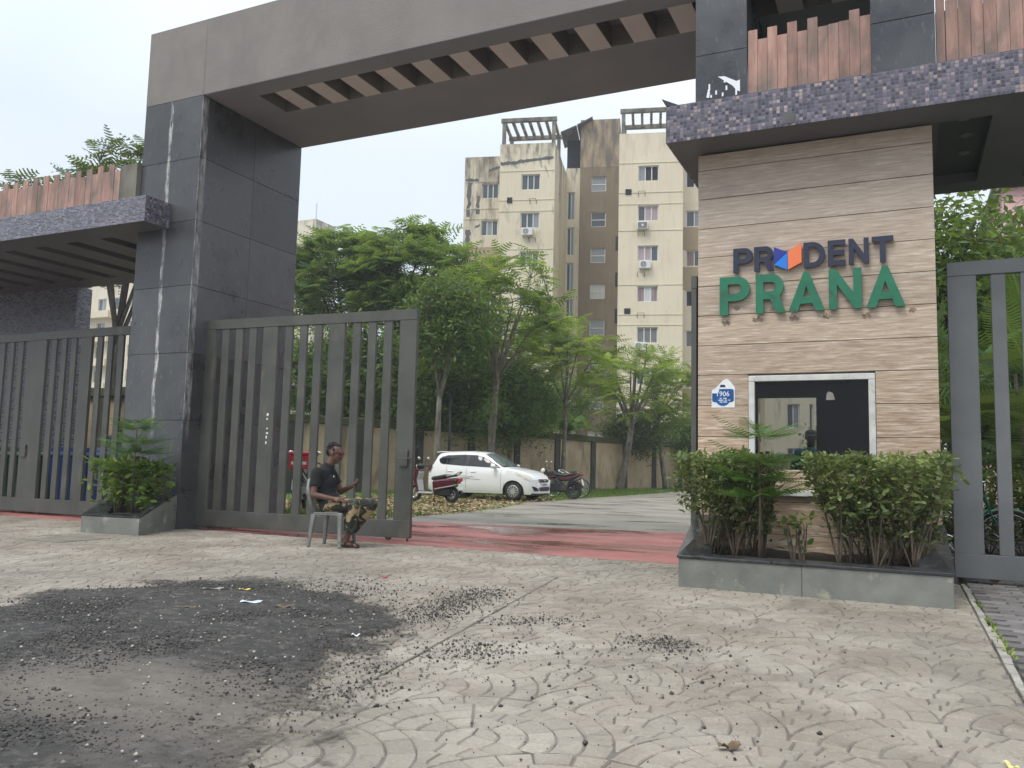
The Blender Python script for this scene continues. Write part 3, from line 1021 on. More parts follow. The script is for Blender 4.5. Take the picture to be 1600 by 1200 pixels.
# asphalt mud and chips in the left foreground
gx, gy = np.meshgrid(np.linspace(-10.5, -1.1, 260), np.linspace(.9, 7.0, 190))
sdv = sdist(gx, gy, MUD) + fbm(gx, gy, 1.6, 3) * .35
core = np.exp(-(((gx + 2.95) / 1.05) ** 2 + ((gy - 2.75) / .62) ** 2)) * 1.25
dark = np.clip(1.15 - core + fbm(gx, gy, 1.2, 9) * 1.1 - np.clip(.25 - sdv, 0, 1) * .9, 0, 1)
gz = .0045 + np.clip(sdv * .05, 0, .026) + np.clip(fbm(gx, gy, 3, 21) * .02 * np.clip(sdv * 4, 0, 1), -.004, .02)
alpha = np.clip(.47 + np.where(sdv > 0, sdv * 2.2, sdv * .95) + fbm(gx, gy, 4, 33) * 1.2, 0, 1)
nx = gx.shape[1]
idx = np.arange(gx.size).reshape(gx.shape)
F = np.stack([idx[:-1, :-1], idx[:-1, 1:], idx[1:, 1:], idx[1:, :-1]], -1).reshape(-1, 4)
ok = (sdv > -1.1).ravel()
F = F[ok[F].all(1)]
me = np_mesh('mud_patch', np.stack([gx, gy, gz], -1).reshape(-1, 3), F, dark.ravel())
me.shade_smooth()
al = me.attributes.new('film', 'FLOAT', 'POINT')
al.data.foreach_set('value', alpha.ravel().astype(np.float32))
m_mud, t, b = base_mat('asphalt_mud')
p_ = coords(t, 'pos', (1, 1, 1))
at = node(t, 'ShaderNodeAttribute', attribute_name='tint').outputs['Fac']
fn = noise(t, p_, 14, 8, .72)
n5 = math_(t, 'ADD', math_(t, 'MULTIPLY', noise(t, coords(t, 'pos', (1, 1.8, 1)), 2.2, 7, .68), .6), math_(t, 'MULTIPLY', noise(t, p_, 26, 6, .75), .4))
k_ = node(t, 'ShaderNodeMapRange', {'Value': math_(t, 'ADD', at, math_(t, 'MULTIPLY', math_(t, 'SUBTRACT', n5, .5), 2.6)), 'From Min': .38, 'From Max': .85}).outputs[0]
cm = mixc(t, k_, ramp(t, n5, [(.35, (.085, .072, .058)), (.62, (.19, .165, .135))]), ramp(t, fn, [(.3, (.014, .013, .012)), (.55, (.052, .047, .041)), (.72, (.2, .178, .15))]))
t.links.new(cm, b.inputs['Base Color'])
b.inputs['Roughness'].default_value = .85
bp = node(t, 'ShaderNodeBump', {'Height': noise(t, p_, 70, 5, .75), 'Strength': .8, 'Distance': .012})
t.links.new(bp.outputs[0], b.inputs['Normal'])
af = node(t, 'ShaderNodeAttribute', attribute_name='film').outputs['Fac']
ff = node(t, 'ShaderNodeMapRange', {'Value': math_(t, 'ADD', af, math_(t, 'MULTIPLY', math_(t, 'SUBTRACT', noise(t, p_, 22, 6, .7), .5), 1.5)), 'From Min': .3, 'From Max': .75}).outputs[0]
ms_ = node(t, 'ShaderNodeMixShader', {0: ff, 1: node(t, 'ShaderNodeBsdfTransparent').outputs[0], 2: b.outputs[0]})
t.links.new(ms_.outputs[0], t.nodes['Material Output'].inputs[0])
tag(link('mud_patch', me, m_mud), 'grey brown mud and black asphalt rubble spread over the left foreground', 'mud', kind='stuff')

OCT = ([(1, 0, 0), (-1, .1, 0), (0, 1, .1), (0, -1, 0), (.1, 0, .8), (0, 0, -.8)],
       [(0, 2, 4), (2, 1, 4), (1, 3, 4), (3, 0, 4), (2, 0, 5), (1, 2, 5), (3, 1, 5), (0, 3, 5)])


def chips(name, mat, P, S, label, cat='gravel'):
    n = len(P)
    D = rng.normal(size=(n, 3)) * [1, 1, .3]
    U = rng.normal(size=(n, 3)) * [.4, .4, .2] + [0, 0, 1]
    tag(link(name, scatter(name, *OCT, P, D, U, S, rng.random(n)), mat), label, cat, kind='stuff')


n = 170000
px_, py_ = rng.uniform(-9.5, -1.7, n), rng.uniform(1.2, 6.3, n)
s_ = sdist(px_, py_, MUD) + fbm(px_, py_, 1.6, 3) * .35
c_ = np.exp(-(((px_ + 2.95) / 1.05) ** 2 + ((py_ - 2.75) / .62) ** 2)) * 1.25
dk = np.clip(1.1 - c_ + fbm(px_, py_, 1.2, 9) * 1.3, .04, 1) * np.clip((s_ + .3) * 1.7, 0, 1) ** 1.8
sel = rng.random(n) < dk * .75
sel[np.hypot(px_, py_) < 1.5] = False
px_, py_, s_ = px_[sel], py_[sel], s_[sel]
zz = .005 + np.clip(s_ * .05, 0, .026)
sz = rng.gamma(1.5, .0020, len(px_)) + .0018
chips('asphalt_gravel', m_gravel, np.stack([px_, py_, zz], 1), np.minimum(sz, .016), 'black asphalt chips heaped in the left foreground')
cl = []
for (x0, y0, x1, y1, sg, nn) in [(-3.0, 4.9, -3.2, 6.5, .13, 900), (-1.45, 5.2, -1.2, 5.0, .11, 260), (-2.3, 4.2, -2.2, 4.4, .16, 240), (-2.55, 5.2, -2.1, 5.5, .1, 160),
                                  (-1.9, 4.6, -1.6, 4.4, .75, 300), (-1.5, 3.4, -.3, 3.6, .5, 60), (-3.6, 5.5, -4.8, 6.2, .35, 500), (-2.6, 3.9, -2.3, 3.0, .18, 350)]:
    nn = int(nn * 2.2)
    tt = rng.random(nn)
    cl.append(np.stack([x0 + (x1 - x0) * tt + rng.normal(0, sg, nn), y0 + (y1 - y0) * tt + rng.normal(0, sg, nn), np.full(nn, .004)], 1))
cl = np.concatenate(cl)
cl = cl[cl[:, 0] < .45]
chips('loose_gravel', m_gravel, cl, np.minimum(rng.gamma(1.1, .0024, len(cl)) + .0018, .014), 'loose black asphalt chips strewn over the stamped concrete')
n = 420
q_ = np.stack([rng.uniform(-6.5, -2.1, n), rng.uniform(1.8, 5.6, n)], 1)
q_ = q_[sdist(q_[:, 0], q_[:, 1], MUD) > .1]
chips('pale_gravel', m_chip_pale, np.column_stack([q_, np.full(len(q_), .034)]), rng.uniform(.004, .012, len(q_)), 'small pale stone and plaster crumbs among the asphalt rubble')


def scrap(name, label, cat, x, y, z, w, d, mat, rz, curl=.006):
    mb = MB()
    v, f = [], []
    for i in range(5):
        for k in range(3):
            v.append(((i / 4 - .5) * w, (k / 2 - .5) * d, curl * math.sin(i * 1.7 + k) + abs(curl) + .003 + z))
    for i in range(4):
        for k in range(2):
            f.append((i * 3 + k, (i + 1) * 3 + k, (i + 1) * 3 + k + 1, i * 3 + k + 1))
    mb.add(v, f)
    me = mb.mesh(name)
    o = link(name, me, mat, None, (x, y, 0), (0, 0, rz))
    m_ = o.modifiers.new('solid', 'SOLIDIFY')
    m_.thickness = .002
    return tag(o, label, cat)


m_packet = M('packet_print', (.5, .62, .74), (.72, .74, .76), 30, .4, coord='obj')
scrap('packet', 'crumpled pale blue plastic packet lying on the black rubble', 'litter', -4.27, 4.76, .03, .15, .07, m_packet, .5)
scrap('plastic_scrap', 'yellow plastic scrap on the rubble behind the blue packet', 'litter', -4.72, 5.18, .03, .09, .03, M('yellow_plastic', (.6, .5, .08), None, 3, .4), .5)
scrap('paper_scrap', 'torn beige paper on the rubble right of the blue packet', 'litter', -3.95, 4.72, .03, .1, .06, m_litter, .2)
scrap('paper_scrap', 'flat tan card scrap left of the blue packet', 'litter', -4.45, 4.35, .03, .09, .04, m_litter, 1.0)
scrap('paper_scrap', 'twisted pale rag of paper beside the yellow scrap', 'litter', -4.95, 5.08, .03, .16, .035, m_chip_pale, .7)
scrap('paper_scrap', 'small white paper at the right edge of the rubble', 'litter', -2.97, 4.22, .02, .05, .025, m_paper, .2, .008)
scrap('plastic_scrap', 'small red wrapper on the pavement behind the rubble', 'litter', -4.35, 6.6, .0, .06, .03, m_redlamp, .2, .008)
scrap('dry_leaf', 'curled brown leaf lying on the near stamped concrete', 'leaf', -.62, 3.33, 0, .09, .035, m_litter, .6, .014)
scrap('yellow_leaf', 'yellow fallen leaf at the edge beside the brick pavers', 'leaf', .34, 3.62, 0, .07, .022, M('yellow_leaf', (.6, .55, .2), None, 3, .6), 2.0, .01)

# leaf litter and grass on the verge
n = 11000
lp = np.stack([rng.uniform(-15.5, -8.7, n), 12.9 + 14 * rng.random(n) ** 1.1, np.full(n, 0.)], 1)
sel = (fbm(lp[:, 0], lp[:, 1], .7, 5) + .12 > -.12) & ((lp[:, 0] < -9.0 - np.clip((lp[:, 1] - 17) * .18, 0, 1.2) + rng.normal(0, .15, n)))
lp = lp[sel]
lp[:, 2] = rng.uniform(-.012, .03, len(lp))
tag(link('leaf_litter', scatter('leaf_litter', *LEAF, lp, rng.normal(size=lp.shape) * [1, 1, .25], rng.normal(size=lp.shape) * .35 + [0, 0, 1], rng.uniform(.06, .14, len(lp)), rng.random(len(lp))), m_litter),
    'dry brown fallen leaves covering the verge around the parked vehicles', 'leaf litter', kind='stuff')
BLADE = ([(-0, -.05, 0), (0, .05, 0), (1, 0, .18)], [(0, 1, 2)])
n = 60000
bp_ = np.concatenate([np.stack([rng.uniform(-18.5, -9.9, n), 25.3 + 27 * rng.random(n) ** 1.3], 1), np.stack([rng.uniform(-12, -9.2, 5000), rng.uniform(12.7, 15.5, 5000)], 1),
                      np.stack([rng.uniform(-18, -11.5, 5000), rng.uniform(13, 24, 5000)], 1)])
m_ = fbm(bp_[:, 0], bp_[:, 1], .6, 8) > -.22
bp_ = bp_[m_ & (bp_[:, 0] < np.where(bp_[:, 1] > 20, -10.1, -9.0))]
n = len(bp_)
dd = rng.normal(size=(n, 3)) * [.5, .5, 0] + [0, 0, 1]
tag(link('grass', scatter('grass', *BLADE, np.column_stack([bp_, np.full(n, -.02)]), dd, rng.normal(size=(n, 3)), rng.gamma(4, .02, n) + .02, rng.random(n)), m_grass), 'short bright green grass growing on the verge', 'grass', kind='stuff')

# ================================================================== ENTRANCE ARCH
arch = thing('entrance_arch', 'tall grey gateway arch with black granite pillar and slotted beam', 'gateway', (-10.47, 10.46, 0))
Y0, Y1, ZB, ZT = 9.28, 11.65, 6.77, 8.02
mb = MB()
slots = [(-9.05 + .621 * i, -9.05 + .621 * i + .32, 9.64, 10.30) for i in range(14) if -9.05 + .621 * i < -.7]
perforated(mb, -11.1, .42, Y0, Y1, slots, ZT - ZB, lambda u, v, d: (u, v, ZB + d))
mb.quad((-11.1, Y0 + .3, ZT + .002), (.42, Y0 + .3, ZT + .002), (.42, Y1 - .3, ZT + .002), (-11.1, Y1 - .3, ZT + .002))
mb.f = [q[::-1] for q in mb.f]
mb.build('beam', m_plaster, arch)
mb = MB()
perforated(mb, -9.83, .41, Y0 + .006, Y1 - .006, slots, .006, lambda u, v, d: (u, v, ZB - .007 + d))
mb.f = [q[::-1] for q in mb.f]
mb.build('soffit', m_beam_soffit, arch)
for x0, x1, y0, y1 in slots:
    MB().box(x0 - .05, x1 + .05, y0 - .05, y1 + .05, ZB + .3, ZB + .34).build('slot_lining', m_beam_soffit, arch)
    MB().box(x1 + .001, x1 + .300, y0, y1, ZB - .011, ZB - .0072).build('lit_fin_panel', m_lit_fin, arch)  # flush panel between slots, coloured as a lit fin face
mb = MB().box(-9.852, -9.846, Y0 - .002, Y0 + .01, ZB - .001, ZT + .002)
mb.build('seam', m_joint, arch)
pil = MB().box(-11.08, -9.86, Y0 + .02, Y1 - .02, -.05, ZB - .003).build('pillar', m_core, arch)
ZJ = [-.02, .57, 1.63, 2.67, 3.72, 4.75, 5.76, ZB - .004]


def tiles(parent, mat, xs, zs, y, name='granite_tile', face='y', t=.022):
    for i in range(len(xs) - 1):
        for j in range(len(zs) - 1):
            w, h = xs[i + 1] - xs[i] - .005, zs[j + 1] - zs[j] - .005
            c = (xs[i] + xs[i + 1]) / 2, (zs[j] + zs[j + 1]) / 2
            if face == 'y':
                m_ = MB().box(-w / 2, w / 2, 0, t, -h / 2, h / 2).mesh(name, bevel=.0025)
                o = link(name, m_, mat, parent, tuple(Vector((c[0], y + random.uniform(-.002, .002), c[1])) - WM[parent.name].translation))
            else:
                m_ = MB().box(-t, 0, -w / 2, w / 2, -h / 2, h / 2).mesh(name, bevel=.0025)
                o = link(name, m_, mat, parent, tuple(Vector((y + random.uniform(-.002, .002), c[0], c[1])) - WM[parent.name].translation))


tiles(pil, m_granite, [-11.1, -10.5, -9.84], ZJ, Y0 - .001)
tiles(pil, m_granite, [Y0 + .024, 10.47, Y1], ZJ, -9.84 + .001, face='x')
pil2 = MB().box(-11.1, -11.083, Y0 + .03, Y1, 0, ZB - .003).build('pillar_side', m_granite2, arch)

# ================================================================== GATES


def gate(name, label, mods, loc, rotz, mat, zb=.04, zt=3.22, ws=.27, g=.131, hinge=None, group='grey steel gate leaves', pale=None, hb=.24):
    """local x from the hinge side; wide stiles and groups of three bars"""
    root = thing(name, label, 'gate', loc, rotz, group)
    W = (mods + 1) * ws + mods * 7 * g
    z0, z1 = zb + hb, zt - .15
    MB().box(0, W, -.034, .034, zb, z0).build('rail', mat, root, bevel=.004, world=False)
    MB().box(0, W, -.034, .034, z1, zt).build('rail', mat, root, bevel=.004, world=False)
    sm = MB().box(0, ws, -.03, .03, z0 + .0005, z1 - .0005).mesh('stile', bevel=.004)
    sm.materials.append(mat)
    bm_ = MB().box(0, g, -.022, .022, z0 + .0005, z1 - .0005).mesh('bar', bevel=.004)
    bm_.materials.append(mat)
    x = 0
    for k in range(mods + 1):
        link('stile', sm, None, root, (x, 0, 0))
        if k < mods:
            for q in range(3):
                link('bar', bm_, None, root, (x + ws + g * (1 + 2 * q), random.uniform(-.002, .002), 0))
        x += ws + 7 * g
    lk = MB().box(W - .19, W - .06, -.062, -.0305, 1.02, 1.24)
    lk.tube([(W - .22, -.055, 1.13), (W - .02, -.055, 1.13)], .011, 6)
    lk.build('latch', mat, root, bevel=.004, world=False)
    for k in range(2):
        x_ = .35 + k * (W - .7)
        MB().tube([(x_, -.016, .048), (x_, .016, .048)], .046, 14).build('roller', m_rust, root, world=False)
    for z in ([.55, 1.4, 2.1, 2.85] if hinge else []):
        mb = MB().tube([(-.05, 0, z - .07), (-.05, 0, z + .07)], .03, 8)
        mb.box(-.09, .02, -.012, .012, z - .05, z + .05)
        mb.build('hinge', m_rust, root, bevel=.003, world=False)
    return root


ga = gate('gate_leaf', 'open grey slatted gate leaf behind the seated man', 3, (-9.93, 9.66, 0), math.atan2(.19, 3.8), m_gate, hinge=True)
MB().tube([(3.78, -.0, -.0), (3.78, 0, .2)], .014, 6).build('drop_bolt', m_rust, ga, world=False)
mb = MB()
for z, w in ((1.72, .02), (1.66, .012), (1.52, .016), (1.45, .03), (1.38, .012), (1.3, .008)):
    mb.box(1.335 + random.uniform(-.01, .01), 1.335 + w + random.uniform(0, .012), -.0325, -.0302, z, z + random.uniform(.02, .05))
mb.build('paint_flake', m_paper, ga, world=False)
gate('gate_leaf', 'closed grey slatted gate leaf between black pillar and its leftmost neighbour', 2, (-14.33, 10.0, 0), 0, m_gate, zt=3.3)
gate('gate_leaf', 'closed grey slatted gate leaf cut off by the left frame edge', 3, (-18.19, 10.03, 0), 0, m_gate, zt=3.3)
gate('gate_leaf', 'closed pale grey gate leaf beside the stone guardhouse at right', 3, (.47, 9.74, 0), 0, m_gate_r, zt=3.3)
gate('gate_leaf', 'open gate leaf seen edge-on at the left of the guardhouse', 3, (-2.105, 9.30, 0), R(90), m_gate, zt=3.27)

# ================================================================== GUARDHOUSE
gh = thing('guardhouse', 'travertine clad guardhouse with purple mosaic canopy and planked parapet', 'guardhouse', (-.85, 10.6, 0))
GW = (-1.5, -.23, .81, 2.1)
mb = MB()
perforated(mb, -2.03, .33, 0, 4.66, [GW], .2, lambda u, v, d: (u, Y0 + .022 + d, v))
mb.build('front_wall', m_core, gh)
mb = MB()
perforated(mb, -2.03, .33, 0, 4.66, [(-1.83, -1.04, .85, 2.1)], .15, lambda u, v, d: (u, 12.0 + d, v))
mb.box(-2.03, -1.88, Y0 + .23, 11.999, 0, 4.66)
mb.box(.18, .33, Y0 + .23, 11.999, 0, 4.66)
mb.box(-1.875, .175, Y0 + .23, 11.995, 2.6, 2.75)
mb.box(-1.875, .175, Y0 + .23, 11.995, -.02, .02)
mb.build('room', m_room, gh)
zr = [.03, .40, .745, 1.09, 1.435, 1.78, 2.12, 2.452, 2.79, 3.128, 3.46, 3.795, 4.14, 4.48, 4.665]
for j in range(len(zr) - 1):
    z0, z1 = zr[j] + .003, zr[j + 1] - .003
    spans = [(-2.052, .352)]
    if z1 <= GW[3] + .03 and z0 >= GW[2] - .05:
        spans = [(-2.052, GW[0] - .004), (GW[1] + .004, .352)]
    for xa, xb in spans:
        m_ = MB().box(xa, xb, -.022, 0, z0, z1).mesh('cladding_panel', bevel=.003)
        link('cladding_panel', m_, m_trav, gh, tuple(Vector((0, Y0 + .02 + random.uniform(-.002, .001), 0)) - WM[gh.name].translation))
wn = MB()
fw_ = .065
wn.box(GW[0], GW[0] + fw_, Y0 - .012, Y0 + .06, GW[2] + fw_, GW[3] - fw_)
wn.box(GW[1] - fw_, GW[1], Y0 - .012, Y0 + .06, GW[2] + fw_, GW[3] - fw_)
wn.box(GW[0], GW[1], Y0 - .013, Y0 + .06, GW[3] - fw_ + .0005, GW[3])
wf_ = wn.build('window', m_white_frame, gh, bevel=.006)
MB().box(GW[0] - .02, GW[1] + .02, Y0 - .06, Y0 + .06, GW[2], GW[2] + fw_ - .0005).build('sill', m_sill, wf_, bevel=.006)
MB().box(GW[0] + fw_, GW[1] - fw_, Y0 + .03, Y0 + .036, GW[2] + fw_, GW[3] - fw_).build('pane', m_glass_guard, wf_)
MB().xprism([(-.71, 1.83), (-.62, 1.83), (-.64, 1.9), (-.68, 1.92), (-.70, 1.9)], Y0 + .027, Y0 + .0285).build('sticker', m_chip_pale, wf_)
# canopy: a slab with a mosaic fascia, recessed soffit and downlights
CX0, CX1, CY0, CY1, CZ0, CZ1 = -2.31, 4.6, 8.8, 11.75, 4.68, 5.1
mb = MB()
rec = [(.42 + i * .95, .9 + i * .95, 9.3, 11.35) for i in range(4)]
perforated(mb, CX0 + .02, CX1, CY0 + .02, CY1, [(x0 - .0, x1, y0, y1) for x0, x1, y0, y1 in rec], .12, lambda u, v, d: (u, v, CZ0 + d))
mb.f = [q[::-1] for q in mb.f]
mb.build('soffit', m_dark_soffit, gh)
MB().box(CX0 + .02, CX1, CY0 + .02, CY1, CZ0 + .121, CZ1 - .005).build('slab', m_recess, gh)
MB().box(CX0, CX1, CY0, CY0 + .02, CZ0 - .003, CZ1).build('fascia', m_mosaic, gh)
MB().box(CX0, CX0 + .02, CY0 + .0205, CY1, CZ0 - .003, CZ1).build('fascia', m_mosaic, gh)
for x0, x1, y0, y1 in rec[:3]:
    for yy in (9.55, 10.05, 10.6):
        cx_ = (x0 + x1) / 2 + random.uniform(-.12, .1)
        mb = MB().torus((cx_, yy, CZ0 + .112), .055, .012, 'z', 16, 6)
        mb.tube([(cx_, yy, CZ0 + .118), (cx_, yy, CZ0 + .112)], .045, 14)
        mb.build('downlight', m_plaster, gh)
MB().box(-1.06, -.94, CY0 - .006, CY0 + .001, CZ0 + .02, CZ0 + .13).build('missing_tile_patch', m_core, gh)
# columns over the canopy, parapet planks between them
for xa, xb in ((-2.09, -1.5), (-.21, .41)):
    c = MB().box(xa + .02, xb - .02, Y0 + .024, Y1 - .1, CZ1 - .006, ZB - .004).build('column', m_granite2, gh)
    tiles(c, m_granite2, [xa, xb], [CZ1, 5.87, ZB - .005], Y0, t=.022)
mb = MB()
for q in range(7):
    a = random.uniform(0, 6)
    x_, z_ = -1.78 + random.uniform(-.16, .16), 5.42 + random.uniform(-.1, .1)
    mb.box(x_, x_ + .02, Y0 - .005, Y0 - .0035, z_, z_ + random.uniform(.03, .09))
mb.xprism([(-1.83, 5.58), (-1.75, 5.57), (-1.62, 5.49), (-1.58, 5.5), (-1.58, 5.36), (-1.62, 5.38), (-1.66, 5.44)], Y0 - .0055, Y0 - .004)
mb.xprism([(-1.96, 5.35), (-1.945, 5.43), (-1.93, 5.48), (-1.92, 5.4), (-1.93, 5.34)], Y0 - .0055, Y0 - .004)
mb.build('peeled_paint', m_print_white, gh)
tops = [6.08, 5.96, 6.08, 5.96, 6.09, 5.96, 6.09, 5.97, 5.975, 5.985, 6.09, 6.0]
MB().box(-1.495, -.215, Y0 + .06, Y0 + .12, CZ1 - .004, 5.9).build('parapet', m_core, gh)
MB().box(.415, 4.6, Y0 + .06, Y0 + .12, CZ1 - .004, 5.9).build('parapet', m_core, gh)


def plank(parent, x0, x1, z0, z1, y, t=.022):
    m_ = MB().box(-(x1 - x0) / 2 + .0012, (x1 - x0) / 2 - .0012, 0, t, z0, z1).mesh('plank', bevel=.002)
    return link('plank', m_, m_plank, parent, tuple(Vector(((x0 + x1) / 2, y + random.uniform(-.006, .006), 0)) - WM[parent.name].translation))


w_ = (1.29) / 12
for i in range(12):
    plank(gh, -1.497 + i * w_, -1.497 + (i + 1) * w_, CZ1 + .002, tops[i], Y0 + .03)
plank(gh, .415, .50, CZ1 + .002, 6.1, Y0 + .03)
for i in range(30):
    plank(gh, .505 + i * .115, .505 + (i + 1) * .115, CZ1 + .002, (6.0 if i < 1 else 6.1 if i % 2 else 6.02), Y0 + .03)
mb = MB().xprism([(-2.42, 5.55), (-2.12, 5.38), (-2.1, 5.3), (-2.3, 5.34)], 9.0, 9.06)
fl = thing('floodlight', 'small black floodlight on the mosaic canopy below the beam', 'floodlight', (-2.2, 9.1, 5.1))
mb = MB().hexa([(-2.36, 9.0, 5.20), (-2.14, 9.0, 5.10), (-2.14, 9.2, 5.10), (-2.36, 9.2, 5.20), (-2.42, 9.0, 5.30), (-2.17, 9.0, 5.17), (-2.17, 9.2, 5.17), (-2.42, 9.2, 5.30)])
mb.build('housing', m_black, fl, bevel=.008)
MB().box(-2.15, -2.11, 9.06, 9.14, 5.095, 5.2).build('bracket', m_black, fl, bevel=.003)
# planter before the guardhouse: slabs, sloped granite coping, soil
pl = thing('planter_box', 'large grey stone planter with sloping black coping before the guardhouse', 'planter', (-.8, 8.4, 0), group='stone planters at the gateway')
PXL, PXR, PY = -1.87, .36, 7.66
m_ = []
for xa, xb in ((PXL, -.80), (-.797, PXR)):
    MB().box(xa, xb, PY, PY + .03, -.01, .255).build('side_slab', m_planter, pl, bevel=.003)
for sx__, xx in ((-1, PXL), (1, PXR)):
    x2 = -2.06 if sx__ < 0 else .36
    o = MB().hexa([(xx, PY + .031, -.01), (xx + .03 * -sx__, PY + .031, -.01), (x2 + .03 * -sx__, Y0 - .03, -.01), (x2, Y0 - .03, -.01),
                   (xx, PY + .031, .255), (xx + .03 * -sx__, PY + .031, .255), (x2 + .03 * -sx__, Y0 - .03, .555), (x2, Y0 - .03, .555)])
    o.build('side_slab', m_planter, pl)
cw = .25
MB().hexa([(PXL - .012, PY - .012, .256), (-1.05, PY - .012, .256), (-1.05, PY + cw, .262), (PXL + cw, PY + cw, .262),
           (PXL - .012, PY - .012, .28), (-1.05, PY - .012, .28), (-1.05, PY + cw, .286), (PXL + cw, PY + cw, .286)]).build('coping', m_coping, pl, bevel=.003)
MB().hexa([(-1.047, PY - .012, .256), (PXR + .012, PY - .012, .256), (PXR - cw, PY + cw, .262), (-1.047, PY + cw, .262),
           (-1.047, PY - .012, .28), (PXR + .012, PY - .012, .28), (PXR - cw, PY + cw, .286), (-1.047, PY + cw, .286)]).build('coping', m_coping, pl, bevel=.003)
MB().hexa([(PXL - .012, PY - .012, .258), (PXL + cw - .003, PY + cw, .258), (-2.075 + cw, Y0 - .004, .552), (-2.075, Y0 - .004, .552),
           (PXL - .012, PY - .012, .2815), (PXL + cw - .003, PY + cw, .288), (-2.075 + cw, Y0 - .004, .578), (-2.075, Y0 - .004, .578)]).build('coping', m_coping, pl, bevel=.002)
MB().hexa([(PXR + .012, PY - .012, .258), (PXR + .012, Y0 - .004, .552), (PXR - cw, Y0 - .004, .552), (PXR - cw + .003, PY + cw, .258),
           (PXR + .012, PY - .012, .2815), (PXR + .012, Y0 - .004, .578), (PXR - cw, Y0 - .004, .578), (PXR - cw + .003, PY + cw, .288)]).build('coping', m_coping, pl, bevel=.002)
mb = MB()
mb.hexa([(PXL + cw, PY + cw, -.01), (PXL + cw + .02, PY + cw, -.01), (-2.075 + cw + .02, Y0 - .01, -.01), (-2.075 + cw, Y0 - .01, -.01), (PXL + cw, PY + cw, .257), (PXL + cw + .02, PY + cw, .257), (-2.075 + cw + .02, Y0 - .01, .55), (-2.075 + cw, Y0 - .01, .55)])
mb.hexa([(PXR - cw - .02, PY + cw, -.01), (PXR - cw, PY + cw, -.01), (PXR - cw, Y0 - .01, -.01), (PXR - cw - .02, Y0 - .01, -.01), (PXR - cw - .02, PY + cw, .257), (PXR - cw, PY + cw, .257), (PXR - cw, Y0 - .01, .55), (PXR - cw - .02, Y0 - .01, .55)])
mb.build('inner_wall', m_coping, pl)
gx, gy = np.meshgrid(np.linspace(PXL - .02, PXR - .24, 30), np.linspace(PY + .2, Y0 - .01, 20))
idx = np.arange(gx.size).reshape(gx.shape)
F = np.stack([idx[:-1, :-1], idx[:-1, 1:], idx[1:, 1:], idx[1:, :-1]], -1).reshape(-1, 4)
V = np.stack([gx, gy, .235 + fbm(gx, gy, 5, 2) * .06], -1).reshape(-1, 3) - np.array([-.8, 8.4, 0])
link('soil', np_mesh('soil', V, F), m_soil, pl)

# small planter at the black pillar
p2 = thing('planter_box', 'small grey wedge planter at the foot of the black pillar', 'planter', (-10.2, 8.6, 0), group='stone planters at the gateway')
A, B, Cc, D = (-10.35, 8.06), (-9.39, 8.2), (-9.83, 9.25), (-11.1, 9.25)


def lerp2(p, q, t):
    return (p[0] + (q[0] - p[0]) * t, p[1] + (q[1] - p[1]) * t)


MB().hexa([(*A, -.01), (*B, -.01), (*lerp2(B, Cc, .03), -.01), (*lerp2(A, D, .03), -.01), (*A, .225), (*B, .225), (*lerp2(B, Cc, .03), .225), (*lerp2(A, D, .03), .225)]).build('side_slab', m_planter, p2)
i1, i2 = lerp2(B, A, .03), lerp2(Cc, D, .03)
b1, c1 = lerp2(B, Cc, .031), Cc
MB().hexa([(*i1, -.01), (*b1, -.01), (*c1, -.01), (*i2, -.01), (i1[0], i1[1] + .04, .232), (*b1, .232), (*c1, .52), (*i2, .52)]).build('side_slab', m_planter, p2)
MB().hexa([(*A, -.01), (*lerp2(A, B, .03), -.01), (*lerp2(D, Cc, .03), -.01), (*D, -.01), (A[0], A[1] + .035, .22), (*lerp2((A[0], A[1] + .035), B, .03), .22), (*lerp2(D, Cc, .03), .52), (*D, .52)]).build('side_slab', m_planter, p2)
ai, bi, ci, di = (-10.22, 8.36), (-9.68, 8.44), (-10.05, 9.24), (-10.85, 9.24)
for (o1, o2, n2, n1, za, zb_) in ((A, B, bi, ai, .226, .262), (B, Cc, ci, bi, .226, .53), (A, D, di, ai, .226, .53)):
    if o1 is A and o2 is B:
        pts = [(*o1, .227), (*o2, .227), (*n2, .236), (*n1, .236)]
    else:
        pts = [(*o1, .2275), (*o2, .53), (*n2, .53), (*n1, .2365)]
    MB().hexa(pts + [(x, y, z + .024) for x, y, z in pts]).build('coping', m_coping, p2, bevel=.002)
MB().prism([ai, bi, ci, di], 0, .25).build('soil', m_soil, p2)

# left canopy and its mosaic cabin
lc = thing('side_canopy', 'grey mosaic canopy with planked parapet left of the black pillar', 'canopy', (-13, 10.4, 0))
LX0, LX1 = -24, -10.4
mb = MB()
sl = [(-12.02 - .83 * i, -11.72 - .83 * i, 9.32, 11.5) for i in range(13)]
perforated(mb, LX0, -11.11, 9.281, 12.0, sl, .14, lambda u, v, d: (u, v, 4.66 + d))
perforated(mb, LX0, LX1 - .02, 8.82, 9.279, [], .14, lambda u, v, d: (u, v, 4.66 + d))
mb.f = [q[::-1] for q in mb.f]
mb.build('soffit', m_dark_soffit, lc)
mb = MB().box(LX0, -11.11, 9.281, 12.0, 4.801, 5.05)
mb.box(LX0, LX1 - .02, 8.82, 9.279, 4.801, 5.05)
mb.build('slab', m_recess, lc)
MB().box(LX0, LX1, 8.8, 8.82, 4.657, 5.06).build('fascia', m_mosaic2, lc)
MB().box(LX1 - .02, LX1, 8.8205, 9.278, 4.657, 5.06).build('fascia', m_mosaic, lc)
MB().box(-11.5, -11.115, 9.2, 9.3, 5.05, 5.8).build('parapet_end', m_pergola, lc)
MB().box(LX0, -11.505, 9.25, 9.32, 5.05, 5.66).build('parapet', m_core, lc)
x = -11.503
i = 0
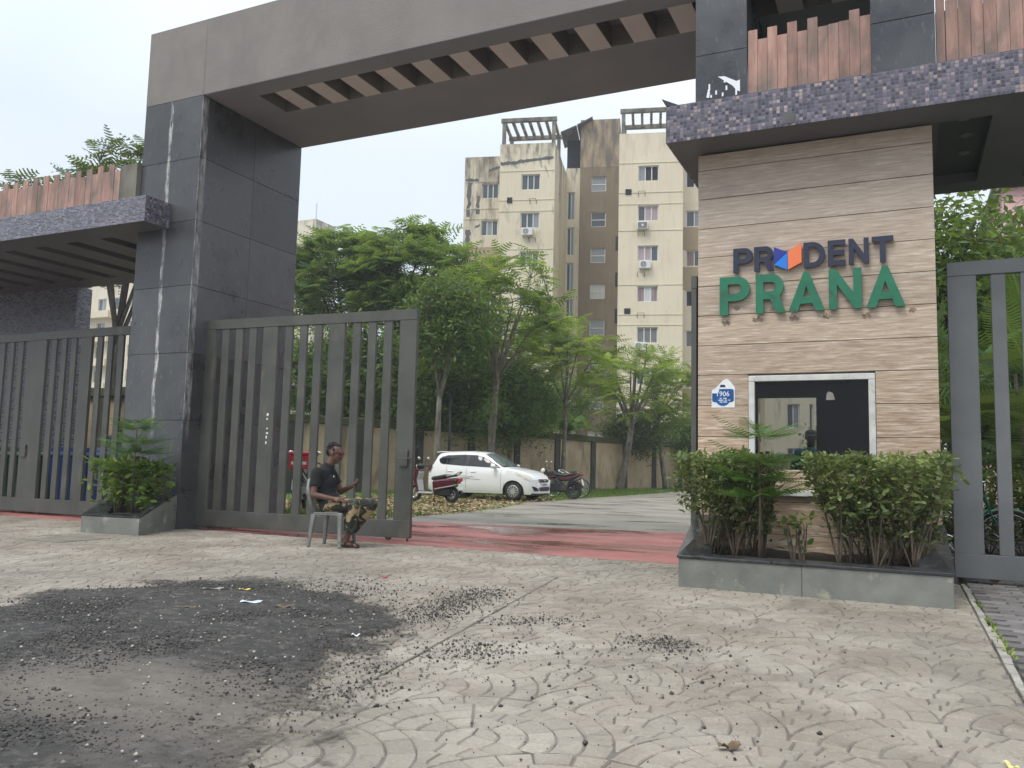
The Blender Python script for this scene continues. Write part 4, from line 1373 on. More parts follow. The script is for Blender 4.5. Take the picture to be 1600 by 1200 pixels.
while x > -22:
    plank(lc, x - .135, x, 5.052, (5.86 if i in (1, 3) or i % 2 else 5.735) + random.uniform(-.012, .012), 9.2)
    x -= .135
    i += 1
MB().box(-24, -15.85, 11.85, 12.2, 0, 4.655).build('mosaic_wall', m_mosaic2, lc)

# ================================================================== SIGN LETTERS


def arc(cx, cy, r, a0, a1, n=12, ry=None):
    ry = ry or r
    return [(cx + r * math.cos(R(a0 + (a1 - a0) * i / n)), cy + ry * math.sin(R(a0 + (a1 - a0) * i / n))) for i in range(n + 1)]


GLY = {
    'P': (.72, [[(0, 0), (0, 1), (.40, 1)] + arc(.40, .68, .32, 90, -90) + [(.2, .36), (.2, 0)], [(.2, .8), (.2, .56), (.40, .56)] + arc(.40, .68, .12, -90, 90)]),
    'R': (.76, [[(0, 0), (0, 1), (.40, 1)] + arc(.40, .68, .32, 90, -48) + [(.76, 0), (.53, 0), (.37, .36), (.2, .36), (.2, 0)], [(.2, .8), (.2, .56), (.40, .56)] + arc(.40, .68, .12, -90, 90)]),
    'A': (.86, [[(0, 0), (.37, 1), (.49, 1), (.86, 0), (.64, 0), (.575, .19), (.285, .19), (.22, 0)], [(.345, .36), (.515, .36), (.43, .64)]]),
    'N': (.76, [[(0, 0), (0, 1), (.17, 1), (.57, .40), (.57, 1), (.76, 1), (.76, 0), (.60, 0), (.19, .62), (.19, 0)]]),
    'D': (.80, [[(0, 0), (0, 1), (.32, 1)] + arc(.32, .5, .48, 90, -90, 18, .5)[1:] , [(.2, .19), (.2, .81), (.32, .81)] + arc(.32, .5, .27, 90, -90, 14, .31)[1:]]),
    'E': (.64, [[(0, 0), (0, 1), (.64, 1), (.64, .8), (.2, .8), (.2, .6), (.6, .6), (.6, .41), (.2, .41), (.2, .2), (.64, .2), (.64, 0)]]),
    'T': (.74, [[(.27, 0), (.27, .8), (0, .8), (0, 1), (.74, 1), (.74, .8), (.47, .8), (.47, 0)]]),
}
sg = thing('sign_lettering', 'navy and green raised letters PRUDENT PRANA on the travertine wall', 'sign', (-.85, Y0, 3.1))
for row, z0, h, mat in (('PRDENT', 3.245, .275, m_navy), ('PRANA', 2.775, .43, m_green)):
    spans = {'PRDENT': [(-1.65, -1.44), (-1.425, -1.21), (-.91, -.69), (-.665, -.49), (-.46, -.265), (-.235, -.03)],
             'PRANA': [(-1.8, -1.47), (-1.41, -1.10), (-1.07, -.70), (-.66, -.34), (-.30, .07)]}[row]
    for ch, (xa, xb) in zip(row, spans):
        w, spl = GLY[ch]
        me = poly_mesh([[(x / w * (xb - xa), y * h) for x, y in s] for s in spl], .016)
        link('letter', me, mat, sg, tuple(Vector((xa, Y0 - .045, z0)) - WM[sg.name].translation))
        st = MB()
        for fx, fz in ((.12, .25), (.12, .8)):
            st.box(xa + (xb - xa) * fx - .006, xa + (xb - xa) * fx + .006, Y0 - .03, Y0 + .001, z0 + h * fz - .006, z0 + h * fz + .006)
        if ch == 'P':
            st.build('stud', m_black, sg)
cxl, zl, hl = -1.075, 3.24, .30
for nm, pts, mat in (('logo_left', [(-1.215, 3.50), (-1.075, 3.435), (-1.215, 3.31)], m_blue), ('logo_corner', [(-1.075, 3.43), (-1.075, 3.24), (-1.215, 3.305)], m_sky_blue),
                     ('logo_right', [(-1.07, 3.24), (-1.07, 3.435), (-.93, 3.53), (-.93, 3.31)], m_orange)):
    cx_, cz_ = sum(p[0] for p in pts) / len(pts), sum(p[1] for p in pts) / len(pts)
    o = MB().xprism(pts, Y0 - .061, Y0 - .029).build(nm, mat, sg)
m_glue = M('old_glue_stain', (.16, .10, .065), (.33, .25, .18), 30, .8)
for gx0, gz0, gw in ((-1.74, 2.70, .07), (-1.40, 2.72, .09), (-1.02, 2.71, .08), (-.68, 2.715, .06), (-.30, 2.70, .07), (.13, 2.74, .05), (-1.22, 2.83, .08), (-1.62, 2.86, .05)):
    n_ = 14
    ph_ = random.uniform(0, 6)
    MB().add([(gx0 + gw * .8 * (.6 + .5 * math.sin(k * 2.3 + ph_) ** 2) * math.cos(k * 6.283 / n_), Y0 - .0042, gz0 + .032 * (.35 + .9 * math.sin(k * 1.7 + ph_) ** 2) * math.sin(k * 6.283 / n_)) for k in range(n_)], [tuple(range(n_ - 1, -1, -1))]).build('glue_stain', m_glue, gh)
# peeling paper notice with the number 1906
nt_ = thing('paper_notice', 'torn white paper notice with blue 1906 badge on the guardhouse wall', 'notice', (-1.775, Y0, 1.9))
MB().xprism([(-1.9, 1.755), (-1.648, 1.755), (-1.646, 1.98), (-1.70, 2.05), (-1.735, 2.075), (-1.78, 2.055), (-1.80, 2.03), (-1.865, 1.965), (-1.898, 1.95)], Y0 - .0065, Y0 - .005).build('sheet', m_paper, nt_)
me = poly_mesh([[(-.118, .06), (-.118, -.015)] + arc(-.095, -.015, .023, 180, 260, 5) + [(-.07, -.042)] + arc(0, .0, .082, 212, 328, 12) + [(.07, -.042)] + arc(.095, -.015, .023, 280, 360, 5) + [(.118, .09), (.10, .105), (.04, .107), (-.04, .107), (-.045, .075), (-.06, .058)]], .0006, 'badge')
link('badge', me, m_badge, nt_, (0, -.0078, -.045))
me = poly_mesh([[(-.03, 0), (.035, 0), (.025, .025), (-.02, .028)]], .0005, 'badge')
link('badge', me, m_badge_dk, nt_, (-.005, -.0078, .082))
me = text_mesh('1906', .075, .0006)
link('digits', me, m_print_white, nt_, (-.003, -.0095, -.018))
mb = MB()
for z, xs in ((1.853, [(-1.83, -1.81), (-1.79, -1.755)]), (1.833, [(-1.845, -1.79), (-1.775, -1.75), (-1.735, -1.715)]), (1.812, [(-1.83, -1.8), (-1.79, -1.75)])):
    for a, b2 in xs:
        mb.box(a + .02, b2 + .02, Y0 - .0092, Y0 - .0086, z, z + .009)
mb.build('small_print', m_print_white, nt_)

# ================================================================== BOUNDARY WALLS


def bwall(name, label, p0, p1, height, pitch_, group='boundary walls', cop=.26, pw=.3):
    a, b2 = Vector((*p0, 0)), Vector((*p1, 0))
    L = (b2 - a).length
    root = thing(name, label, 'wall', a, math.atan2(b2.y - a.y, b2.x - a.x), group)
    n = max(1, int(round(L / pitch_)))
    st = L / n
    hh = height - cop
    wm = MB().box(pw / 2 + .001, st - pw / 2 - .001, 0, .16, -.05, hh).mesh('wall_panel')
    wm.materials.append(m_wall)
    pm = MB().box(-pw / 2, pw / 2, -.07, .23, -.05, hh + .02).mesh('pilaster', bevel=.01)
    pm.materials.append(m_pilaster)
    for i in range(n + 1):
        if i < n:
            link('wall_panel', wm, None, root, (i * st, 0, random.uniform(-.0, .0)))
        link('pilaster', pm, None, root, (i * st, random.uniform(-.01, .01), 0))
    k = int(L / .55)
    xs = np.linspace(-pw / 2, L + pw / 2, k)
    v, f = [], []
    for i, x_ in enumerate(xs):
        j1, j2, j3 = (random.uniform(-.015, .015) for _ in range(3))
        v += [(x_, -.11 + j1, hh + .021), (x_, .27 + j2, hh + .021), (x_, .25 + j2, height - .03 + j3), (x_, .08, height + j3 + random.uniform(-.01, .03)), (x_, -.09 + j1, height - .03 + j3)]
    for i in range(len(xs) - 1):
        for q in range(5):
            f.append((i * 5 + q, i * 5 + (q + 1) % 5, (i + 1) * 5 + (q + 1) % 5, (i + 1) * 5 + q))
    f += [(4, 3, 2, 1, 0), tuple((len(xs) - 1) * 5 + q for q in range(5))]
    MB().add(v, f).build('coping', m_moss, root, world=False)
    return root


bwall('boundary_wall', 'long tan boundary wall with mossy coping behind the parked car', (-20.43, 16.5), (-11.2, 52.2), 2.7, 3.05, cop=.3, pw=.4)
bwall('boundary_wall', 'tall tan wall with dark coping seen through the closed left gate', (-36, 15.2), (-16.2, 15.2), 2.88, 3)
bwall('boundary_wall', 'far tan wall closing the end of the driveway', (-11.1, 52.3), (5, 52.3), 2.2, 3)
bwall('boundary_wall', 'tan wall behind the bicycle and hedge at right', (2.85, 31), (2.85, 10), 2.3, 3)

# ================================================================== APARTMENT BUILDINGS
panes_near = [m_pane, m_pane, m_pane_lt, m_curtain, m_curtain2, m_curtain3, m_pane]


def window(root, u0, u1, z0, z1, y, n=3, pick=None, vert=True, blind=False):
    """frame of real bars in a wall opening, panes behind it"""
    f = .07
    mb = MB()
    mb.box(u0, u1, y, y + .06, z0, z0 + f)
    mb.box(u0, u1, y, y + .06, z1 - f, z1)
    if vert:
        for k in range(n + 1):
            x_ = u0 + (u1 - u0 - f) * k / n
            mb.box(x_, x_ + f, y + .001, y + .059, z0 + f, z1 - f)
    else:
        for x_ in (u0, u1 - f):
            mb.box(x_, x_ + f, y + .001, y + .059, z0 + f, z1 - f)
        zm = (z0 + z1) / 2 - .05
        mb.box(u0 + f, u1 - f, y + .001, y + .059, zm, zm + f)
    w = mb.build('window', m_win_frame, root, world=False)
    for k in range(n if vert else 1):
        xa, xb = u0 + (u1 - u0) * k / n + f * .5, u0 + (u1 - u0) * (k + 1) / n - f * .1
        if not vert:
            xa, xb = u0 + .04, u1 - .04
        mat = pick[k % len(pick)] if pick else random.choice(panes_near)
        MB().box(xa, xb, y + .03, y + .045, z0 + f * .5, z1 - f * .5).build('pane', mat, w, world=False)
    return w


def block(root, u0, u1, y, ztop, depth, mat, holes, name='wall', rv=.22, sides=None, z0=0):
    mb = MB()
    perforated(mb, u0, u1, z0, ztop, holes, rv, lambda u, v, d: (u, y + d, v))
    mb.quad((u0, y + rv, z0), (u0, y + depth, z0), (u0, y + depth, ztop), (u0, y + rv, ztop))
    mb.quad((u1, y + depth, z0), (u1, y + rv, z0), (u1, y + rv, ztop), (u1, y + depth, ztop))
    mb.quad((u1, y + depth, z0), (u0, y + depth, z0), (u0, y + depth, ztop), (u1, y + depth, ztop))
    mb.quad((u0, y + rv, ztop - .6), (u1, y + rv, ztop - .6), (u1, y + depth, ztop - .6), (u0, y + depth, ztop - .6))
    o = mb.build(name, mat, root, world=False)
    if holes:
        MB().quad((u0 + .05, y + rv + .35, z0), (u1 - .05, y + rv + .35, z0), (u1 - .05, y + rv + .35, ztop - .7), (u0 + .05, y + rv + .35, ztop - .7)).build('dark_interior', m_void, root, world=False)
    return o


def courses(root, u0, u1, y, zs, mat, t=.035):
    for z in zs:
        MB().box(u0, u1, y - t, y - .001, z, z + .06).build('string_course', mat, root, world=False)


def pergola(root, u0, u1, y0, y1, z0, z1, n, mat):
    o = MB()
    for x_ in (u0, u1 - .28):
        for yy in (y0, y1 - .28):
            o.box(x_, x_ + .28, yy, yy + .28, z0, z1 - .3)
    o.box(u0 - .1, u1 + .1, y0 - .05, y0 + .25, z1 - .299, z1)
    o.box(u0 - .1, u1 + .1, y1 - .3, y1, z1 - .299, z1)
    p = o.build('pergola', mat, root, world=False)
    for i in range(n):
        x_ = u0 + .02 + (u1 - u0 - .26) * i / (n - 1)
        MB().box(x_, x_ + .2, y0 + .251, y1 - .301, z1 - .26, z1 - .02).build('pergola_slat', mat, p, world=False)


def bracket(root, u, y, z):
    mb = MB()
    for d in (0, .5):
        mb.box(u + d, u + d + .03, y - .4, y, z, z + .03)
        mb.box(u + d, u + d + .03, y - .03, y, z - .25, z - .001)
    mb.box(u, u + .53, y - .4, y - .37, z + .031, z + .06)
    mb.build('wall_bracket', m_rust, root, world=False)


AB = thing('apartment_building', 'tall cream and brown apartment block with stained parapets and rooftop pergolas', 'building', (-16.635, 59.32, 0), R(15.7))
ST = 3.09
fl_ = [23.94 - ST * k for k in range(8)]
# right block
hs = [(-1.0, .52, t_ - 1.2, t_) for t_ in fl_]
block(AB, -2.45, 2.32, 0, 26.5, 12, m_cream2, hs)
picks = [[m_pane_lt, m_void, m_void], [m_pane, m_curtain, m_curtain], [m_curtain, m_curtain, m_pane], [m_curtain2, m_curtain3, m_curtain2], [m_grille, m_grille, m_grille], None, None, [m_pane_lt, m_curtain3, m_pane]]
for h_, pk in zip(hs, picks):
    window(AB, h_[0], h_[1], h_[2], h_[3], .12, 3, pk)
courses(AB, -2.45, 2.32, 0, [24.14, 21.83, 20.93, 18.9 - .0, 14.75, 12.5, 11.72, 8.6, 5.5], m_cream2)
for z in (22.13, 12.99):
    MB().box(-1.95, -1.5, -.06, .05, z - .42, z).build('vent', m_void, AB, world=False)
for k in range(5):
    bracket(AB, -1.0, 0, fl_[k] - 2.15)
pergola(AB, -2.3, 2.2, .1, 3.4, 26.3, 28.5, 7, m_pergola)
# right wing with tan bands
hs = [(2.62, 3.85, t_ - 1.25, t_) for t_ in fl_[1:]]
hs += [(5.0, 6.2, a, b2) for _, _, a, b2 in hs]
hs.append((2.62, 3.85, fl_[0] - 1.25, fl_[0]))
block(AB, 2.33, 8.0, 1.6, 25.9, 10, m_cream2, hs)
for i, h_ in enumerate(hs):
    window(AB, h_[0], h_[1], h_[2], h_[3], 1.72, 2, [[m_pane, m_pane_lt], [m_curtain2, m_pane], [m_void, m_curtain3], [m_grille, m_grille]][i % 4])
for k in (2, 3, 6):
    MB().box(2.335, 7.99, 1.57, 1.598, fl_[k] + .02, fl_[k - 1] - 1.75 + .45).build('tan_band', m_band, AB, world=False)
# brown stair tower, set back
hs = [(-5.05, -3.8, 25.75 - ST * k - 1.28, 25.75 - ST * k) for k in range(8)]
block(AB, -6.02, -2.7, 7.1, 27.2, 8, m_brown, hs, 'stair_tower')
block(AB, -6.03, -2.69, 7.09, 30.8, 8, m_browntop, [], 'stair_tower_head', z0=26.6)
for i, h_ in enumerate(hs):
    window(AB, *h_, 7.2, 1, [[m_pane_lt], [m_pane], [m_pane_lt], [m_curtain3]][i % 4], vert=False)
for k in range(1, 6):
    MB().box(-2.95, -2.72, 7.06, 7.12, 23.6 - ST * k - 1.2, 23.6 - ST * k).build('vent', m_void, AB, world=False)
# recess panel with tall narrow windows
hs = [(-7.08, -6.45, 24.5 - ST * k - 2.4, 24.5 - ST * k) for k in range(7)]
block(AB, -7.25, -6.03, 7.2, 26.6, 6, m_cream, hs)
for h_ in hs:
    window(AB, *h_, 7.35, 2, [m_pane, m_pane_lt])
MB().box(-7.3, -6.04, 8.5, 9, 26.65, 29.6).build('stair_room', m_void, AB, world=False)
for a, b2, za, zb_ in ((-7.7, -6.35, 29.5, 30.05), (-6.3, -5.0, 30.1, 30.75)):
    MB().hexa([(a, 6.5, za), (b2, 6.5, zb_), (b2, 10, zb_), (a, 10, za), (a, 6.5, za + .1), (b2, 6.5, zb_ + .1), (b2, 10, zb_ + .1), (a, 10, za + .1)]).build('roof_sheet', m_solar, AB, world=False)
mb = MB()
mb.hexa([(-1.2, 5, 27.3), (3.6, 5, 28.9), (3.6, 9, 28.9), (-1.2, 9, 27.3), (-1.2, 5, 27.42), (3.6, 5, 29.02), (3.6, 9, 29.02), (-1.2, 9, 27.42)])
mb.build('roof_sheet', m_solar, AB, world=False)
# left block
hs = [(-10.1, -8.62, t_ - 1.25, t_) for t_ in fl_]
block(AB, -11.85, -7.47, 1.0, 26.45, 12, m_cream, hs)
for h_, pk in zip(hs, [[m_pane], [m_pane, m_pane, m_pane_lt], [m_pane, m_pane_lt, m_pane], None, None, None, None, None]):
    window(AB, *h_, 1.12, 3, pk)
mb = MB()
mb.quad((-7.468, 1.0, 0), (-7.15, 7.2, 0), (-7.15, 7.2, 26.0), (-7.468, 1.0, 26.45))
mb.build('side_wall', m_cream, AB, world=False)
mb = MB()
mb.box(-7.466, -7.30, 3.2, 7.2, 0, 26.2)
mb.build('side_step', m_cream_wing, AB, world=False)
courses(AB, -11.85, -7.47, 1.0, [24.2, 21.85, 20.95, 17.9], m_cream)
MB().box(-11.2, -10.8, .94, 1.05, 21.65, 22.1).build('vent', m_void, AB, world=False)
for k in range(3):
    bracket(AB, -9.4, 1.0, fl_[k] - 2.15)
pergola(AB, -11.75, -7.5, 1.1, 5, 26.3, 28.6, 7, m_pergola)
# far left wing
hs = [(-13.62, -12.25, t_ - 1.25, t_) for t_ in fl_]
block(AB, -15.1, -11.86, 2.8, 26.2, 9, m_cream_wing, hs)
for i, h_ in enumerate(hs):
    window(AB, *h_, 2.92, 3, [m_pane, m_pane_lt, m_pane] if i else [m_pane])
courses(AB, -15.1, -11.86, 2.8, [24.05, 21.8, 20.95], m_cream_wing)
MB().box(-15.09, -11.865, 2.77, 2.798, 16.3, 18.65).build('tan_band', m_band, AB, world=False)
# dark waterproofing smeared along cracks
m_bitumen = M('bitumen_repair', (.07, .072, .08), (.12, .12, .125), 2, .8)


def smear(u0, u1, z0, z1, y, w, seed):
    rr = random.Random(seed)
    n = 9
    mb = MB()
    along_u = abs(u1 - u0) > abs(z1 - z0)
    prev = None
    for i in range(n + 1):
        t_ = i / n
        cu, cz = u0 + (u1 - u0) * t_, z0 + (z1 - z0) * t_
        a, b2 = w * rr.uniform(.35, 1.2), w * rr.uniform(.35, 1.2)
        q = ((cu, cz - a), (cu, cz + b2)) if along_u else ((cu - a, cz), (cu + b2, cz))
        if prev:
            mb.quad((prev[0][0], y, prev[0][1]), (q[0][0], y, q[0][1]), (q[1][0], y, q[1][1]), (prev[1][0], y, prev[1][1]))
        prev = q
    mb.build('sealant_patch', m_bitumen, AB, world=False)


smear(-11.8, -9.9, 24.85, 25.0, .985, .17, 1)
smear(-10.3, -7.6, 25.0, 25.25, .984, .13, 2)
smear(-14.75, -14.6, 21.2, 24.4, 2.785, .2, 3)
smear(-15.0, -13.9, 24.3, 24.2, 2.784, .16, 4)
smear(-13.95, -13.9, 21.4, 22.9, 2.785, .16, 5)
smear(-13.1, -12.0, 25.0, 25.35, 2.785, .13, 6)
smear(-14.8, -14.7, 17.6, 20.1, 2.76, .24, 7)
smear(-14.0, -13.95, 17.4, 18.6, 2.76, .1, 8)
smear(-14.1, -13.7, 20.3, 20.5, 2.785, .12, 9)
# block seen through the guardhouse window
hs = [(9.5, 10.35, 5.9 - ST * k - 1.7 + 0, 5.9 - ST * k) for k in range(-4, 2)]
hs += [(11.0, 11.25, a - .2, b2) for _, _, a, b2 in hs[:6]] + [(13.2, 13.55, a - .2, b2) for _, _, a, b2 in hs[:6]]
block(AB, 8.01, 15, -1.0, 21, 10, m_cream, hs, rv=.3)
for h_ in hs:
    window(AB, *h_, -.85, 1 if h_[1] - h_[0] < .5 else 2, [m_pane, m_pane_lt])


def ac_unit(u, y, z, label, dark=False, w=.86, h=.6):
    p = WM[AB.name] @ Vector((u, y, z))
    o = thing('ac_unit', label, 'air conditioner', p, R(15.7), 'air conditioner units on the facade')
    MB().box(0, w, -.36, 0, 0, h).build('casing', m_ac, o, bevel=.03, world=False)
    if dark:
        MB().box(.07, w - .07, -.375, -.355, .07, h - .07).build('grille', m_grille, o, bevel=.005, world=False)
        MB().box(w * .4, w * .6, -.385, -.376, .2, .36).build('badge', m_ac, o, world=False)
    else:
        g_ = MB()
        g_.torus((w * .38, -.362, h / 2), .235, .014, 'y', 24, 5)
        g_.torus((w * .38, -.362, h / 2), .14, .01, 'y', 20, 5)
        g_.box(w * .38 - .23, w * .38 + .23, -.366, -.36, h / 2 - .01, h / 2 + .01)
        g_.box(w * .38 - .01, w * .38 + .01, -.3665, -.3605, h / 2 - .23, h / 2 + .23)
        g_.build('fan_guard', m_ac, o, world=False)
        MB().tube([(w * .38, -.3605, h / 2), (w * .38, -.3615, h / 2)], .22, 20).build('fan', m_grille, o, world=False)
    return o


ac_unit(-1.05, -.03, 18.95, 'boxy window air conditioner with dark grille under the second right-hand window', True, .8, .58)
ac_unit(-.88, -.03, 15.95, 'white outdoor unit under the third window of the right cream block')
ac_unit(-1.2, -.03, 9.82, 'white outdoor unit under the fifth window of the right block, just above tree tops')
ac_unit(-9.95, .97, 18.95, 'white outdoor unit under the second window of the left cream block')
ac_unit(-9.6, .97, 11.2, 'white outdoor unit half hidden by leaves low on the left block')

FB = thing('apartment_building', 'distant cream apartment block seen between the mosaic wall and pillar', 'building', (-90, 72, 0))
hs = []
for k in range(8):
    for i in range(9):
        hs.append((-11 + i * 2.9, -9.5 + i * 2.9, 1.2 + k * 3.05, 2.7 + k * 3.05))
block(FB, -24, 18, 0, 27, 12, m_far, hs)
for h_ in hs:
    if h_[0] > -9 and h_[2] < 20:
        window(FB, *h_, .12, 2, [m_pane, m_pane_lt, m_pane])
for k in range(7):
    MB().box(-4.2, 1.0, -1.1, -.001, k * 3.05 + .1, k * 3.05 + .95).build('balcony', m_cream2, FB, world=False)
    MB().box(7.5, 10.3, -1.0, -.001, k * 3.05 + .1, k * 3.05 + .95).build('balcony', m_cream2, FB, world=False)
TB = thing('apartment_building', 'weathered grey tower top peeping over trees beside the black pillar', 'building', (-66, 80, 0))
hs = [(-1.5 + 3 * i, 0 + 3 * i, 2 + 3.05 * k, 3.3 + 3.05 * k) for k in range(8) for i in range(1)]
block(TB, -4, 1.2, 0, 30.9, 4, m_far, hs)
for h_ in hs:
    window(TB, *h_, .12, 2, [m_pane, m_pane_lt])
MB().tube([(.4, 1, 30.2), (.4, 1, 33.2)], .09, 6).build('vent_pipe', m_win_frame, TB, world=False)
PH = thing('house', 'pink painted house corner behind the palms at the right edge', 'house', (6.6, 33, 0))
hs = [(-1.8, -.6, 1, 2.4), (-1.8, -.6, 4.2, 5.6)]
block(PH, -3.2, 4, 0, 11.2, 8, m_pink, hs)
for h_ in hs:
    window(PH, *h_, .12, 2)
MB().box(-3.5, 4.3, -.3, 8.3, 11.21, 11.4).build('roof', m_pergola, PH, world=False)

# street lamp by the wall
SL = thing('street_lamp', 'slim dark lamp post with curved arm beside the boundary wall', 'street lamp', (-14.8, 26.3, 0), R(10))
MB().tube([(0, 0, 0), (0, 0, 3.72)], [.055, .04], 8).build('pole', m_black, SL, world=False, smooth=True)
MB().tube([(0, 0, 3.68), (.12, .0, 3.8), (.5, .05, 3.95)], .025, 6).build('arm', m_black, SL, world=False, smooth=True)
mb = MB().hexa([(.42, -.08, 3.90), (1.2, -.06, 4.10), (1.2, .12, 4.10), (.42, .14, 3.90), (.42, -.08, 3.98), (1.2, -.06, 4.16), (1.2, .12, 4.16), (.42, .14, 3.98)])
mb.build('lamp_head', m_black, SL, bevel=.02, world=False)

# ================================================================== VEGETATION


def bez(p0, p1, p2, n=6):
    return [p0 * (1 - t) ** 2 + p1 * 2 * t * (1 - t) + p2 * t * t for t in [i / (n - 1) for i in range(n)]]


def tree(name, label, base, fork, c, rad, mat, barkm, kind='gul', limbs=6, tips=110, per=8, size=.5, r0=.11, seed=1, cat='tree', group=None, flat=.35, low=-.55, trunk_name='trunk'):
    rr = random.Random(seed)
    nr = np.random.default_rng(seed)
    root = thing(name, label, cat, base, 0, group)
    B_, F_, Cn = Vector(base), Vector(fork), Vector(c)
    mb = MB()
    mid = B_.lerp(F_, .5) + Vector((rr.uniform(-.08, .08), rr.uniform(-.08, .08), 0))
    path = bez(B_ - Vector((0, 0, .1)), mid * 2 - (B_ + F_) / 2, F_, 9)
    mb.tube(path, [r0 * (1.35 if i == 0 else 1.08 - .38 * i / 8) * rr.uniform(.94, 1.06) for i in range(9)], 8)
    ends = []
    allp = []
    for k in range(limbs):
        az = 2 * math.pi * k / limbs + rr.uniform(-.4, .4)
        el = rr.uniform(.05, 1.1)
        tgt = Cn + Vector((rad[0] * .72 * math.cos(az) * math.cos(el), rad[1] * .72 * math.sin(az) * math.cos(el), rad[2] * .8 * math.sin(el)))
        ctl = F_.lerp(tgt, .45) + Vector((0, 0, rr.uniform(-.25, .35)))
        st = F_ if k % 2 == 0 else path[-2].lerp(F_, rr.uniform(.2, .9))
        pp = bez(st, ctl, tgt, 7)
        rl = r0 * rr.uniform(.42, .58)
        mb.tube(pp, [rl * (1 - .78 * i / 6) for i in range(7)], 6)
        allp += pp[2:]
    tipsP = []
    for k in range(tips):
        for _ in range(30):
            p = nr.normal(size=3)
            p /= np.linalg.norm(p)
            if p[2] > low:
                break
        rfac = nr.uniform(.25, 1.0) ** .55
        P = Cn + Vector((p[0] * rad[0] * rfac, p[1] * rad[1] * rfac, p[2] * rad[2] * rfac))
        P += Vector((rr.uniform(-.15, .15), rr.uniform(-.15, .15), rr.uniform(-.12, .12)))
        q = min(allp, key=lambda w: (w - P).length_squared + (3 if w.z > P.z + .3 else 0))
        if (q - P).length < 2.6:
            m1 = q.lerp(P, .5) + Vector((rr.uniform(-.1, .1), rr.uniform(-.1, .1), rr.uniform(-.02, .12)))
            mb.tube([q, m1, P], [r0 * .13, r0 * .1, r0 * .05], 4, cap=False)
        tipsP.append(P)
    mb.build(trunk_name, barkm, root, smooth=True)
    T = np.array([list(p) for p in tipsP])
    if kind == 'gul':
        n = len(T) * per
        P = np.repeat(T, per, 0) + nr.normal(0, .05, (n, 3))
        az = np.tile(np.arange(per) * 2 * math.pi / per, len(T)) + np.repeat(nr.uniform(0, 6.28, len(T)), per) + nr.normal(0, .25, n)
        el = nr.normal(.18, flat, n)
        D = np.stack([np.cos(az) * np.cos(el), np.sin(az) * np.cos(el), np.sin(el)], 1)
        U = nr.normal(size=(n, 3)) * .28 + [0, 0, 1]
        tv = np.clip(np.repeat(nr.normal(.46, .3, len(T)), per) + nr.normal(0, .12, n), 0, 1)
        me = scatter('crown', *FROND, P, D, U, nr.uniform(.7, 1.25, n) * size, tv)
    else:
        n = len(T) * per
        P = np.repeat(T, per, 0) + nr.normal(0, size * 1.5, (n, 3))
        D = nr.normal(size=(n, 3)) * [1, 1, .6] + [0, 0, -.25 if kind == 'mango' else .25]
        U = nr.normal(size=(n, 3)) * .6 + [0, 0, 1]
        tv = np.clip(np.repeat(nr.normal(.42, .2, len(T)), per) + nr.normal(0, .14, n), 0, 1)
        me = scatter('crown', *LEAF4, P, D, U, nr.uniform(.6, 1.3, n) * size, tv)
    me.transform(Matrix.Translation(-B_))
    link('foliage' if cat != 'tree' else 'crown', me, mat, root)
    return root


TG = 'trees along the boundary wall'
tree('mango_tree', 'dense dark tree with mottled trunk behind the scooter', (-15.0, 25.85, 0), (-14.86, 25.6, 3.5), (-14.6, 25.5, 6.0), (1.6, 1.5, 1.9), m_mango, m_bark, 'mango', 8, 330, 26, .2, .13, 3, group=TG, low=-.85)
tree('gulmohar_tree', 'tall forked feathery tree rising behind the white car roof', (-14.83, 29.8, 0), (-14.5, 29.45, 4.5), (-14.1, 29.3, 7.0), (2.9, 2.4, 2.6), m_gul, m_bark, 'gul', 9, 150, 7, .62, .17, 4, group=TG, low=-.7)
tree('gulmohar_tree', 'slender feathery tree behind the motorcycle with thin leaning stems', (-14.1, 35.6, 0), (-13.9, 35.4, 4.0), (-13.5, 35.3, 5.9), (2.5, 2.2, 1.9), m_gul2, m_bark, 'gul', 7, 105, 7, .6, .12, 5, group=TG, low=-.7)
tree('gulmohar_tree', 'feathery tree with thick pale trunk past the bicycle wheel', (-13.6, 42.6, 0), (-12.9, 42.5, 3.4), (-12.75, 42.4, 5.5), (2.7, 2.3, 2.3), m_gul2, m_bark, 'gul', 8, 115, 7, .62, .21, 6, group=TG, low=-.75)
tree('gulmohar_tree', 'small leaning feathery tree nearest the guardhouse left edge', (-12.1, 46.6, 0), (-12.45, 46.0, 4.0), (-11.8, 46.1, 5.1), (1.7, 1.6, 2.4), m_gul2, m_bark, 'gul', 7, 105, 7, .58, .15, 7, group=TG, low=-.85)
TB_ = 'trees beyond the boundary wall'
tree('gulmohar_tree', 'broad spreading feathery tree directly above the open gate', (-20.2, 31.2, 0), (-20.3, 30.9, 6.6), (-19.5, 30.9, 9.1), (3.4, 2.8, 2.7), m_gul3, m_bark2, 'gul', 10, 300, 8, .78, .22, 8, group=TB_, low=-.75)
tree('gulmohar_tree', 'feathery tree touching the right edge of the black pillar', (-23.2, 31.0, 0), (-22.9, 30.9, 6.2), (-23.2, 30.5, 9.3), (2.9, 2.6, 2.6), m_gul3, m_bark2, 'gul', 9, 230, 8, .78, .2, 9, group=TB_, low=-.75)
tree('gulmohar_tree', 'leafy feathery tree between the forked tree and the apartment block', (-17.4, 36.6, 0), (-17.2, 36.2, 4.6), (-17.0, 36.0, 6.6), (2.6, 2.4, 2.1), m_gul, m_bark2, 'gul', 8, 130, 7, .66, .16, 10, group=TB_, low=-.75)
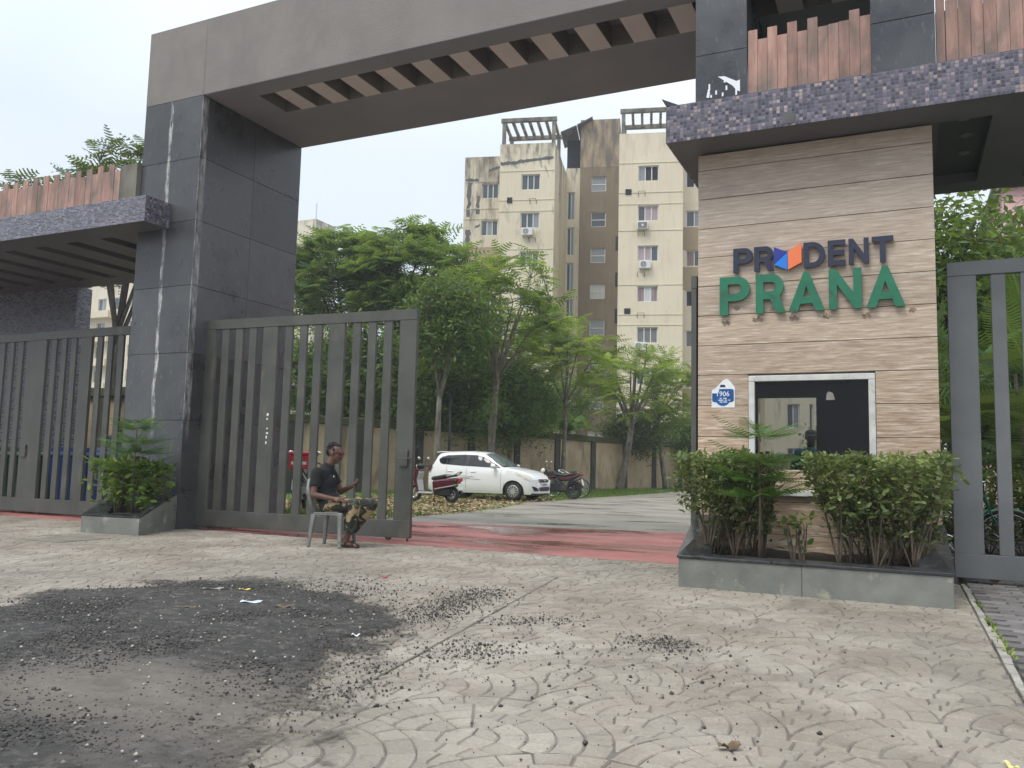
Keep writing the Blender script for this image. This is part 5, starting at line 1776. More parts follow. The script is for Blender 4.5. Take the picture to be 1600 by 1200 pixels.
tree('gulmohar_tree', 'yellow green feathery tree low behind the gate free end', (-18.2, 30.0, 0), (-18.1, 30.0, 3.4), (-17.6, 30.0, 5.6), (2.4, 2.0, 2.0), m_gul2, m_bark2, 'gul', 8, 150, 8, .62, .14, 11, group=TB_, low=-.8)
tree('gulmohar_tree', 'feathery tree whose tips show over the left parapet end', (-20.9, 17.0, 0), (-20.9, 17.0, 4.6), (-20.8, 17.0, 8.2), (2.0, 1.9, 2.5), m_gul4, m_bark2, 'gul', 9, 120, 7, .58, .15, 12, group=TB_, low=-.8)
tree('gulmohar_tree', 'feathery tree over the plank parapet at the far left', (-24.2, 17.2, 0), (-24.2, 17.2, 5.0), (-24.2, 17.2, 8.4), (2.4, 2.0, 1.7), m_gul4, m_bark2, 'gul', 9, 105, 7, .58, .15, 13, group=TB_)
tree('leafy_tree', 'dark bushy tree behind the open gate slats', (-20.6, 27.6, 0), (-20.6, 27.6, 2.2), (-20.2, 27.9, 4.4), (2.3, 2.3, 2.3), m_mango, m_bark2, 'mango', 9, 380, 32, .26, .15, 14, group=TB_, low=-.9)
tree('leafy_tree', 'mid green bushy tree behind the gate beside the black pillar', (-22.6, 25.6, 0), (-22.6, 25.6, 2.2), (-22.4, 25.8, 4.3), (2.2, 2.2, 2.0), m_bush, m_bark2, 'bush', 9, 280, 26, .2, .15, 15, group=TB_, low=-.9)
tree('leafy_tree', 'dark dense tree behind the wall left of the mottled trunk', (-18.6, 30.6, 0), (-18.6, 30.6, 1.8), (-18.5, 30.6, 3.9), (2.2, 1.9, 2.3), m_mango, m_bark2, 'mango', 9, 380, 32, .26, .15, 16, group=TB_, low=-.95)
tree('leafy_tree', 'dark dense tree behind the wall between mottled and forked trunks', (-16.9, 33.0, 0), (-16.9, 33.0, 1.8), (-16.8, 33.0, 3.9), (2.0, 1.8, 2.1), m_mango, m_bark2, 'mango', 9, 330, 32, .26, .15, 17, group=TB_, low=-.95)
SB = 'shrubs behind the boundary wall'
for i, (x_, y_, zc, rx, ry, rz_, lab, mt) in enumerate([
        (-18.9, 28.0, 3.6, 1.7, 1.7, 1.7, 'dark shrub over the wall between gate edge and mottled trunk', m_mango),
        (-17.6, 31.4, 3.6, 1.7, 1.7, 1.7, 'olive shrub over the wall behind the lamp post', m_bush),
        (-16.6, 34.2, 3.8, 1.8, 1.7, 1.8, 'mid green shrub over the wall behind the forked trunk', m_bush),
        (-16.7, 36.6, 3.8, 1.6, 1.5, 1.6, 'mid green shrub over the wall above the car bonnet', m_bush),
        (-13.9, 44.6, 3.0, 1.6, 1.5, 1.3, 'dark shrub over the wall right of the banana plant', m_mango),
        (-12.4, 49.8, 3.0, 1.8, 1.5, 1.5, 'olive shrub over the wall behind the thick pale trunk', m_bush),
        (-10.9, 50.0, 2.7, 1.5, 1.4, 1.6, 'dark shrub over the wall near the guardhouse edge', m_mango),
        (-17.8, 42.6, 4.6, 2.1, 1.8, 1.6, 'light shrub high behind the banana plant', m_bush)]):
    tree('shrub', lab, (x_, y_, 0), (x_, y_, 1.6), (x_ + .4, y_ - .1, zc - .05), (rx * 1.08, ry, rz_ * 1.02), mt, m_bark2, 'bush', 6, 300, 28, .19, .07, 30 + i, cat='shrub', group=SB, low=-.9, trunk_name='stem')
tree('sapling', 'thin sapling with sparse leaves in front of the wall by the car roof', (-14.3, 28.6, 0), (-14.3, 28.6, 2.2), (-14.2, 28.6, 3.1), (.7, .7, .7), m_bush, m_bark, 'bush', 5, 40, 9, .15, .035, 50, cat='sapling', low=-.9, trunk_name='stem')

# banana plant
bn = thing('banana_plant', 'banana plant with broad torn leaves rising over the wall', 'banana plant', (-15.2, 38.8, 0))
MB().tube([(0, 0, 0), (.05, 0, 1.6), (.08, 0, 3.1)], [.14, .12, .08], 8).build('stem', m_banana, bn, world=False, smooth=True)
for k in range(11):
    az, L = k * 2.4 + random.uniform(-.3, .3), random.uniform(1.9, 2.9)
    mb = MB()
    v, f = [], []
    d = Vector((math.cos(az), math.sin(az), 0))
    sd_ = Vector((-d.y, d.x, 0))
    rise = random.uniform(1.2, 2.7)
    for i in range(11):
        t_ = i / 10
        p = Vector((.08, 0, 2.9)) + d * (L * .62 * t_) + Vector((0, 0, rise * t_ - (rise * .85 + .3) * t_ ** 2.6))
        w = .34 * math.sin(math.pi * min(1, .06 + .94 * t_) ** .8) + .01
        dz = -.09 - .1 * t_
        v += [p + sd_ * w + Vector((0, 0, dz * w * 4)), p, p - sd_ * w + Vector((0, 0, dz * w * 4))]
    for i in range(10):
        if random.random() > .12:
            f.append((i * 3, i * 3 + 1, (i + 1) * 3 + 1, (i + 1) * 3))
        if random.random() > .12:
            f.append((i * 3 + 1, i * 3 + 2, (i + 1) * 3 + 2, (i + 1) * 3 + 1))
    me = mb.add(v, f).mesh('leaf', smooth=True)
    set_tint(me, [random.uniform(.2, .9)] * len(v))
    link('leaf', me, m_banana, bn)

# palms and dense growth at the right
PG = 'areca palms behind the right gate'
for i, (x_, y_, hgt, lab) in enumerate([(.95, 16.2, 3.0, 'areca palm nearest the travertine wall, fronds under the canopy'), (1.95, 15.2, 2.7, 'areca palm with broad arching frond above the right gate'), (2.3, 18.2, 4.2, 'tall areca palm at the right edge beneath the canopy soffit')]):
    pr = thing('areca_palm', lab, 'palm', (x_, y_, 0), 0, PG)
    mb = MB()
    for q in range(4):
        a = q * 1.6
        mb.tube([(.12 * math.cos(a), .12 * math.sin(a), -.05), (.2 * math.cos(a), .2 * math.sin(a), hgt * .5), (.3 * math.cos(a), .3 * math.sin(a), hgt)], [.05, .04, .03], 6)
    mb.build('trunk', m_bark2, pr, world=False, smooth=True)
    n = 40
    az = rng.uniform(0, 6.28, n)
    el = rng.uniform(.0, 1.15, n)
    D = np.stack([np.cos(az) * np.cos(el), np.sin(az) * np.cos(el), np.sin(el)], 1)
    P = np.stack([.25 * np.cos(az), .25 * np.sin(az), hgt * rng.uniform(.45, 1.0, n)], 1)
    link('crown', scatter('crown', *PALM, P, D, np.tile([0, 0, 1.], (n, 1)) + rng.normal(0, .25, (n, 3)), rng.uniform(1.3, 2.1, n), rng.random(n)), m_palm, pr)
RT = 'dark trees behind the right gate'
tree('leafy_tree', 'dark dense tree behind the palms beside the travertine wall', (1.3, 19.6, 0), (1.3, 19.6, 1.2), (1.2, 19.6, 3.9), (1.7, 1.6, 3.1), m_mango, m_bark2, 'mango', 9, 520, 34, .22, .14, 60, group=RT, low=-.95)
tree('leafy_tree', 'dark dense tree behind the palms at the right frame edge', (4.4, 23, 0), (4.4, 23, 1.6), (3.7, 23, 4.4), (2.2, 2.0, 3.6), m_mango, m_bark2, 'mango', 9, 480, 34, .26, .16, 61, group=RT, low=-.95)
tree('leafy_tree', 'dark tree far behind the guardhouse window', (-1.5, 40, 0), (-1.5, 40, 1.0), (-1.6, 40, 2.4), (2.4, 1.6, 1.5), m_mango, m_bark2, 'mango', 7, 120, 22, .2, .14, 62, group=RT, low=-.9)


def hedge(name, label, root_loc, stems, tops, n, size, mat, cat='hedge', seed=1, low=.1, group=None, top_bias=2.2):
    """stems: base points; tops: box (x0,x1,y0,y1,z0,z1) of the clipped head; leaves thin out downwards along the stems"""
    nr = np.random.default_rng(seed)
    rr = random.Random(seed)
    root = thing(name, label, cat, root_loc, 0, group)
    x0, x1, y0, y1, z0, z1 = tops
    pts = []
    for bx, by, bz in stems:
        sm = MB()
        for q in range(5):
            tx = x0 + (x1 - x0) * min(1, max(0, (bx - x0) / (x1 - x0) * 1.6 - .3 + rr.uniform(-.42, .42)))
            ty = rr.uniform(y0, y1)
            tz = rr.uniform(z0 + (z1 - z0) * .5, z1 - .04)
            p0, p2 = Vector((bx, by, bz - .05)), Vector((tx, ty, tz))
            p1 = Vector((bx + (tx - bx) * .45 + rr.uniform(-.06, .06), by + (ty - by) * .3, bz + (tz - bz) * .6))
            pp = bez(p0, p1, p2, 7)
            rs = rr.uniform(.008, .014)
            sm.tube(pp, [rs * (1 - .6 * i / 6) for i in range(7)], 5)
            pts += [tuple(p) for p in pp[2:]]
        sm.build('stem', m_stem, root, smooth=True)
    pts = np.array(pts)
    nb = int(n * .66)
    bx = np.stack([nr.uniform(x0, x1, nb), nr.uniform(y0, y1, nb), z1 - (z1 - z0) * nr.random(nb) ** top_bias], 1)
    kk = np.clip((bx[:, 2] - z0) / (z1 - z0), 0, 1) ** .6
    bx[:, 0] = (x0 + x1) / 2 + (bx[:, 0] - (x0 + x1) / 2) * (.72 + .28 * kk)
    edge = fbm(bx[:, 0], bx[:, 1] + bx[:, 2], 5, seed) * .2
    bx[:, 2] += edge
    bx[:, 1] -= nr.random(nb) ** 3 * .06
    st = pts[nr.integers(0, len(pts), n - nb)] + nr.normal(0, .045, (n - nb, 3))
    P = np.concatenate([bx, st])
    D = nr.normal(size=P.shape) * [1, 1, .5] + [0, -.25, .35]
    U = nr.normal(size=P.shape) * .55 + [0, -.2, 1]
    cl_ = fbm(P[:, 0] * 1., P[:, 2], 6, seed + 3)
    tv = np.clip(.42 + cl_ * .8 + nr.normal(0, .17, len(P)) + (nr.random(len(P)) < .04) * .5, 0, 1)
    me = scatter('foliage', *LEAF, P - np.array(root_loc), D, U, nr.uniform(.6, 1.35, len(P)) * size, tv)
    link('foliage', me, mat, root)
    return root


HG = 'clipped bushes in the guardhouse planter'
hedge('clipped_bush', 'clipped leafy bush at the left of the guardhouse planter', (-1.5, 8.5, .24), [(-1.72 + .065 * i, 8.2 + .12 * (i % 4), .25) for i in range(9)], (-2.04, -1.16, 7.92, 9.1, .66, 1.21), 4700, .064, m_hedge, 'bush', 5, group=HG, top_bias=1.7)
hedge('clipped_bush', 'wide clipped leafy bush at the right of the guardhouse planter', (-.2, 8.5, .24), [(-.52 + .075 * i, 8.1 + .13 * (i % 4), .25) for i in range(10)], (-.82, .40, 7.86, 9.1, .68, 1.2), 6400, .066, m_hedge, 'bush', 6, group=HG, top_bias=1.9)
hedge('young_shrub', 'small yellow green sprig between the two clipped bushes', (-.88, 8.05, .24), [(-.9, 8.05, .24), (-.83, 8.02, .24)], (-.98, -.76, 7.95, 8.1, .42, .66), 46, .085, m_croton, 'shrub', 7)
hedge('garden_hedge', 'yellow green hedge behind the bicycle at right', (1.6, 13.6, 0), [(.7 + .2 * i, 13.6, 0) for i in range(10)], (.35, 2.7, 13.1, 14.0, .15, 1.13), 5200, .085, m_croton, 'hedge', 8, top_bias=1.0)
hedge('leafy_shrub', 'bright green leafy shrub at the left of the small planter', (-10.4, 8.75, .25), [(-10.35, 8.6, .25), (-10.25, 8.75, .25), (-10.45, 8.8, .25)], (-10.85, -10.22, 8.45, 9.0, .36, 1.0), 760, .105, m_croton, 'shrub', 9, group='shrubs in the small pillar planter')
hedge('leafy_shrub', 'bright green leafy shrub at the right of the small planter', (-9.95, 8.85, .25), [(-9.98, 8.75, .25), (-9.9, 8.85, .25)], (-10.12, -9.66, 8.55, 9.1, .36, .95), 640, .105, m_croton, 'shrub', 10, group='shrubs in the small pillar planter')

NFROND = frond_template(13, .2, .034, .02, .06, .3)


def araucaria(label, loc, z0, tiers, L, seed):
    nr = np.random.default_rng(seed)
    root = thing('norfolk_pine', label, 'sapling', loc, 0, 'small tiered pines in the planters')
    zt = max(t_ for t_, _ in tiers)
    MB().tube([(0, 0, z0 - .05), (.01, 0, (z0 + zt) / 2), (0, 0, zt + .03)], [.014, .011, .006], 6).build('trunk', m_stem, root, world=False, smooth=True)
    P, D, S = [], [], []
    for z, k in tiers:
        off = nr.uniform(0, 6)
        for i in range(6):
            a = off + i * 1.047 + nr.normal(0, .1)
            P.append((0, 0, z + nr.uniform(-.03, .03)))
            D.append((math.cos(a), math.sin(a), nr.uniform(.05, .5)))
            S.append(L * k * nr.uniform(.9, 1.1))
            for q in (.3, -.3):
                P.append((.18 * L * k * math.cos(a), .18 * L * k * math.sin(a), z + .01))
                D.append((math.cos(a + q), math.sin(a + q), nr.uniform(.0, .4)))
                S.append(L * k * .68)
    n = len(P)
    link('crown', scatter('crown', *NFROND, P, D, np.tile([0, 0, 1.], (n, 1)) + nr.normal(0, .08, (n, 3)), S, nr.random(n)), m_arau, root)


araucaria('tiered pine sapling before the guardhouse window', (-1.2, 7.98, .24), 0, [(.60, 1.15), (.74, 1.15), (.90, 1.0), (1.14, .95), (1.22, .3)], .44, 1)
araucaria('tiered pine sapling in the small pillar planter', (-10.02, 8.6, .25), 0, [(.62, 1.1), (.86, 1.1), (1.02, 1.0), (1.2, .85), (1.29, .6)], .5, 2)
# weeds along the paver edge
n = 500
wy = rng.uniform(3.4, 9.3, n)
wp = np.stack([.56 + rng.normal(0, .012, n), wy, np.full(n, -.01)], 1)
wp = wp[fbm(wp[:, 0], wp[:, 1], 1.3, 4) > .03]
tag(link('weeds', scatter('weeds', *LEAF4, wp, rng.normal(size=wp.shape) * [1, 1, .2] + [0, 0, .8], rng.normal(size=wp.shape), rng.uniform(.015, .05, len(wp)), rng.random(len(wp))), m_croton), 'tiny weeds growing along the paver edge', 'weeds', kind='stuff')

# ================================================================== WHITE HATCHBACK
CAR = thing('parked_car', 'white five-door hatchback parked on the leafy verge before the wall', 'car', (-12.155, 24.34, 0))
WB, WR, AR = 1.215, .295, .355


def interp(x, pts):
    if x <= pts[0][0]:
        return pts[0][1]
    for (a, b2), (c, d) in zip(pts, pts[1:]):
        if x <= c:
            t_ = (x - a) / (c - a)
            t_ = t_ * t_ * (3 - 2 * t_) * .35 + t_ * .65
            return b2 + (d - b2) * t_
    return pts[-1][1]


TOP = [(-1.93, .62), (-1.90, .92), (-1.84, 1.06), (-1.74, 1.20), (-1.60, 1.40), (-1.50, 1.475), (-1.1, 1.515), (-.5, 1.53), (-.1, 1.51), (.1, 1.465), (.32, 1.355), (.58, 1.19), (.82, 1.055), (1.1, 1.01), (1.4, .955), (1.62, .88), (1.78, .79), (1.87, .68), (1.925, .52)]
BELT = [(-1.93, .62), (-1.86, .90), (-1.6, 1.02), (-1.0, 1.0), (0, .965), (.8, .955), (1.1, .935), (1.4, .89), (1.6, .83), (1.8, .74), (1.925, .50)]
WMAX = [(-1.93, .62), (-1.86, .74), (-1.7, .80), (-1.3, .835), (-.6, .835), (.6, .835), (1.2, .845), (1.5, .81), (1.7, .73), (1.83, .62), (1.925, .50)]
ROOFW = [(-1.93, .55), (-1.7, .58), (-1.45, .565), (-.5, .575), (.05, .56), (.32, .60), (.62, .68), (.85, .74), (1.4, .71), (1.7, .6), (1.925, .46)]


def ring(x):
    zt, zb_, w, rw = interp(x, TOP), interp(x, BELT), interp(x, WMAX), interp(x, ROOFW)
    zb_ = min(zb_, zt - .01)
    low = .20 if abs(x) < 1.75 else .24
    arch_ = 0
    for xc in (WB, -WB):
        if abs(x - xc) < AR:
            arch_ = max(arch_, .30 + math.sqrt(AR * AR - (x - xc) ** 2) * .93)
    hb = zt - .05 if zt - zb_ > .15 else zb_ + (zt - zb_) * .6
    pts = [(w * .93, low), (w * .985, .32), (w, .50), (w * 1.0, .66), (w * .985, .78 if zb_ > .8 else zb_ * .9), (w * .95, zb_)]
    pts = [(y, max(z, min(arch_, zb_ - .04))) for y, z in pts]
    pts += [((w * .95 * .45 + rw * .55), zb_ + (hb - zb_) * .6), (rw, hb), (rw * .8, zt - .018), (rw * .4, zt - .003), (0, zt)]
    return pts


xs = sorted({*np.round(np.linspace(-1.93, 1.925, 110), 3), *[round(xc + AR * math.cos(a), 3) for xc in (WB, -WB) for a in np.linspace(0, math.pi, 17)], *[round(xc + sgn * (AR + .004), 3) for xc in (WB, -WB) for sgn in (1, -1)]})
mb = MB()
rings = []
for x_ in xs:
    rg = ring(x_)
    full = [(x_, -y, z) for y, z in rg] + [(x_, y, z) for y, z in reversed(rg[:-1])]
    rings.append(full)
m_ = len(rings[0])
v = [p for r_ in rings for p in r_]
f = []
for i in range(len(rings) - 1):
    for k in range(m_ - 1):
        f.append((i * m_ + k, (i + 1) * m_ + k, (i + 1) * m_ + k + 1, i * m_ + k + 1))
f.append(tuple(range(m_)))
f.append(tuple((len(rings) - 1) * m_ + k for k in range(m_ - 1, -1, -1)))
body = MB().add(v, f).build('body', m_carpaint, CAR, smooth=True, world=False)
es = body.modifiers.new('e', 'EDGE_SPLIT')
es.split_angle = R(38)
mb = MB()
mb.box(-1.75, 1.75, -.62, .62, .17, .30)
for xc in (WB, -WB):
    for s_ in (1, -1):
        mb.box(xc - .4, xc + .4, s_ * .66 - .03, s_ * .66 + .03, .25, .72)
mb.box(-1.5, 1.5, -.72, -.70, .2, .6).box(-1.5, 1.5, .70, .72, .2, .6)
mb.build('underbody', m_black, CAR, world=False)


def side_y(x, z):
    rg = ring(x)
    for (y1, z1), (y2, z2) in zip(rg, rg[1:]):
        if z1 <= z <= z2 and z2 > z1:
            return y1 + (y2 - y1) * (z - z1) / (z2 - z1)
    return rg[5][0]


def side_panel(name, mat, lo, hi, x0, x1, off=.008, n=10, rows=3, parent=None, sides=(-1, 1)):
    out = None
    for s_ in sides:
        v, f = [], []
        sx_l = sorted({x0, x1, *[q for q in xs if x0 < q < x1]})
        n = len(sx_l) - 1
        rows = 8
        for i in range(n + 1):
            x_ = sx_l[i]
            za, zb_ = interp(x_, lo), interp(x_, hi)
            zb_ = min(zb_, ring(x_)[7][1] - .03)
            za = min(za, zb_ - .004)
            for k in range(rows + 1):
                z = za + (zb_ - za) * k / rows
                v.append((x_, s_ * (side_y(x_, z) + off), z))
        for i in range(n):
            for k in range(rows):
                q = (i * (rows + 1) + k, (i + 1) * (rows + 1) + k, (i + 1) * (rows + 1) + k + 1, i * (rows + 1) + k + 1)
                f.append(q if s_ < 0 else q[::-1])
        out = MB().add(v, f).build(name, mat, parent or CAR, world=False)
    return out


GLO = [(-1.5, 1.22), (-1.42, 1.13), (-1.3, 1.10), (-.4, 1.06), (.3, 1.035), (.76, 1.012)]
GHI = [(-1.5, 1.24), (-1.40, 1.31), (-1.2, 1.355), (-.6, 1.38), (-.2, 1.375), (.05, 1.335), (.28, 1.235), (.52, 1.12), (.76, 1.025)]
side_panel('window_surround', m_black, [(a, b2 - .02) for a, b2 in GLO], [(a, b2 + .02) for a, b2 in GHI], -1.5, .78, .008, 30)
for xa, xb in ((-1.47, -1.20), (-1.18, -.52), (-.40, .36), (.39, .70)):
    side_panel('side_window', m_carglass, GLO, GHI, xa, xb, .015, 14)
# windscreen on the raked surface
v, f = [], []
for i in range(9):
    x_ = .13 + (.80 - .13) * i / 8
    rg = ring(x_)
    rw, zt = rg[7][0] * .97, rg[-1][1]
    for k in range(9):
        yy = -rw + 2 * rw * k / 8
        a = abs(yy) / rg[7][0]
        z = zt - (zt - rg[7][1]) * max(0, (a - .4) / .6) ** 1.6
        v.append((x_ + .008, yy, z + .010))
for i in range(8):
    for k in range(8):
        f.append((i * 9 + k, (i + 1) * 9 + k, (i + 1) * 9 + k + 1, i * 9 + k + 1))
MB().add(v, f).build('windscreen', m_windscreen, CAR, smooth=True, world=False)
MB().tube([(.83, -.55, 1.07), (.70, -.1, 1.16)], .008, 5).tube([(.83, .05, 1.08), (.68, .5, 1.16)], .008, 5).build('wiper', m_black, CAR, world=False)
MB().box(.80, .86, -.66, .66, 1.02, 1.06).build('cowl', m_black, CAR, world=False)


def front_x(y, z):
    """nose surface, found by walking back along the rings"""
    for x_ in np.linspace(1.925, 1.2, 60):
        rg = ring(x_)
        pts = [p for p in rg]
        inside = False
        for (y1, z1), (y2, z2) in zip(pts, pts[1:]):
            lo_, hi_ = min(z1, z2), max(z1, z2)
            if lo_ <= z <= hi_ and hi_ > lo_:
                yy = y1 + (y2 - y1) * (z - z1) / (z2 - z1)
                inside = abs(y) <= yy
        if inside:
            return x_
    return 1.25


def nose_panel(name, mat, poly_yz, off=.012, parent=None):
    cy = sum(p[0] for p in poly_yz) / len(poly_yz)
    cz = sum(p[1] for p in poly_yz) / len(poly_yz)
    v = [(front_x(cy, cz) + off + .004, cy, cz)]
    for y, z in poly_yz:
        v.append((front_x(y, z) + off, y, z))
    n = len(poly_yz)
    return MB().add(v, [(0, 1 + i, 1 + (i + 1) % n) for i in range(n)]).build(name, mat, parent or CAR, world=False)


def sub(poly, n=3):
    out = []
    for (a, b2), (c, d) in zip(poly, poly[1:] + poly[:1]):
        out += [(a + (c - a) * i / n, b2 + (d - b2) * i / n) for i in range(n)]
    return out


gr = nose_panel('grille', m_black, sub([(-.36, .68), (-.30, .585), (.30, .585), (.36, .68)]), .016)
MB().xprism([(0, .0), (.05, .03), (.0, .07), (-.05, .03)], -.004, .004).build('emblem', m_chrome, gr, world=False)
o = bpy.data.objects.get('emblem')
o.rotation_euler = (0, 0, R(90))
o.location = (front_x(0, .63) + .03, 0, .595)
nose_panel('lower_grille', m_black, sub([(-.40, .43), (-.36, .31), (.36, .31), (.40, .43)]), .014)
MB().box(front_x(.2, .5) + .012, front_x(.2, .5) + .03, -.25, .25, .455, .56).build('number_plate', m_paper, CAR, bevel=.003, world=False)
pz = front_x(.2, .5) + .0305
mb = MB()
for k in range(9):
    mb.box(pz, pz + .001, -.2 + k * .045, -.17 + k * .045, .48, .535)
mb.build('plate_characters', m_black, bpy.data.objects['number_plate'], world=False)
for s_ in (-1, 1):
    nose_panel('fog_lamp', m_black, sub([(s_ * .66, .46), (s_ * .46, .40), (s_ * .47, .31), (s_ * .60, .31)]), .016)
    # swept headlamp on the wing
    v, f = [], []
    ptsx = [(1.28, .84, .905), (1.42, .77, .885), (1.56, .70, .85), (1.68, .655, .80), (1.77, .61, .755)]
    for x_, za, zb_ in ptsx:
        for k in range(4):
            z = za + (zb_ - za) * k / 3
            v.append((x_ + .006, s_ * (side_y(x_, min(z, ring(x_)[7][1] - .002)) + .012), z))
    for i in range(len(ptsx) - 1):
        for k in range(3):
            q = (i * 4 + k, (i + 1) * 4 + k, (i + 1) * 4 + k + 1, i * 4 + k + 1)
            f.append(q if s_ < 0 else q[::-1])
    MB().add(v, f).build('headlight', m_lamp, CAR, smooth=True, world=False)
    mr_ = MB().ell((.58, s_ * .93, 1.05), (.075, .105, .075), 12, 8)
    mr_.box(.54, .60, min(s_ * .78, s_ * .88), max(s_ * .78, s_ * .88), .995, 1.02)
    mr_.build('mirror', m_carpaint, CAR, smooth=True, world=False)
    for x_ in (-1.02, -.18):
        yy = side_y(x_, .86)
        MB().box(x_ - .09, x_ + .09, s_ * yy - .022, s_ * yy + .022, .845, .88).build('door_handle', m_carpaint, CAR, bevel=.008, world=False)
    v = [(-1.86, s_ * .755, .84), (-1.79, s_ * .785, .86), (-1.70, s_ * .775, 1.02), (-1.75, s_ * .735, 1.06), (-1.86, s_ * .725, .98)]
    MB().add(v + [(a, b2 + s_ * .012, c) for a, b2, c in v], [(5, 6, 7, 8, 9) if s_ > 0 else (9, 8, 7, 6, 5), (0, 1, 6, 5), (1, 2, 7, 6), (2, 3, 8, 7), (3, 4, 9, 8), (4, 0, 5, 9)]).build('tail_light', m_maroon, CAR, world=False)
    # dark flame decal on the doors, door gaps
    dz = MB()
    for (xa, za, xb, zb_, w_) in ((-1.0, .70, -.35, .66, .02), (-.75, .74, -.20, .70, .016), (-.6, .64, .02, .63, .012), (-.9, .67, -.5, .60, .012)):
        ya, yb = side_y(xa, za) + .004, side_y(xb, zb_) + .004
        dz.add([(xa, s_ * ya, za), (xb, s_ * yb, zb_ - w_), (xb + .1, s_ * yb, zb_), (xb - .05, s_ * yb, zb_ + w_)], [(0, 1, 2, 3) if s_ < 0 else (3, 2, 1, 0)])
    dz.build('door_decal', m_silver, CAR, world=False)
    gp = MB()
    for x_, za, zb_ in ((.80, .28, .95), (-.43, .26, 1.0), (-1.16, .66, 1.0)):
        pr_ = None
        for k in range(9):
            z = za + (zb_ - za) * k / 8
            y_ = s_ * (side_y(x_, z) + .003)
            if pr_:
                q = [(x_ - .004, pr_[0], pr_[1]), (x_ + .004, pr_[0], pr_[1]), (x_ + .004, y_, z), (x_ - .004, y_, z)]
                gp.add(q, [(0, 1, 2, 3) if s_ < 0 else (3, 2, 1, 0)])
            pr_ = (y_, z)
    gp.build('door_gap', m_black, CAR, world=False)
MB().hexa([(-1.70, -.5, 1.45), (-1.45, -.55, 1.475), (-1.45, .55, 1.475), (-1.70, .5, 1.45), (-1.72, -.5, 1.475), (-1.45, -.55, 1.505), (-1.45, .55, 1.505), (-1.72, .5, 1.475)]).build('spoiler', m_carpaint, CAR, bevel=.01, world=False)


def car_wheel(x_, s_):
    w = MB().torus((x_, s_ * .72, WR), .235, .062, 'y', 32, 10, 1.45).build('wheel', m_tyre, CAR, smooth=True, world=False)
    h = MB().tube([(x_, s_ * .735, WR), (x_, s_ * .795, WR), (x_, s_ * .805, WR)], [.19, .19, .16], 28)
    h.build('hub_cap', m_silver, w, world=False)
    sl = MB()
    for k in range(12):
        a = 2 * math.pi * k / 12
        c, d = math.cos(a), math.sin(a)
        pts = []
        for (r_, t_) in ((.09, -.012), (.09, .012), (.17, .022), (.17, -.022)):
            pts.append((x_ + r_ * c - t_ * d, s_ * .8075, WR + r_ * d + t_ * c))
        sl.add(pts, [(0, 1, 2, 3) if s_ < 0 else (3, 2, 1, 0)])
    sl.build('hub_slot', m_black, w, world=False)


for x_ in (WB, -WB):
    for s_ in (-1, 1):
        car_wheel(x_, s_)

# ================================================================== TWO-WHEELERS


def wheel(root, x, r, rt_, rimr, z=None, spokes=0, mat=None, y=0, rimm=None):
    z = r if z is None else z
    w = MB().torus((x, y, z), r - rt_, rt_, 'y', 32, 8).build('wheel', mat or m_tyre, root, smooth=True, world=False)
    rm = MB().torus((x, y, z), r - rt_ * 2.1, rt_ * .45, 'y', 28, 6)
    rm.tube([(x, y - .045, z), (x, y + .045, z)], .028, 10)
    rm.build('rim', rimm or m_chrome, w, smooth=True, world=False)
    sp = MB()
    n = spokes or 6
    for k in range(n):
        a = 2 * math.pi * k / n
        s_ = .018 if k % 2 else -.018
        sp.tube([(x + .025 * math.cos(a), y + s_, z + .025 * math.sin(a)), (x + (r - rt_ * 2) * math.cos(a + .12 * (1 if k % 2 else -1)), y, z + (r - rt_ * 2) * math.sin(a + .12 * (1 if k % 2 else -1)))], .0022 if spokes else .014, 4, False)
    sp.build('spokes', m_chrome if spokes else (rimm or m_silver), w, world=False)
    return w


def mirror_pair(root, x, z, w, up_, mat):
    for s_ in (-1, 1):
        p0, p1 = (x, s_ * w, z), (x - .06, s_ * (w + .07), z + up_)
        m1 = MB().tube([p0, (x + .01, s_ * (w + .03), z + up_ * .6), p1], .008, 6)
        m1.build('mirror_stalk', m_black, root, world=False)
        MB().ell((p1[0], p1[1], p1[2] + .04), (.018, .062, .045), 12, 8).build('mirror', mat, root, smooth=True, world=False)


SC = thing('scooter', 'maroon scooter with black seat parked beside the gate edge', 'scooter', (-12.03, 20.55, 0), R(178), 'two-wheelers parked on the verge')
wheel(SC, .63, .235, .052, .15)
wheel(SC, -.61, .235, .055, .15)
MB().xprism([(.40, .26), (.47, .27), (.60, .62), (.56, .90), (.47, .98), (.42, .90), (.50, .62)], -.16, .16).build('leg_shield', m_maroon, SC, bevel=.03, world=False)
MB().xprism([(.38, .30), (.43, .32), (.50, .62), (.44, .86), (.40, .84), (.44, .62)], -.13, .13).build('inner_panel', m_silver, SC, bevel=.015, world=False)
MB().box(-.08, .44, -.16, .16, .23, .285).build('floorboard', m_silver, SC, bevel=.015, world=False)
MB().xprism([(-.06, .27), (-.02, .62), (-.3, .66), (-.80, .70), (-.87, .62), (-.70, .42), (-.42, .40), (-.2, .27)], -.165, .165).build('side_panel', m_maroon, SC, bevel=.05, world=False)
MB().xprism([(-.14, .36), (-.12, .39), (-.74, .50), (-.80, .53), (-.78, .48)], -.172, .172).build('trim_strip', m_silver, SC, bevel=.006, world=False)
MB().xprism([(.02, .62), (.0, .72), (-.22, .755), (-.40, .79), (-.72, .80), (-.74, .75), (-.3, .665)], -.13, .13).build('seat', m_seat, SC, bevel=.035, world=False)
MB().tube([(-.52, .14, .74), (-.74, .13, .79), (-.86, .09, .86), (-.88, 0, .875), (-.86, -.09, .86), (-.74, -.13, .79), (-.52, -.14, .74)], .022, 8).build('grab_rail', m_silver, SC, smooth=True, world=False)
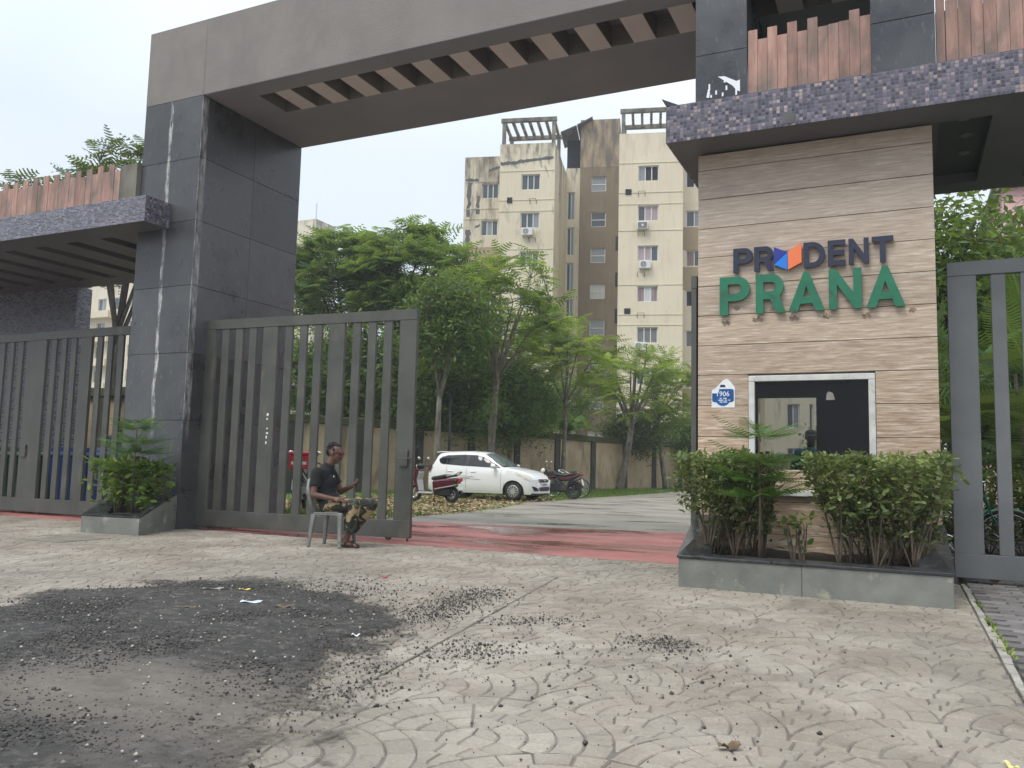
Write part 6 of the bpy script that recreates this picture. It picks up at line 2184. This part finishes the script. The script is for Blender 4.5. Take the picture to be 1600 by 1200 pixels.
MB().box(-.90, -.85, -.10, .10, .60, .70).build('tail_light', m_redlamp, SC, bevel=.01, world=False)
MB().hexa([(-.92, -.09, .38), (-.90, -.09, .38), (-.90, .09, .38), (-.92, .09, .38), (-.88, -.09, .54), (-.86, -.09, .54), (-.86, .09, .54), (-.88, .09, .54)]).build('number_plate', m_paper, SC, world=False)
mb = MB().tube([(-.35, -.13, .26), (-.6, -.15, .24), (-.85, -.16, .30)], [.045, .06, .065], 10)
mb.box(-.62, -.1, -.10, .12, .20, .38)
mb.build('engine', m_black, SC, bevel=.02, world=False)
MB().xprism([(.40, .36), (.62, .50), (.88, .36), (.86, .30), (.63, .43), (.44, .32)], -.07, .07).build('front_mudguard', m_maroon, SC, bevel=.02, world=False)
MB().tube([(.46, 0, .82), (.55, .0, .55), (.63, .06, .235)], .022, 8).tube([(.55, .0, .55), (.63, -.06, .235)], .022, 8).build('fork', m_silver, SC, world=False)
MB().ell((.45, 0, 1.0), (.12, .13, .09), 14, 10).build('handlebar_cowl', m_black, SC, smooth=True, world=False)
MB().ell((.53, 0, 1.0), (.055, .10, .06), 12, 8).build('headlight', m_lamp, SC, smooth=True, world=False)
for s_ in (-1, 1):
    MB().tube([(.42, s_ * .1, 1.0), (.36, s_ * .3, 1.02)], .018, 8).build('handle_grip', m_black, SC, world=False)
mirror_pair(SC, .42, 1.03, .17, .16, m_chrome)
MB().tube([(-.1, .1, .24), (-.2, .22, .01)], .01, 5).build('side_stand', m_black, SC, world=False)


def motorcycle(label, loc, rz, accent, box=False):
    r_ = thing('motorcycle', label, 'motorcycle', loc, rz, 'two-wheelers parked on the verge')
    wheel(r_, .65, .30, .045, .2, rimm=m_black)
    wheel(r_, -.63, .30, .055, .2, rimm=m_black)
    MB().xprism([(.35, .70), (.30, .93), (.05, .97), (-.08, .82), (-.05, .70)], -.13, .13).build('fuel_tank', m_black, r_, bevel=.05, world=False)
    MB().xprism([(.30, .74), (.05, .78), (.0, .74), (.28, .71)], -.137, .137).build('tank_stripe', accent, r_, bevel=.004, world=False)
    MB().xprism([(-.05, .80), (-.05, .86), (-.35, .82), (-.72, .90), (-.76, .86), (-.35, .75)], -.12, .12).build('seat', m_seat, r_, bevel=.03, world=False)
    MB().xprism([(-.15, .60), (-.10, .78), (-.35, .76), (-.88, .88), (-.92, .82), (-.5, .60)], -.11, .11).build('tail_panel', m_black, r_, bevel=.03, world=False)
    MB().xprism([(-.18, .64), (-.2, .69), (-.8, .83), (-.84, .80)], -.117, .117).build('tail_stripe', accent, r_, bevel=.003, world=False)
    MB().box(-.96, -.90, -.07, .07, .80, .87).build('tail_light', m_redlamp, r_, bevel=.01, world=False)
    MB().hexa([(-.99, -.08, .48), (-.975, -.08, .48), (-.975, .08, .48), (-.99, .08, .48), (-.93, -.08, .68), (-.915, -.08, .68), (-.915, .08, .68), (-.93, .08, .68)]).build('number_plate', m_paper, r_, world=False)
    mb = MB().box(-.2, .3, -.12, .12, .26, .52)
    for k in range(5):
        mb.box(.02, .3, -.14, .14, .54 + k * .03, .553 + k * .03)
    mb.build('engine', m_silver if box else m_black, r_, bevel=.015, world=False)
    MB().tube([(.3, -.13, .4), (.2, -.14, .25), (-.3, -.15, .26), (-.75, -.16, .36)], [.02, .02, .035, .045], 8).build('exhaust', m_black, r_, world=False)
    MB().tube([(.33, .07, .98), (.65, .07, .30)], .022, 8).tube([(.33, -.07, .98), (.65, -.07, .30)], .022, 8).build('fork', m_black, r_, world=False)
    MB().tube([(.30, -.36, 1.0), (.30, -.2, 1.06), (.36, 0, 1.02), (.30, .2, 1.06), (.30, .36, 1.0)], .014, 8).build('handlebar', m_black, r_, world=False)
    MB().ell((.45, 0, .92), (.10, .10, .11), 12, 8).build('headlight', m_lamp if not box else m_black, r_, smooth=True, world=False)
    MB().xprism([(.35, .52), (.5, .62), (.75, .61), (.93, .45), (.90, .43), (.74, .58), (.52, .59), (.38, .5)], -.06, .06).build('front_mudguard', m_black, r_, world=False)
    MB().xprism([(-.40, .55), (-.6, .64), (-.85, .58), (-.99, .40), (-.96, .39), (-.84, .54), (-.6, .61), (-.42, .53)], -.07, .07).build('rear_mudguard', m_black, r_, world=False)
    mirror_pair(r_, .31, 1.05, .22, .15, m_chrome)
    MB().tube([(0, .12, .3), (-.08, .24, .01)], .01, 5).build('side_stand', m_black, r_, world=False)
    return r_


motorcycle('black motorcycle with red stripes parked behind the car bonnet', (-10.75, 26.6, 0), R(186), M('dull_red_paint', (.2, .012, .016), None, 3, .35, coord='obj'))
mc = motorcycle('dark motorcycle parked behind the gate slats beside the seated man', (-11.62, 14.3, 0), R(122), m_silver, True)
bx = thing('delivery_box', 'red delivery box strapped on the motorcycle behind the gate', 'box', (-11.22, 13.72, .90), R(122))
MB().box(-.2, .2, -.2, .2, .0, .27).build('body', m_redbox, bx, bevel=.02, world=False)
MB().box(-.21, .21, -.21, .21, .272, .36).build('lid', m_redbox, bx, bevel=.03, world=False)
mb = MB()
for s_ in (-1, 1):
    mb.box(-.15, .15, s_ * .2005 - .001, s_ * .2005 + .001, .09, .15).box(s_ * .2005 - .001, s_ * .2005 + .001, -.15, .15, .09, .15)
mb.build('white_band', m_paper, bx, world=False)


def bicycle(label, loc, rz, fm, gm, group=None, scale=1):
    b_ = thing('bicycle', label, 'bicycle', loc, rz, group)
    b_.scale = (scale,) * 3
    r_ = .34
    for x_ in (.53, -.53):
        wheel(b_, x_, r_, .018, .3, spokes=28)
        v, f = [], []
        for i in range(17):
            a = R(-25 + (185 + 20) * i / 16) if x_ < 0 else R(0 + 165 * i / 16)
            for yy, rr_ in ((-.028, r_ + .012), (0, r_ + .026), (.028, r_ + .012)):
                v.append((x_ + rr_ * math.cos(a) * (-1 if x_ < 0 else 1), yy, r_ + rr_ * math.sin(a)))
        for i in range(16):
            for k in range(2):
                f.append((i * 3 + k, i * 3 + k + 1, (i + 1) * 3 + k + 1, (i + 1) * 3 + k))
        MB().add(v, f).build('mudguard', gm, b_, smooth=True, world=False)
    fr = MB()
    bb, st_, hd, hd2 = (-.05, 0, .30), (-.20, 0, .78), (.33, 0, .82), (.37, 0, .68)
    for p, q in ((bb, st_), (st_, hd), (bb, hd2), (hd, hd2)):
        fr.tube([p, q], .016, 8)
    for s_ in (-.035, .035):
        fr.tube([(bb[0], s_, bb[2]), (-.53, s_, r_)], .009, 6)
        fr.tube([(st_[0], s_ * .6, st_[2] - .05), (-.53, s_, r_)], .008, 6)
        fr.tube([(.37, s_, .66), (.53, s_, r_)], .011, 6)
    fr.build('frame', fm, b_, smooth=True, world=False)
    MB().tube([(-.20, 0, .76), (-.23, 0, .90)], .013, 8).build('seat_post', m_chrome, b_, world=False)
    MB().xprism([(-.02, .91), (-.10, .93), (-.34, .95), (-.36, .91), (-.2, .88)], -.07, .07).build('saddle', m_seat, b_, bevel=.03, world=False)
    MB().tube([(.14, -.28, .90), (.26, -.27, .97), (.34, -.1, .98), (.34, .1, .98), (.26, .27, .97), (.14, .28, .90)], .013, 8).tube([(.33, 0, .8), (.33, 0, .98)], .014, 8).build('handlebar', m_chrome, b_, smooth=True, world=False)
    for s_ in (-.28, .28):
        MB().tube([(.16, s_, .91), (.04, s_, .86)], .018, 8).build('handle_grip', m_win_frame, b_, world=False)
    cr_ = MB().torus((-.05, -.05, .30), .085, .008, 'y', 20, 5)
    cr_.tube([(-.05, -.06, .30), (.06, -.07, .16)], .01, 5).box(.02, .10, -.14, -.07, .145, .17).tube([(-.05, .06, .30), (-.16, .07, .44)], .01, 5).box(-.2, -.12, .07, .14, .43, .455)
    cr_.build('pedals', m_chrome, b_, world=False)
    MB().box(-.5, -.05, -.075, -.06, .27, .40).build('chain_cover', gm, b_, bevel=.006, world=False)
    return b_


bicycle('black bicycle whose rear wheel sticks out behind the motorcycle', (-10.95, 28.2, 0), R(182), m_black, m_bike_blue)
bicycle('green mudguard bicycle standing behind the right gate', (.50, 10.78, 0), R(2), m_bike_green, m_bike_green, scale=1.03)

# ================================================================== BINS


def bin_(label, loc, w, d, h, mat, rim):
    o = thing('wheelie_bin', label, 'bin', loc, 0, 'large plastic waste bins behind the left gate')
    a, b2 = w / 2, d / 2
    MB().hexa([(-a * .86, -b2 * .84, .12), (a * .86, -b2 * .84, .12), (a * .86, b2 * .84, .12), (-a * .86, b2 * .84, .12), (-a, -b2, h - .1), (a, -b2, h - .1), (a, b2, h - .1), (-a, b2, h - .1)]).build('body', mat, o, bevel=.03, world=False)
    MB().box(-a - .04, a + .04, -b2 - .04, b2 + .04, h - .099, h - .03).build('rim', rim, o, bevel=.015, world=False)
    mb = MB()
    for k in range(4):
        x_ = -a * .7 + k * a * .47
        mb.hexa([(x_ - .02, -b2 * .86 - .02, .2), (x_ + .02, -b2 * .86 - .02, .2), (x_ + .02, -b2 * .84, .2), (x_ - .02, -b2 * .84, .2), (x_ - .02, -b2 - .015, h - .15), (x_ + .02, -b2 - .015, h - .15), (x_ + .02, -b2 + .02, h - .15), (x_ - .02, -b2 + .02, h - .15)])
    mb.build('rib', mat, o, world=False)
    MB().hexa([(-a, -b2, h - .029), (a, -b2, h - .029), (a, b2, h - .029), (-a, b2, h - .029), (-a * .9, -b2 * .8, h + .06), (a * .9, -b2 * .8, h + .06), (a * .9, b2 * .8, h + .06), (-a * .9, b2 * .8, h + .06)]).build('lid', mat, o, bevel=.02, world=False)
    for s_ in (-1, 1):
        for q in (-1, 1):
            MB().tube([(s_ * a * .7 - .03, q * b2 * .7, .08), (s_ * a * .7 + .03, q * b2 * .7, .08)], .08, 14).build('caster', m_black, o, world=False)


bin_('large blue plastic waste bin behind the closed left gate', (-14.45, 11.3, 0), 1.3, .8, 1.16, m_bin_blue, m_bin_blue2)
bin_('large green plastic waste bin left of the blue bin', (-16.0, 11.2, 0), 1.3, .8, 1.14, m_bin_green, m_bin_green2)

# ================================================================== PEOPLE


def cap_(mb, p, q, r1, r2, n=12):
    p, q = Vector(p), Vector(q)
    mb.tube([p, p.lerp(q, .33), p.lerp(q, .66), q], [r1, r1 + (r2 - r1) * .28, r1 + (r2 - r1) * .7, r2], n)
    mb.ell(p, r1, 10, 7)
    mb.ell(q, r2, 10, 7)


def head_geo(mb, c, tilt=0, s=1.0):
    """skull, jaw, brow, nose, lips, ears; faces +x"""
    q = Matrix.Rotation(tilt, 3, 'Y')

    def P(x, y, z):
        return Vector(c) + q @ (Vector((x, y, z)) * s)
    mb.ell(P(-.012, 0, .028), (.098 * s, .076 * s, .088 * s), 16, 12, q)
    mb.ell(P(.022, 0, -.035), (.066 * s, .060 * s, .082 * s), 14, 10, q)
    mb.ell(P(.052, 0, -.098), (.028 * s, .030 * s, .022 * s), 10, 8, q)
    mb.tube([P(.075, 0, .03), P(.088, 0, .0), P(.104, 0, -.022)], [.009 * s, .012 * s, .016 * s], 8)
    for y in (-1, 1):
        mb.ell(P(.094, y * .011, -.026), (.011 * s, .009 * s, .009 * s), 8, 6)
        mb.ell(P(-.005, y * .078, -.008), (.020 * s, .009 * s, .033 * s), 8, 6, q)
        mb.tube([P(.086, y * .012, .034), P(.076, y * .044, .034)], [.011 * s, .009 * s], 6)
        mb.ell(P(.05, y * .042, -.022), (.024 * s, .018 * s, .018 * s), 8, 6)
    mb.tube([P(.088, -.02, -.058), P(.093, 0, -.057), P(.088, .02, -.058)], .008 * s, 6)
    return P


def hand_geo(mb, wrist, d, palm_n, L=.18, curl=.4, thumb=1):
    """palm, four jointed fingers of unequal length, thumb from the palm side"""
    w, d, n = Vector(wrist), Vector(d).normalized(), Vector(palm_n).normalized()
    s_ = d.cross(n).normalized()
    n = s_.cross(d).normalized()
    pl_ = L * .5
    mb.tube([w, w + d * pl_ * .5, w + d * pl_], [.026, .034, .036], 10)
    for k in (-1, 0, 1):
        mb.ell(w + d * pl_ * .72 + s_ * k * .022, (.022, .022, .018), 8, 6)
    for k, fl__ in zip((-.030, -.010, .010, .029), (.074, .086, .080, .062)):
        b_ = w + d * pl_ * .96 + s_ * k
        a, pts = 0, [b_]
        for seg, fr in enumerate((.45, .32, .23)):
            a += curl * (.7 if seg == 0 else 1)
            b_ = b_ + (d * math.cos(a) + n * math.sin(a)) * fl__ * fr
            pts.append(b_)
        mb.tube(pts, [.0095, .009, .0085, .007], 7)
        mb.ell(pts[-1], .0075, 6, 5)
    t0 = w + d * pl_ * .35 + s_ * thumb * -.03
    t1 = t0 + (d * .6 + s_ * thumb * -.55 + n * .25).normalized() * .035
    t2 = t1 + (d * .85 + s_ * thumb * -.1 + n * .4).normalized() * .03
    mb.tube([t0, t1, t2], [.013, .0105, .008], 7)
    mb.ell(t2, .0085, 6, 5)


def pose_part(name, mb, mat, root, vox=.008, sm=3):
    o = link(name, remesh(mb, name, vox, sm), mat, root)
    return o


CHX, CHY, CHR = -6.52, 8.67, R(13)
ch = thing('plastic_chair', 'grey moulded plastic chair under the seated man', 'chair', (CHX, CHY, 0), CHR)
mb = MB()
v, f = [], []
for i in range(7):
    for k in range(7):
        x_, y_ = -.20 + .41 * i / 6, -.21 + .42 * k / 6
        v.append((x_, y_, .425 - .018 * (1 - ((k - 3) / 3) ** 2) + .012 * (i / 6) - (.03 * max(0, i - 5))))
n_ = len(v)
v += [(a, b2, c - .014) for a, b2, c in v]
for i in range(6):
    for k in range(6):
        a = i * 7 + k
        f += [(a, a + 7, a + 8, a + 1), (a + n_, a + 1 + n_, a + 8 + n_, a + 7 + n_)]
for i in range(6):
    f += [(i * 7, i * 7 + n_, (i + 1) * 7 + n_, (i + 1) * 7), (i * 7 + 6, (i + 1) * 7 + 6, (i + 1) * 7 + 6 + n_, i * 7 + 6 + n_), (i, i + 1, i + 1 + n_, i + n_), (42 + i, 42 + i + n_, 43 + i + n_, 43 + i)]
mb.add(v, f).build('seat', m_chair, ch, smooth=True, world=False)
for sx__ in (-1, 1):
    for sy in (-1, 1):
        x0, y0_ = sx__ * .175, sy * .19
        x1, y1_ = (-.215 if sx__ < 0 else .20), sy * .235
        a, b2 = .032, .026
        m1 = MB()
        m1.hexa([(x1 - .02, y1_ - .016, 0), (x1 + .02, y1_ - .016, 0), (x1 + .02, y1_ + .016, 0), (x1 - .02, y1_ + .016, 0),
                 (x0 - a, y0_ - b2, .428), (x0 + a, y0_ - b2, .428), (x0 + a, y0_ + b2, .428), (x0 - a, y0_ + b2, .428)])
        m1.build('leg', m_chair, ch, bevel=.009, world=False)
for sy in (-1, 1):
    MB().xprism([(-.2, .36), (-.12, .395), (.12, .395), (.2, .36), (.2, .425), (-.2, .425)], sy * .2 - .008, sy * .2 + .008).build('apron', m_chair, ch, bevel=.004, world=False)
for k, y_ in enumerate((-.15, -.075, 0, .075, .15)):
    MB().tube([(-.19, y_, .425), (-.235, y_ * 1.04, .62), (-.27, y_ * 1.05, .76)], [.024, .02, .02], 6).build('back_slat', m_chair, ch, world=False)
MB().tube([(-.185, -.2, .42), (-.23, -.215, .60), (-.265, -.20, .74), (-.29, -.13, .815), (-.295, 0, .83), (-.29, .13, .815), (-.265, .20, .74), (-.23, .215, .60), (-.185, .2, .42)], [.026, .024, .024, .026, .03, .026, .024, .024, .026], 8).build('back_frame', m_chair, ch, smooth=True, world=False)

man = thing('person', 'man in black polo and camouflage trousers sitting with a phone', 'person', (CHX, CHY, 0), CHR)
# skin: head, neck, arms, hands, ankles and feet in one surface
HC = (-.015, 0, 1.168)
TILT = R(13)
b_ = MB()
PH_ = head_geo(b_, HC, TILT, 1.06)
cap_(b_, (-.11, 0, .98), (-.035, 0, 1.10), .062, .055)
cap_(b_, (-.12, 0, .80), (-.08, 0, .56), .10, .09)
cap_(b_, (-.15, 0, .93), (-.12, 0, .80), .09, .10)
RS_, RE, RW_ = (-.165, -.185, .915), (-.175, -.245, .645), (.075, -.20, .60)
LS, LE, LW = (-.14, .185, .915), (-.03, .26, .675), (.175, .15, .755)
for S_, E_, W_ in ((RS_, RE, RW_), (LS, LE, LW)):
    cap_(b_, S_, E_, .05, .041)
    cap_(b_, E_, W_, .042, .027)
    cap_(b_, (-.14, 0, .9), S_, .07, .055)
hand_geo(b_, RW_, (1, .12, -.12), (0, .1, -1), .18, .22, 1)
hand_geo(b_, LW, (.85, -.35, .35), (.1, -.75, .65), .17, .62, -1)
RK, RA = (.335, -.125, .535), (.225, -.065, .10)
LK, LA = (.475, .085, .535), (.13, .13, .11)
for K, A_, T_ in ((RK, RA, (.335, -.07, .03)), (LK, LA, (.245, .135, .03))):
    cap_(b_, (-.06, .09 * (1 if K[1] > 0 else -1), .49), K, .08, .055)
    cap_(b_, K, A_, .055, .034)
    A2 = Vector(A_)
    T2 = Vector(T_)
    cap_(b_, A2 + Vector((-.035, 0, -.055)), A2 + Vector((0, 0, .0)), .030, .034)
    cap_(b_, A2 + Vector((-.03, 0, -.058)), T2, .030, .022)
    for k in range(5):
        p = T2 + Vector((.0 - .006 * abs(k - 1), (k - 2) * .016 * (-1 if K[1] > 0 else 1), -.004))
        cap_(b_, p, p + Vector((.038 - .004 * k, 0, -.006)), .011 - .0008 * k, .009 - .0008 * k, 6)
pose_part('body', b_, m_skin, man, .0065, 2)
# polo shirt
sh = MB()
sh.ell((-.115, 0, .66), (.125, .16, .16), 16, 12)
cap_(sh, (-.145, -.09, .88), (-.145, .09, .88), .105, .105)
sh.ell((-.12, 0, .79), (.125, .165, .16), 16, 12)
sh.ell((-.085, 0, .585), (.135, .165, .12), 16, 12)
for S_, E_ in ((RS_, RE), (LS, LE)):
    S2, E2 = Vector(S_), Vector(E_)
    cap_(sh, (-.14, S_[1] * .6, .90), S_, .085, .073)
    p1 = S2.lerp(E2, .62)
    sh.tube([S2, S2.lerp(E2, .35), p1], [.072, .068, .070], 12)
sh.tube([(-.115, 0, .955), (-.09, 0, 1.005), (-.075, 0, 1.035)], [.105, .073, .071], 14)
o = pose_part('polo_shirt', sh, m_shirt, man, .009, 4)
MB().box(.012, .018, -.085, -.07, .865, .885).build('badge', m_print_white, man, world=False)
# camouflage trousers
tr = MB()
tr.ell((-.08, 0, .51), (.15, .175, .09), 16, 10)
for K, A_ in ((RK, RA), (LK, LA)):
    s_ = 1 if K[1] > 0 else -1
    cap_(tr, (-.06, .095 * s_, .50), K, .095, .078)
    K2, A2 = Vector(K), Vector(A_)
    p1 = K2.lerp(A2, .78)
    tr.tube([K2, K2.lerp(A2, .3), K2.lerp(A2, .6), p1], [.078, .08, .076, .070], 14)
    tr.ell(K2.lerp(A2, .5) + Vector((-.02, 0, 0)), (.075, .07, .08), 10, 8)
pose_part('trousers', tr, m_camo, man, .01, 3)
# hair, glasses, eyes, mouth
h_ = MB()
q = Matrix.Rotation(TILT, 3, 'Y')
for (x_, y_, z_, rx, ry, rz_) in ((-.035, 0, .05, .082, .079, .075), (-.07, 0, .012, .05, .07, .07), (-.005, 0, .092, .068, .06, .03)):
    h_.ell(PH_(x_, y_, z_), (rx, ry, rz_), 16, 10, q)
for y_ in (-1, 1):
    h_.ell(PH_(.0, y_ * .069, .03), (.022, .011, .035), 8, 6, q)
for _ in range(60):
    a, e = random.uniform(1.5, 4.8), random.uniform(.1, 1.3)
    h_.ell(PH_(-.035 + .08 * math.cos(a) * math.cos(e), .076 * math.sin(a) * math.cos(e), .045 + .078 * math.sin(e)), random.uniform(.008, .015), 6, 5)
pose_part('hair', h_, m_hair, man, .006, 1)
g_ = MB()
for y_ in (-1, 1):
    g_.ell(PH_(.094, y_ * .033, .012), (.008, .026, .018), 10, 8, q)
    g_.tube([PH_(.092, y_ * .058, .018), PH_(.0, y_ * .082, .02)], .0035, 5)
g_.tube([PH_(.1, -.01, .016), PH_(.1, .01, .016)], .004, 5)
g_.build('glasses', m_maroon, man, world=False, smooth=True)
MB().tube([PH_(.093, -.021, -.06), PH_(.1, 0, -.059), PH_(.093, .021, -.06)], .0055, 6).build('mouth', m_lips, man, world=False, smooth=True)
mb = MB()
for y_ in (-1, 1):
    mb.tube([PH_(.094, y_ * .012, -.042), PH_(.094, y_ * .03, -.048)], .006, 5)
mb.build('moustache', m_hair, man, world=False)
for A_, T_ in ((RA, (.335, -.07, .03)), (LA, (.245, .135, .03))):
    s2 = MB().hexa([(A_[0] - .06, A_[1] - .036, 0.001), (T_[0] + .05, T_[1] - .045, 0.001), (T_[0] + .05, T_[1] + .045, 0.001), (A_[0] - .06, A_[1] + .036, 0.001),
                    (A_[0] - .06, A_[1] - .036, .016), (T_[0] + .05, T_[1] - .045, .013), (T_[0] + .05, T_[1] + .045, .013), (A_[0] - .06, A_[1] + .036, .016)])
    s2.tube([(T_[0] - .03, T_[1] - .043, .012), (T_[0] - .03, T_[1] - .03, .05), (T_[0] - .03, T_[1], .062), (T_[0] - .03, T_[1] + .03, .05), (T_[0] - .03, T_[1] + .043, .012)], .009, 6)
    s2.tube([(A_[0] - .03, A_[1] - .036, .012), (A_[0] - .01, A_[1] - .03, .065), (A_[0] + .02, A_[1], .075), (A_[0] - .01, A_[1] + .03, .065), (A_[0] - .03, A_[1] + .036, .012)], .008, 6)
    s2.build('sandal', m_sandal, man, world=False)
pw = WM[man.name] @ Vector((.285, .085, .815))
ph = thing('mobile_phone', 'small dark mobile phone held in the seated man\'s left hand', 'phone', pw, CHR)
q2 = Matrix.Rotation(R(-55), 3, 'Y') @ Matrix.Rotation(R(25), 3, 'Z')
mb = MB().box(-.028, .028, -.006, .006, -.06, .06)
mb.v = [tuple(Matrix.Rotation(R(50), 3, 'Y') @ Vector((p[0] * .25, p[0] * 0 + p[1] * 4.5, p[2]))) for p in mb.v]
mb.build('case', m_phone, ph, bevel=.002, world=False)
mb = MB().quad((-.0075, -.022, -.05), (-.0075, .022, -.05), (-.0075, .022, .05), (-.0075, -.022, .05))
mb.v = [tuple(Matrix.Rotation(R(50), 3, 'Y') @ Vector(p)) for p in mb.v]
mb.build('screen', m_pane_lt, ph, world=False)


def stander(label, loc, rz, h, shirt, cap=None, hair=True):
    o = thing('person', label, 'person', loc, rz)
    k = h / 1.74
    S = lambda x_, y_, z_: (x_ * k, y_ * k, z_ * k)
    b_ = MB()
    P_ = head_geo(b_, S(.02, 0, 1.62), R(4), k)
    cap_(b_, S(-.01, 0, 1.42), S(0, 0, 1.54), .06 * k, .055 * k)
    cap_(b_, S(-.01, 0, 1.36), S(0, 0, 1.0), .10 * k, .10 * k)
    for s_ in (-1, 1):
        sh_, el, wr = S(-.01, s_ * .19, 1.39), S(-.03, s_ * .25, 1.10), S(.06, s_ * .25, .86)
        cap_(b_, sh_, el, .05 * k, .04 * k)
        cap_(b_, S(-.01, 0, 1.38), sh_, .07 * k, .055 * k)
        cap_(b_, el, wr, .04 * k, .028 * k)
        hand_geo(b_, wr, (.2, 0, -1), (.2, -s_, 0), .17 * k, .3, s_)
        cap_(b_, S(0, s_ * .09, .92), S(.02, s_ * .1, .50), .085 * k, .055 * k)
        cap_(b_, S(.02, s_ * .1, .50), S(-.01, s_ * .1, .08), .055 * k, .036 * k)
        cap_(b_, S(-.03, s_ * .1, .035), S(.14, s_ * .11, .025), .034 * k, .026 * k)
    pose_part('body', b_, m_skin, o, .01, 2)
    sh = MB()
    sh.ell(S(-.005, 0, 1.22), (.125 * k, .175 * k, .24 * k), 16, 12)
    sh.ell(S(0, 0, 1.0), (.125 * k, .175 * k, .16 * k), 16, 12)
    cap_(sh, S(-.01, -.1, 1.36), S(-.01, .1, 1.36), .10 * k, .10 * k)
    for s_ in (-1, 1):
        sh.tube([S(-.01, s_ * .17, 1.40), S(-.02, s_ * .215, 1.27), S(-.027, s_ * .245, 1.13)], [.072 * k, .068 * k, .066 * k], 12)
        sh.ell(S(-.01, s_ * .17, 1.39), .073 * k, 10, 8)
    sh.tube([S(-.01, 0, 1.42), S(-.005, 0, 1.475)], [.09 * k, .068 * k], 12)
    pose_part('shirt', sh, shirt, o, .011, 3)
    tr = MB()
    tr.ell(S(0, 0, .93), (.125 * k, .165 * k, .1 * k), 14, 10)
    for s_ in (-1, 1):
        cap_(tr, S(0, s_ * .09, .9), S(.02, s_ * .1, .5), .095 * k, .07 * k)
        tr.tube([S(.02, s_ * .1, .5), S(-.01, s_ * .1, .09)], [.07 * k, .062 * k], 12)
    pose_part('trousers', tr, m_trouser, o, .012, 3)
    hm = MB()
    q = Matrix.Rotation(R(4), 3, 'Y')
    hm.ell(P_(-.03, 0, .045), (.088 * k, .081 * k, .080 * k), 14, 10, q)
    hm.ell(P_(-.065, 0, .0), (.05 * k, .07 * k, .07 * k), 12, 8, q)
    pose_part('hair', hm, m_hair, o, .008, 1)
    if cap:
        cm_ = MB().ell(P_(-.012, 0, .062), (.102 * k, .085 * k, .062 * k), 16, 10, q)
        cm_.hexa([P_(.07, -.06, .04), P_(.16, -.045, .02), P_(.16, .045, .02), P_(.07, .06, .04), P_(.07, -.06, .055), P_(.16, -.045, .03), P_(.16, .045, .03), P_(.07, .06, .055)])
        cm_.build('cap', cap, o, world=False, smooth=True)
    return o


stander('person in turquoise shirt and cap seen through the guardhouse window', (-1.21, 13.0, 0), R(-80), 1.70, m_teal, m_cap)
stander('dark haired person in mauve shirt behind the closed left gate', (-15.15, 12.6, 0), R(-30), 1.82, m_mauve)
stander('dark haired person standing in the shade inside the guardhouse', (-1.66, 10.7, 0), R(95), 1.57, m_shirt)

hz, t, b = base_mat('haze_air')
t.nodes.remove(b)
vs = node(t, 'ShaderNodeVolumePrincipled', {'Color': (.93, .95, .97, 1), 'Density': .0012})
t.links.new(vs.outputs[0], t.nodes['Material Output'].inputs['Volume'])
tag(MB().box(-230, 230, -230, 230, -1.2, 36).build('haze', hz), 'thin pale humid haze filling the air around the gateway', 'haze', kind='stuff')
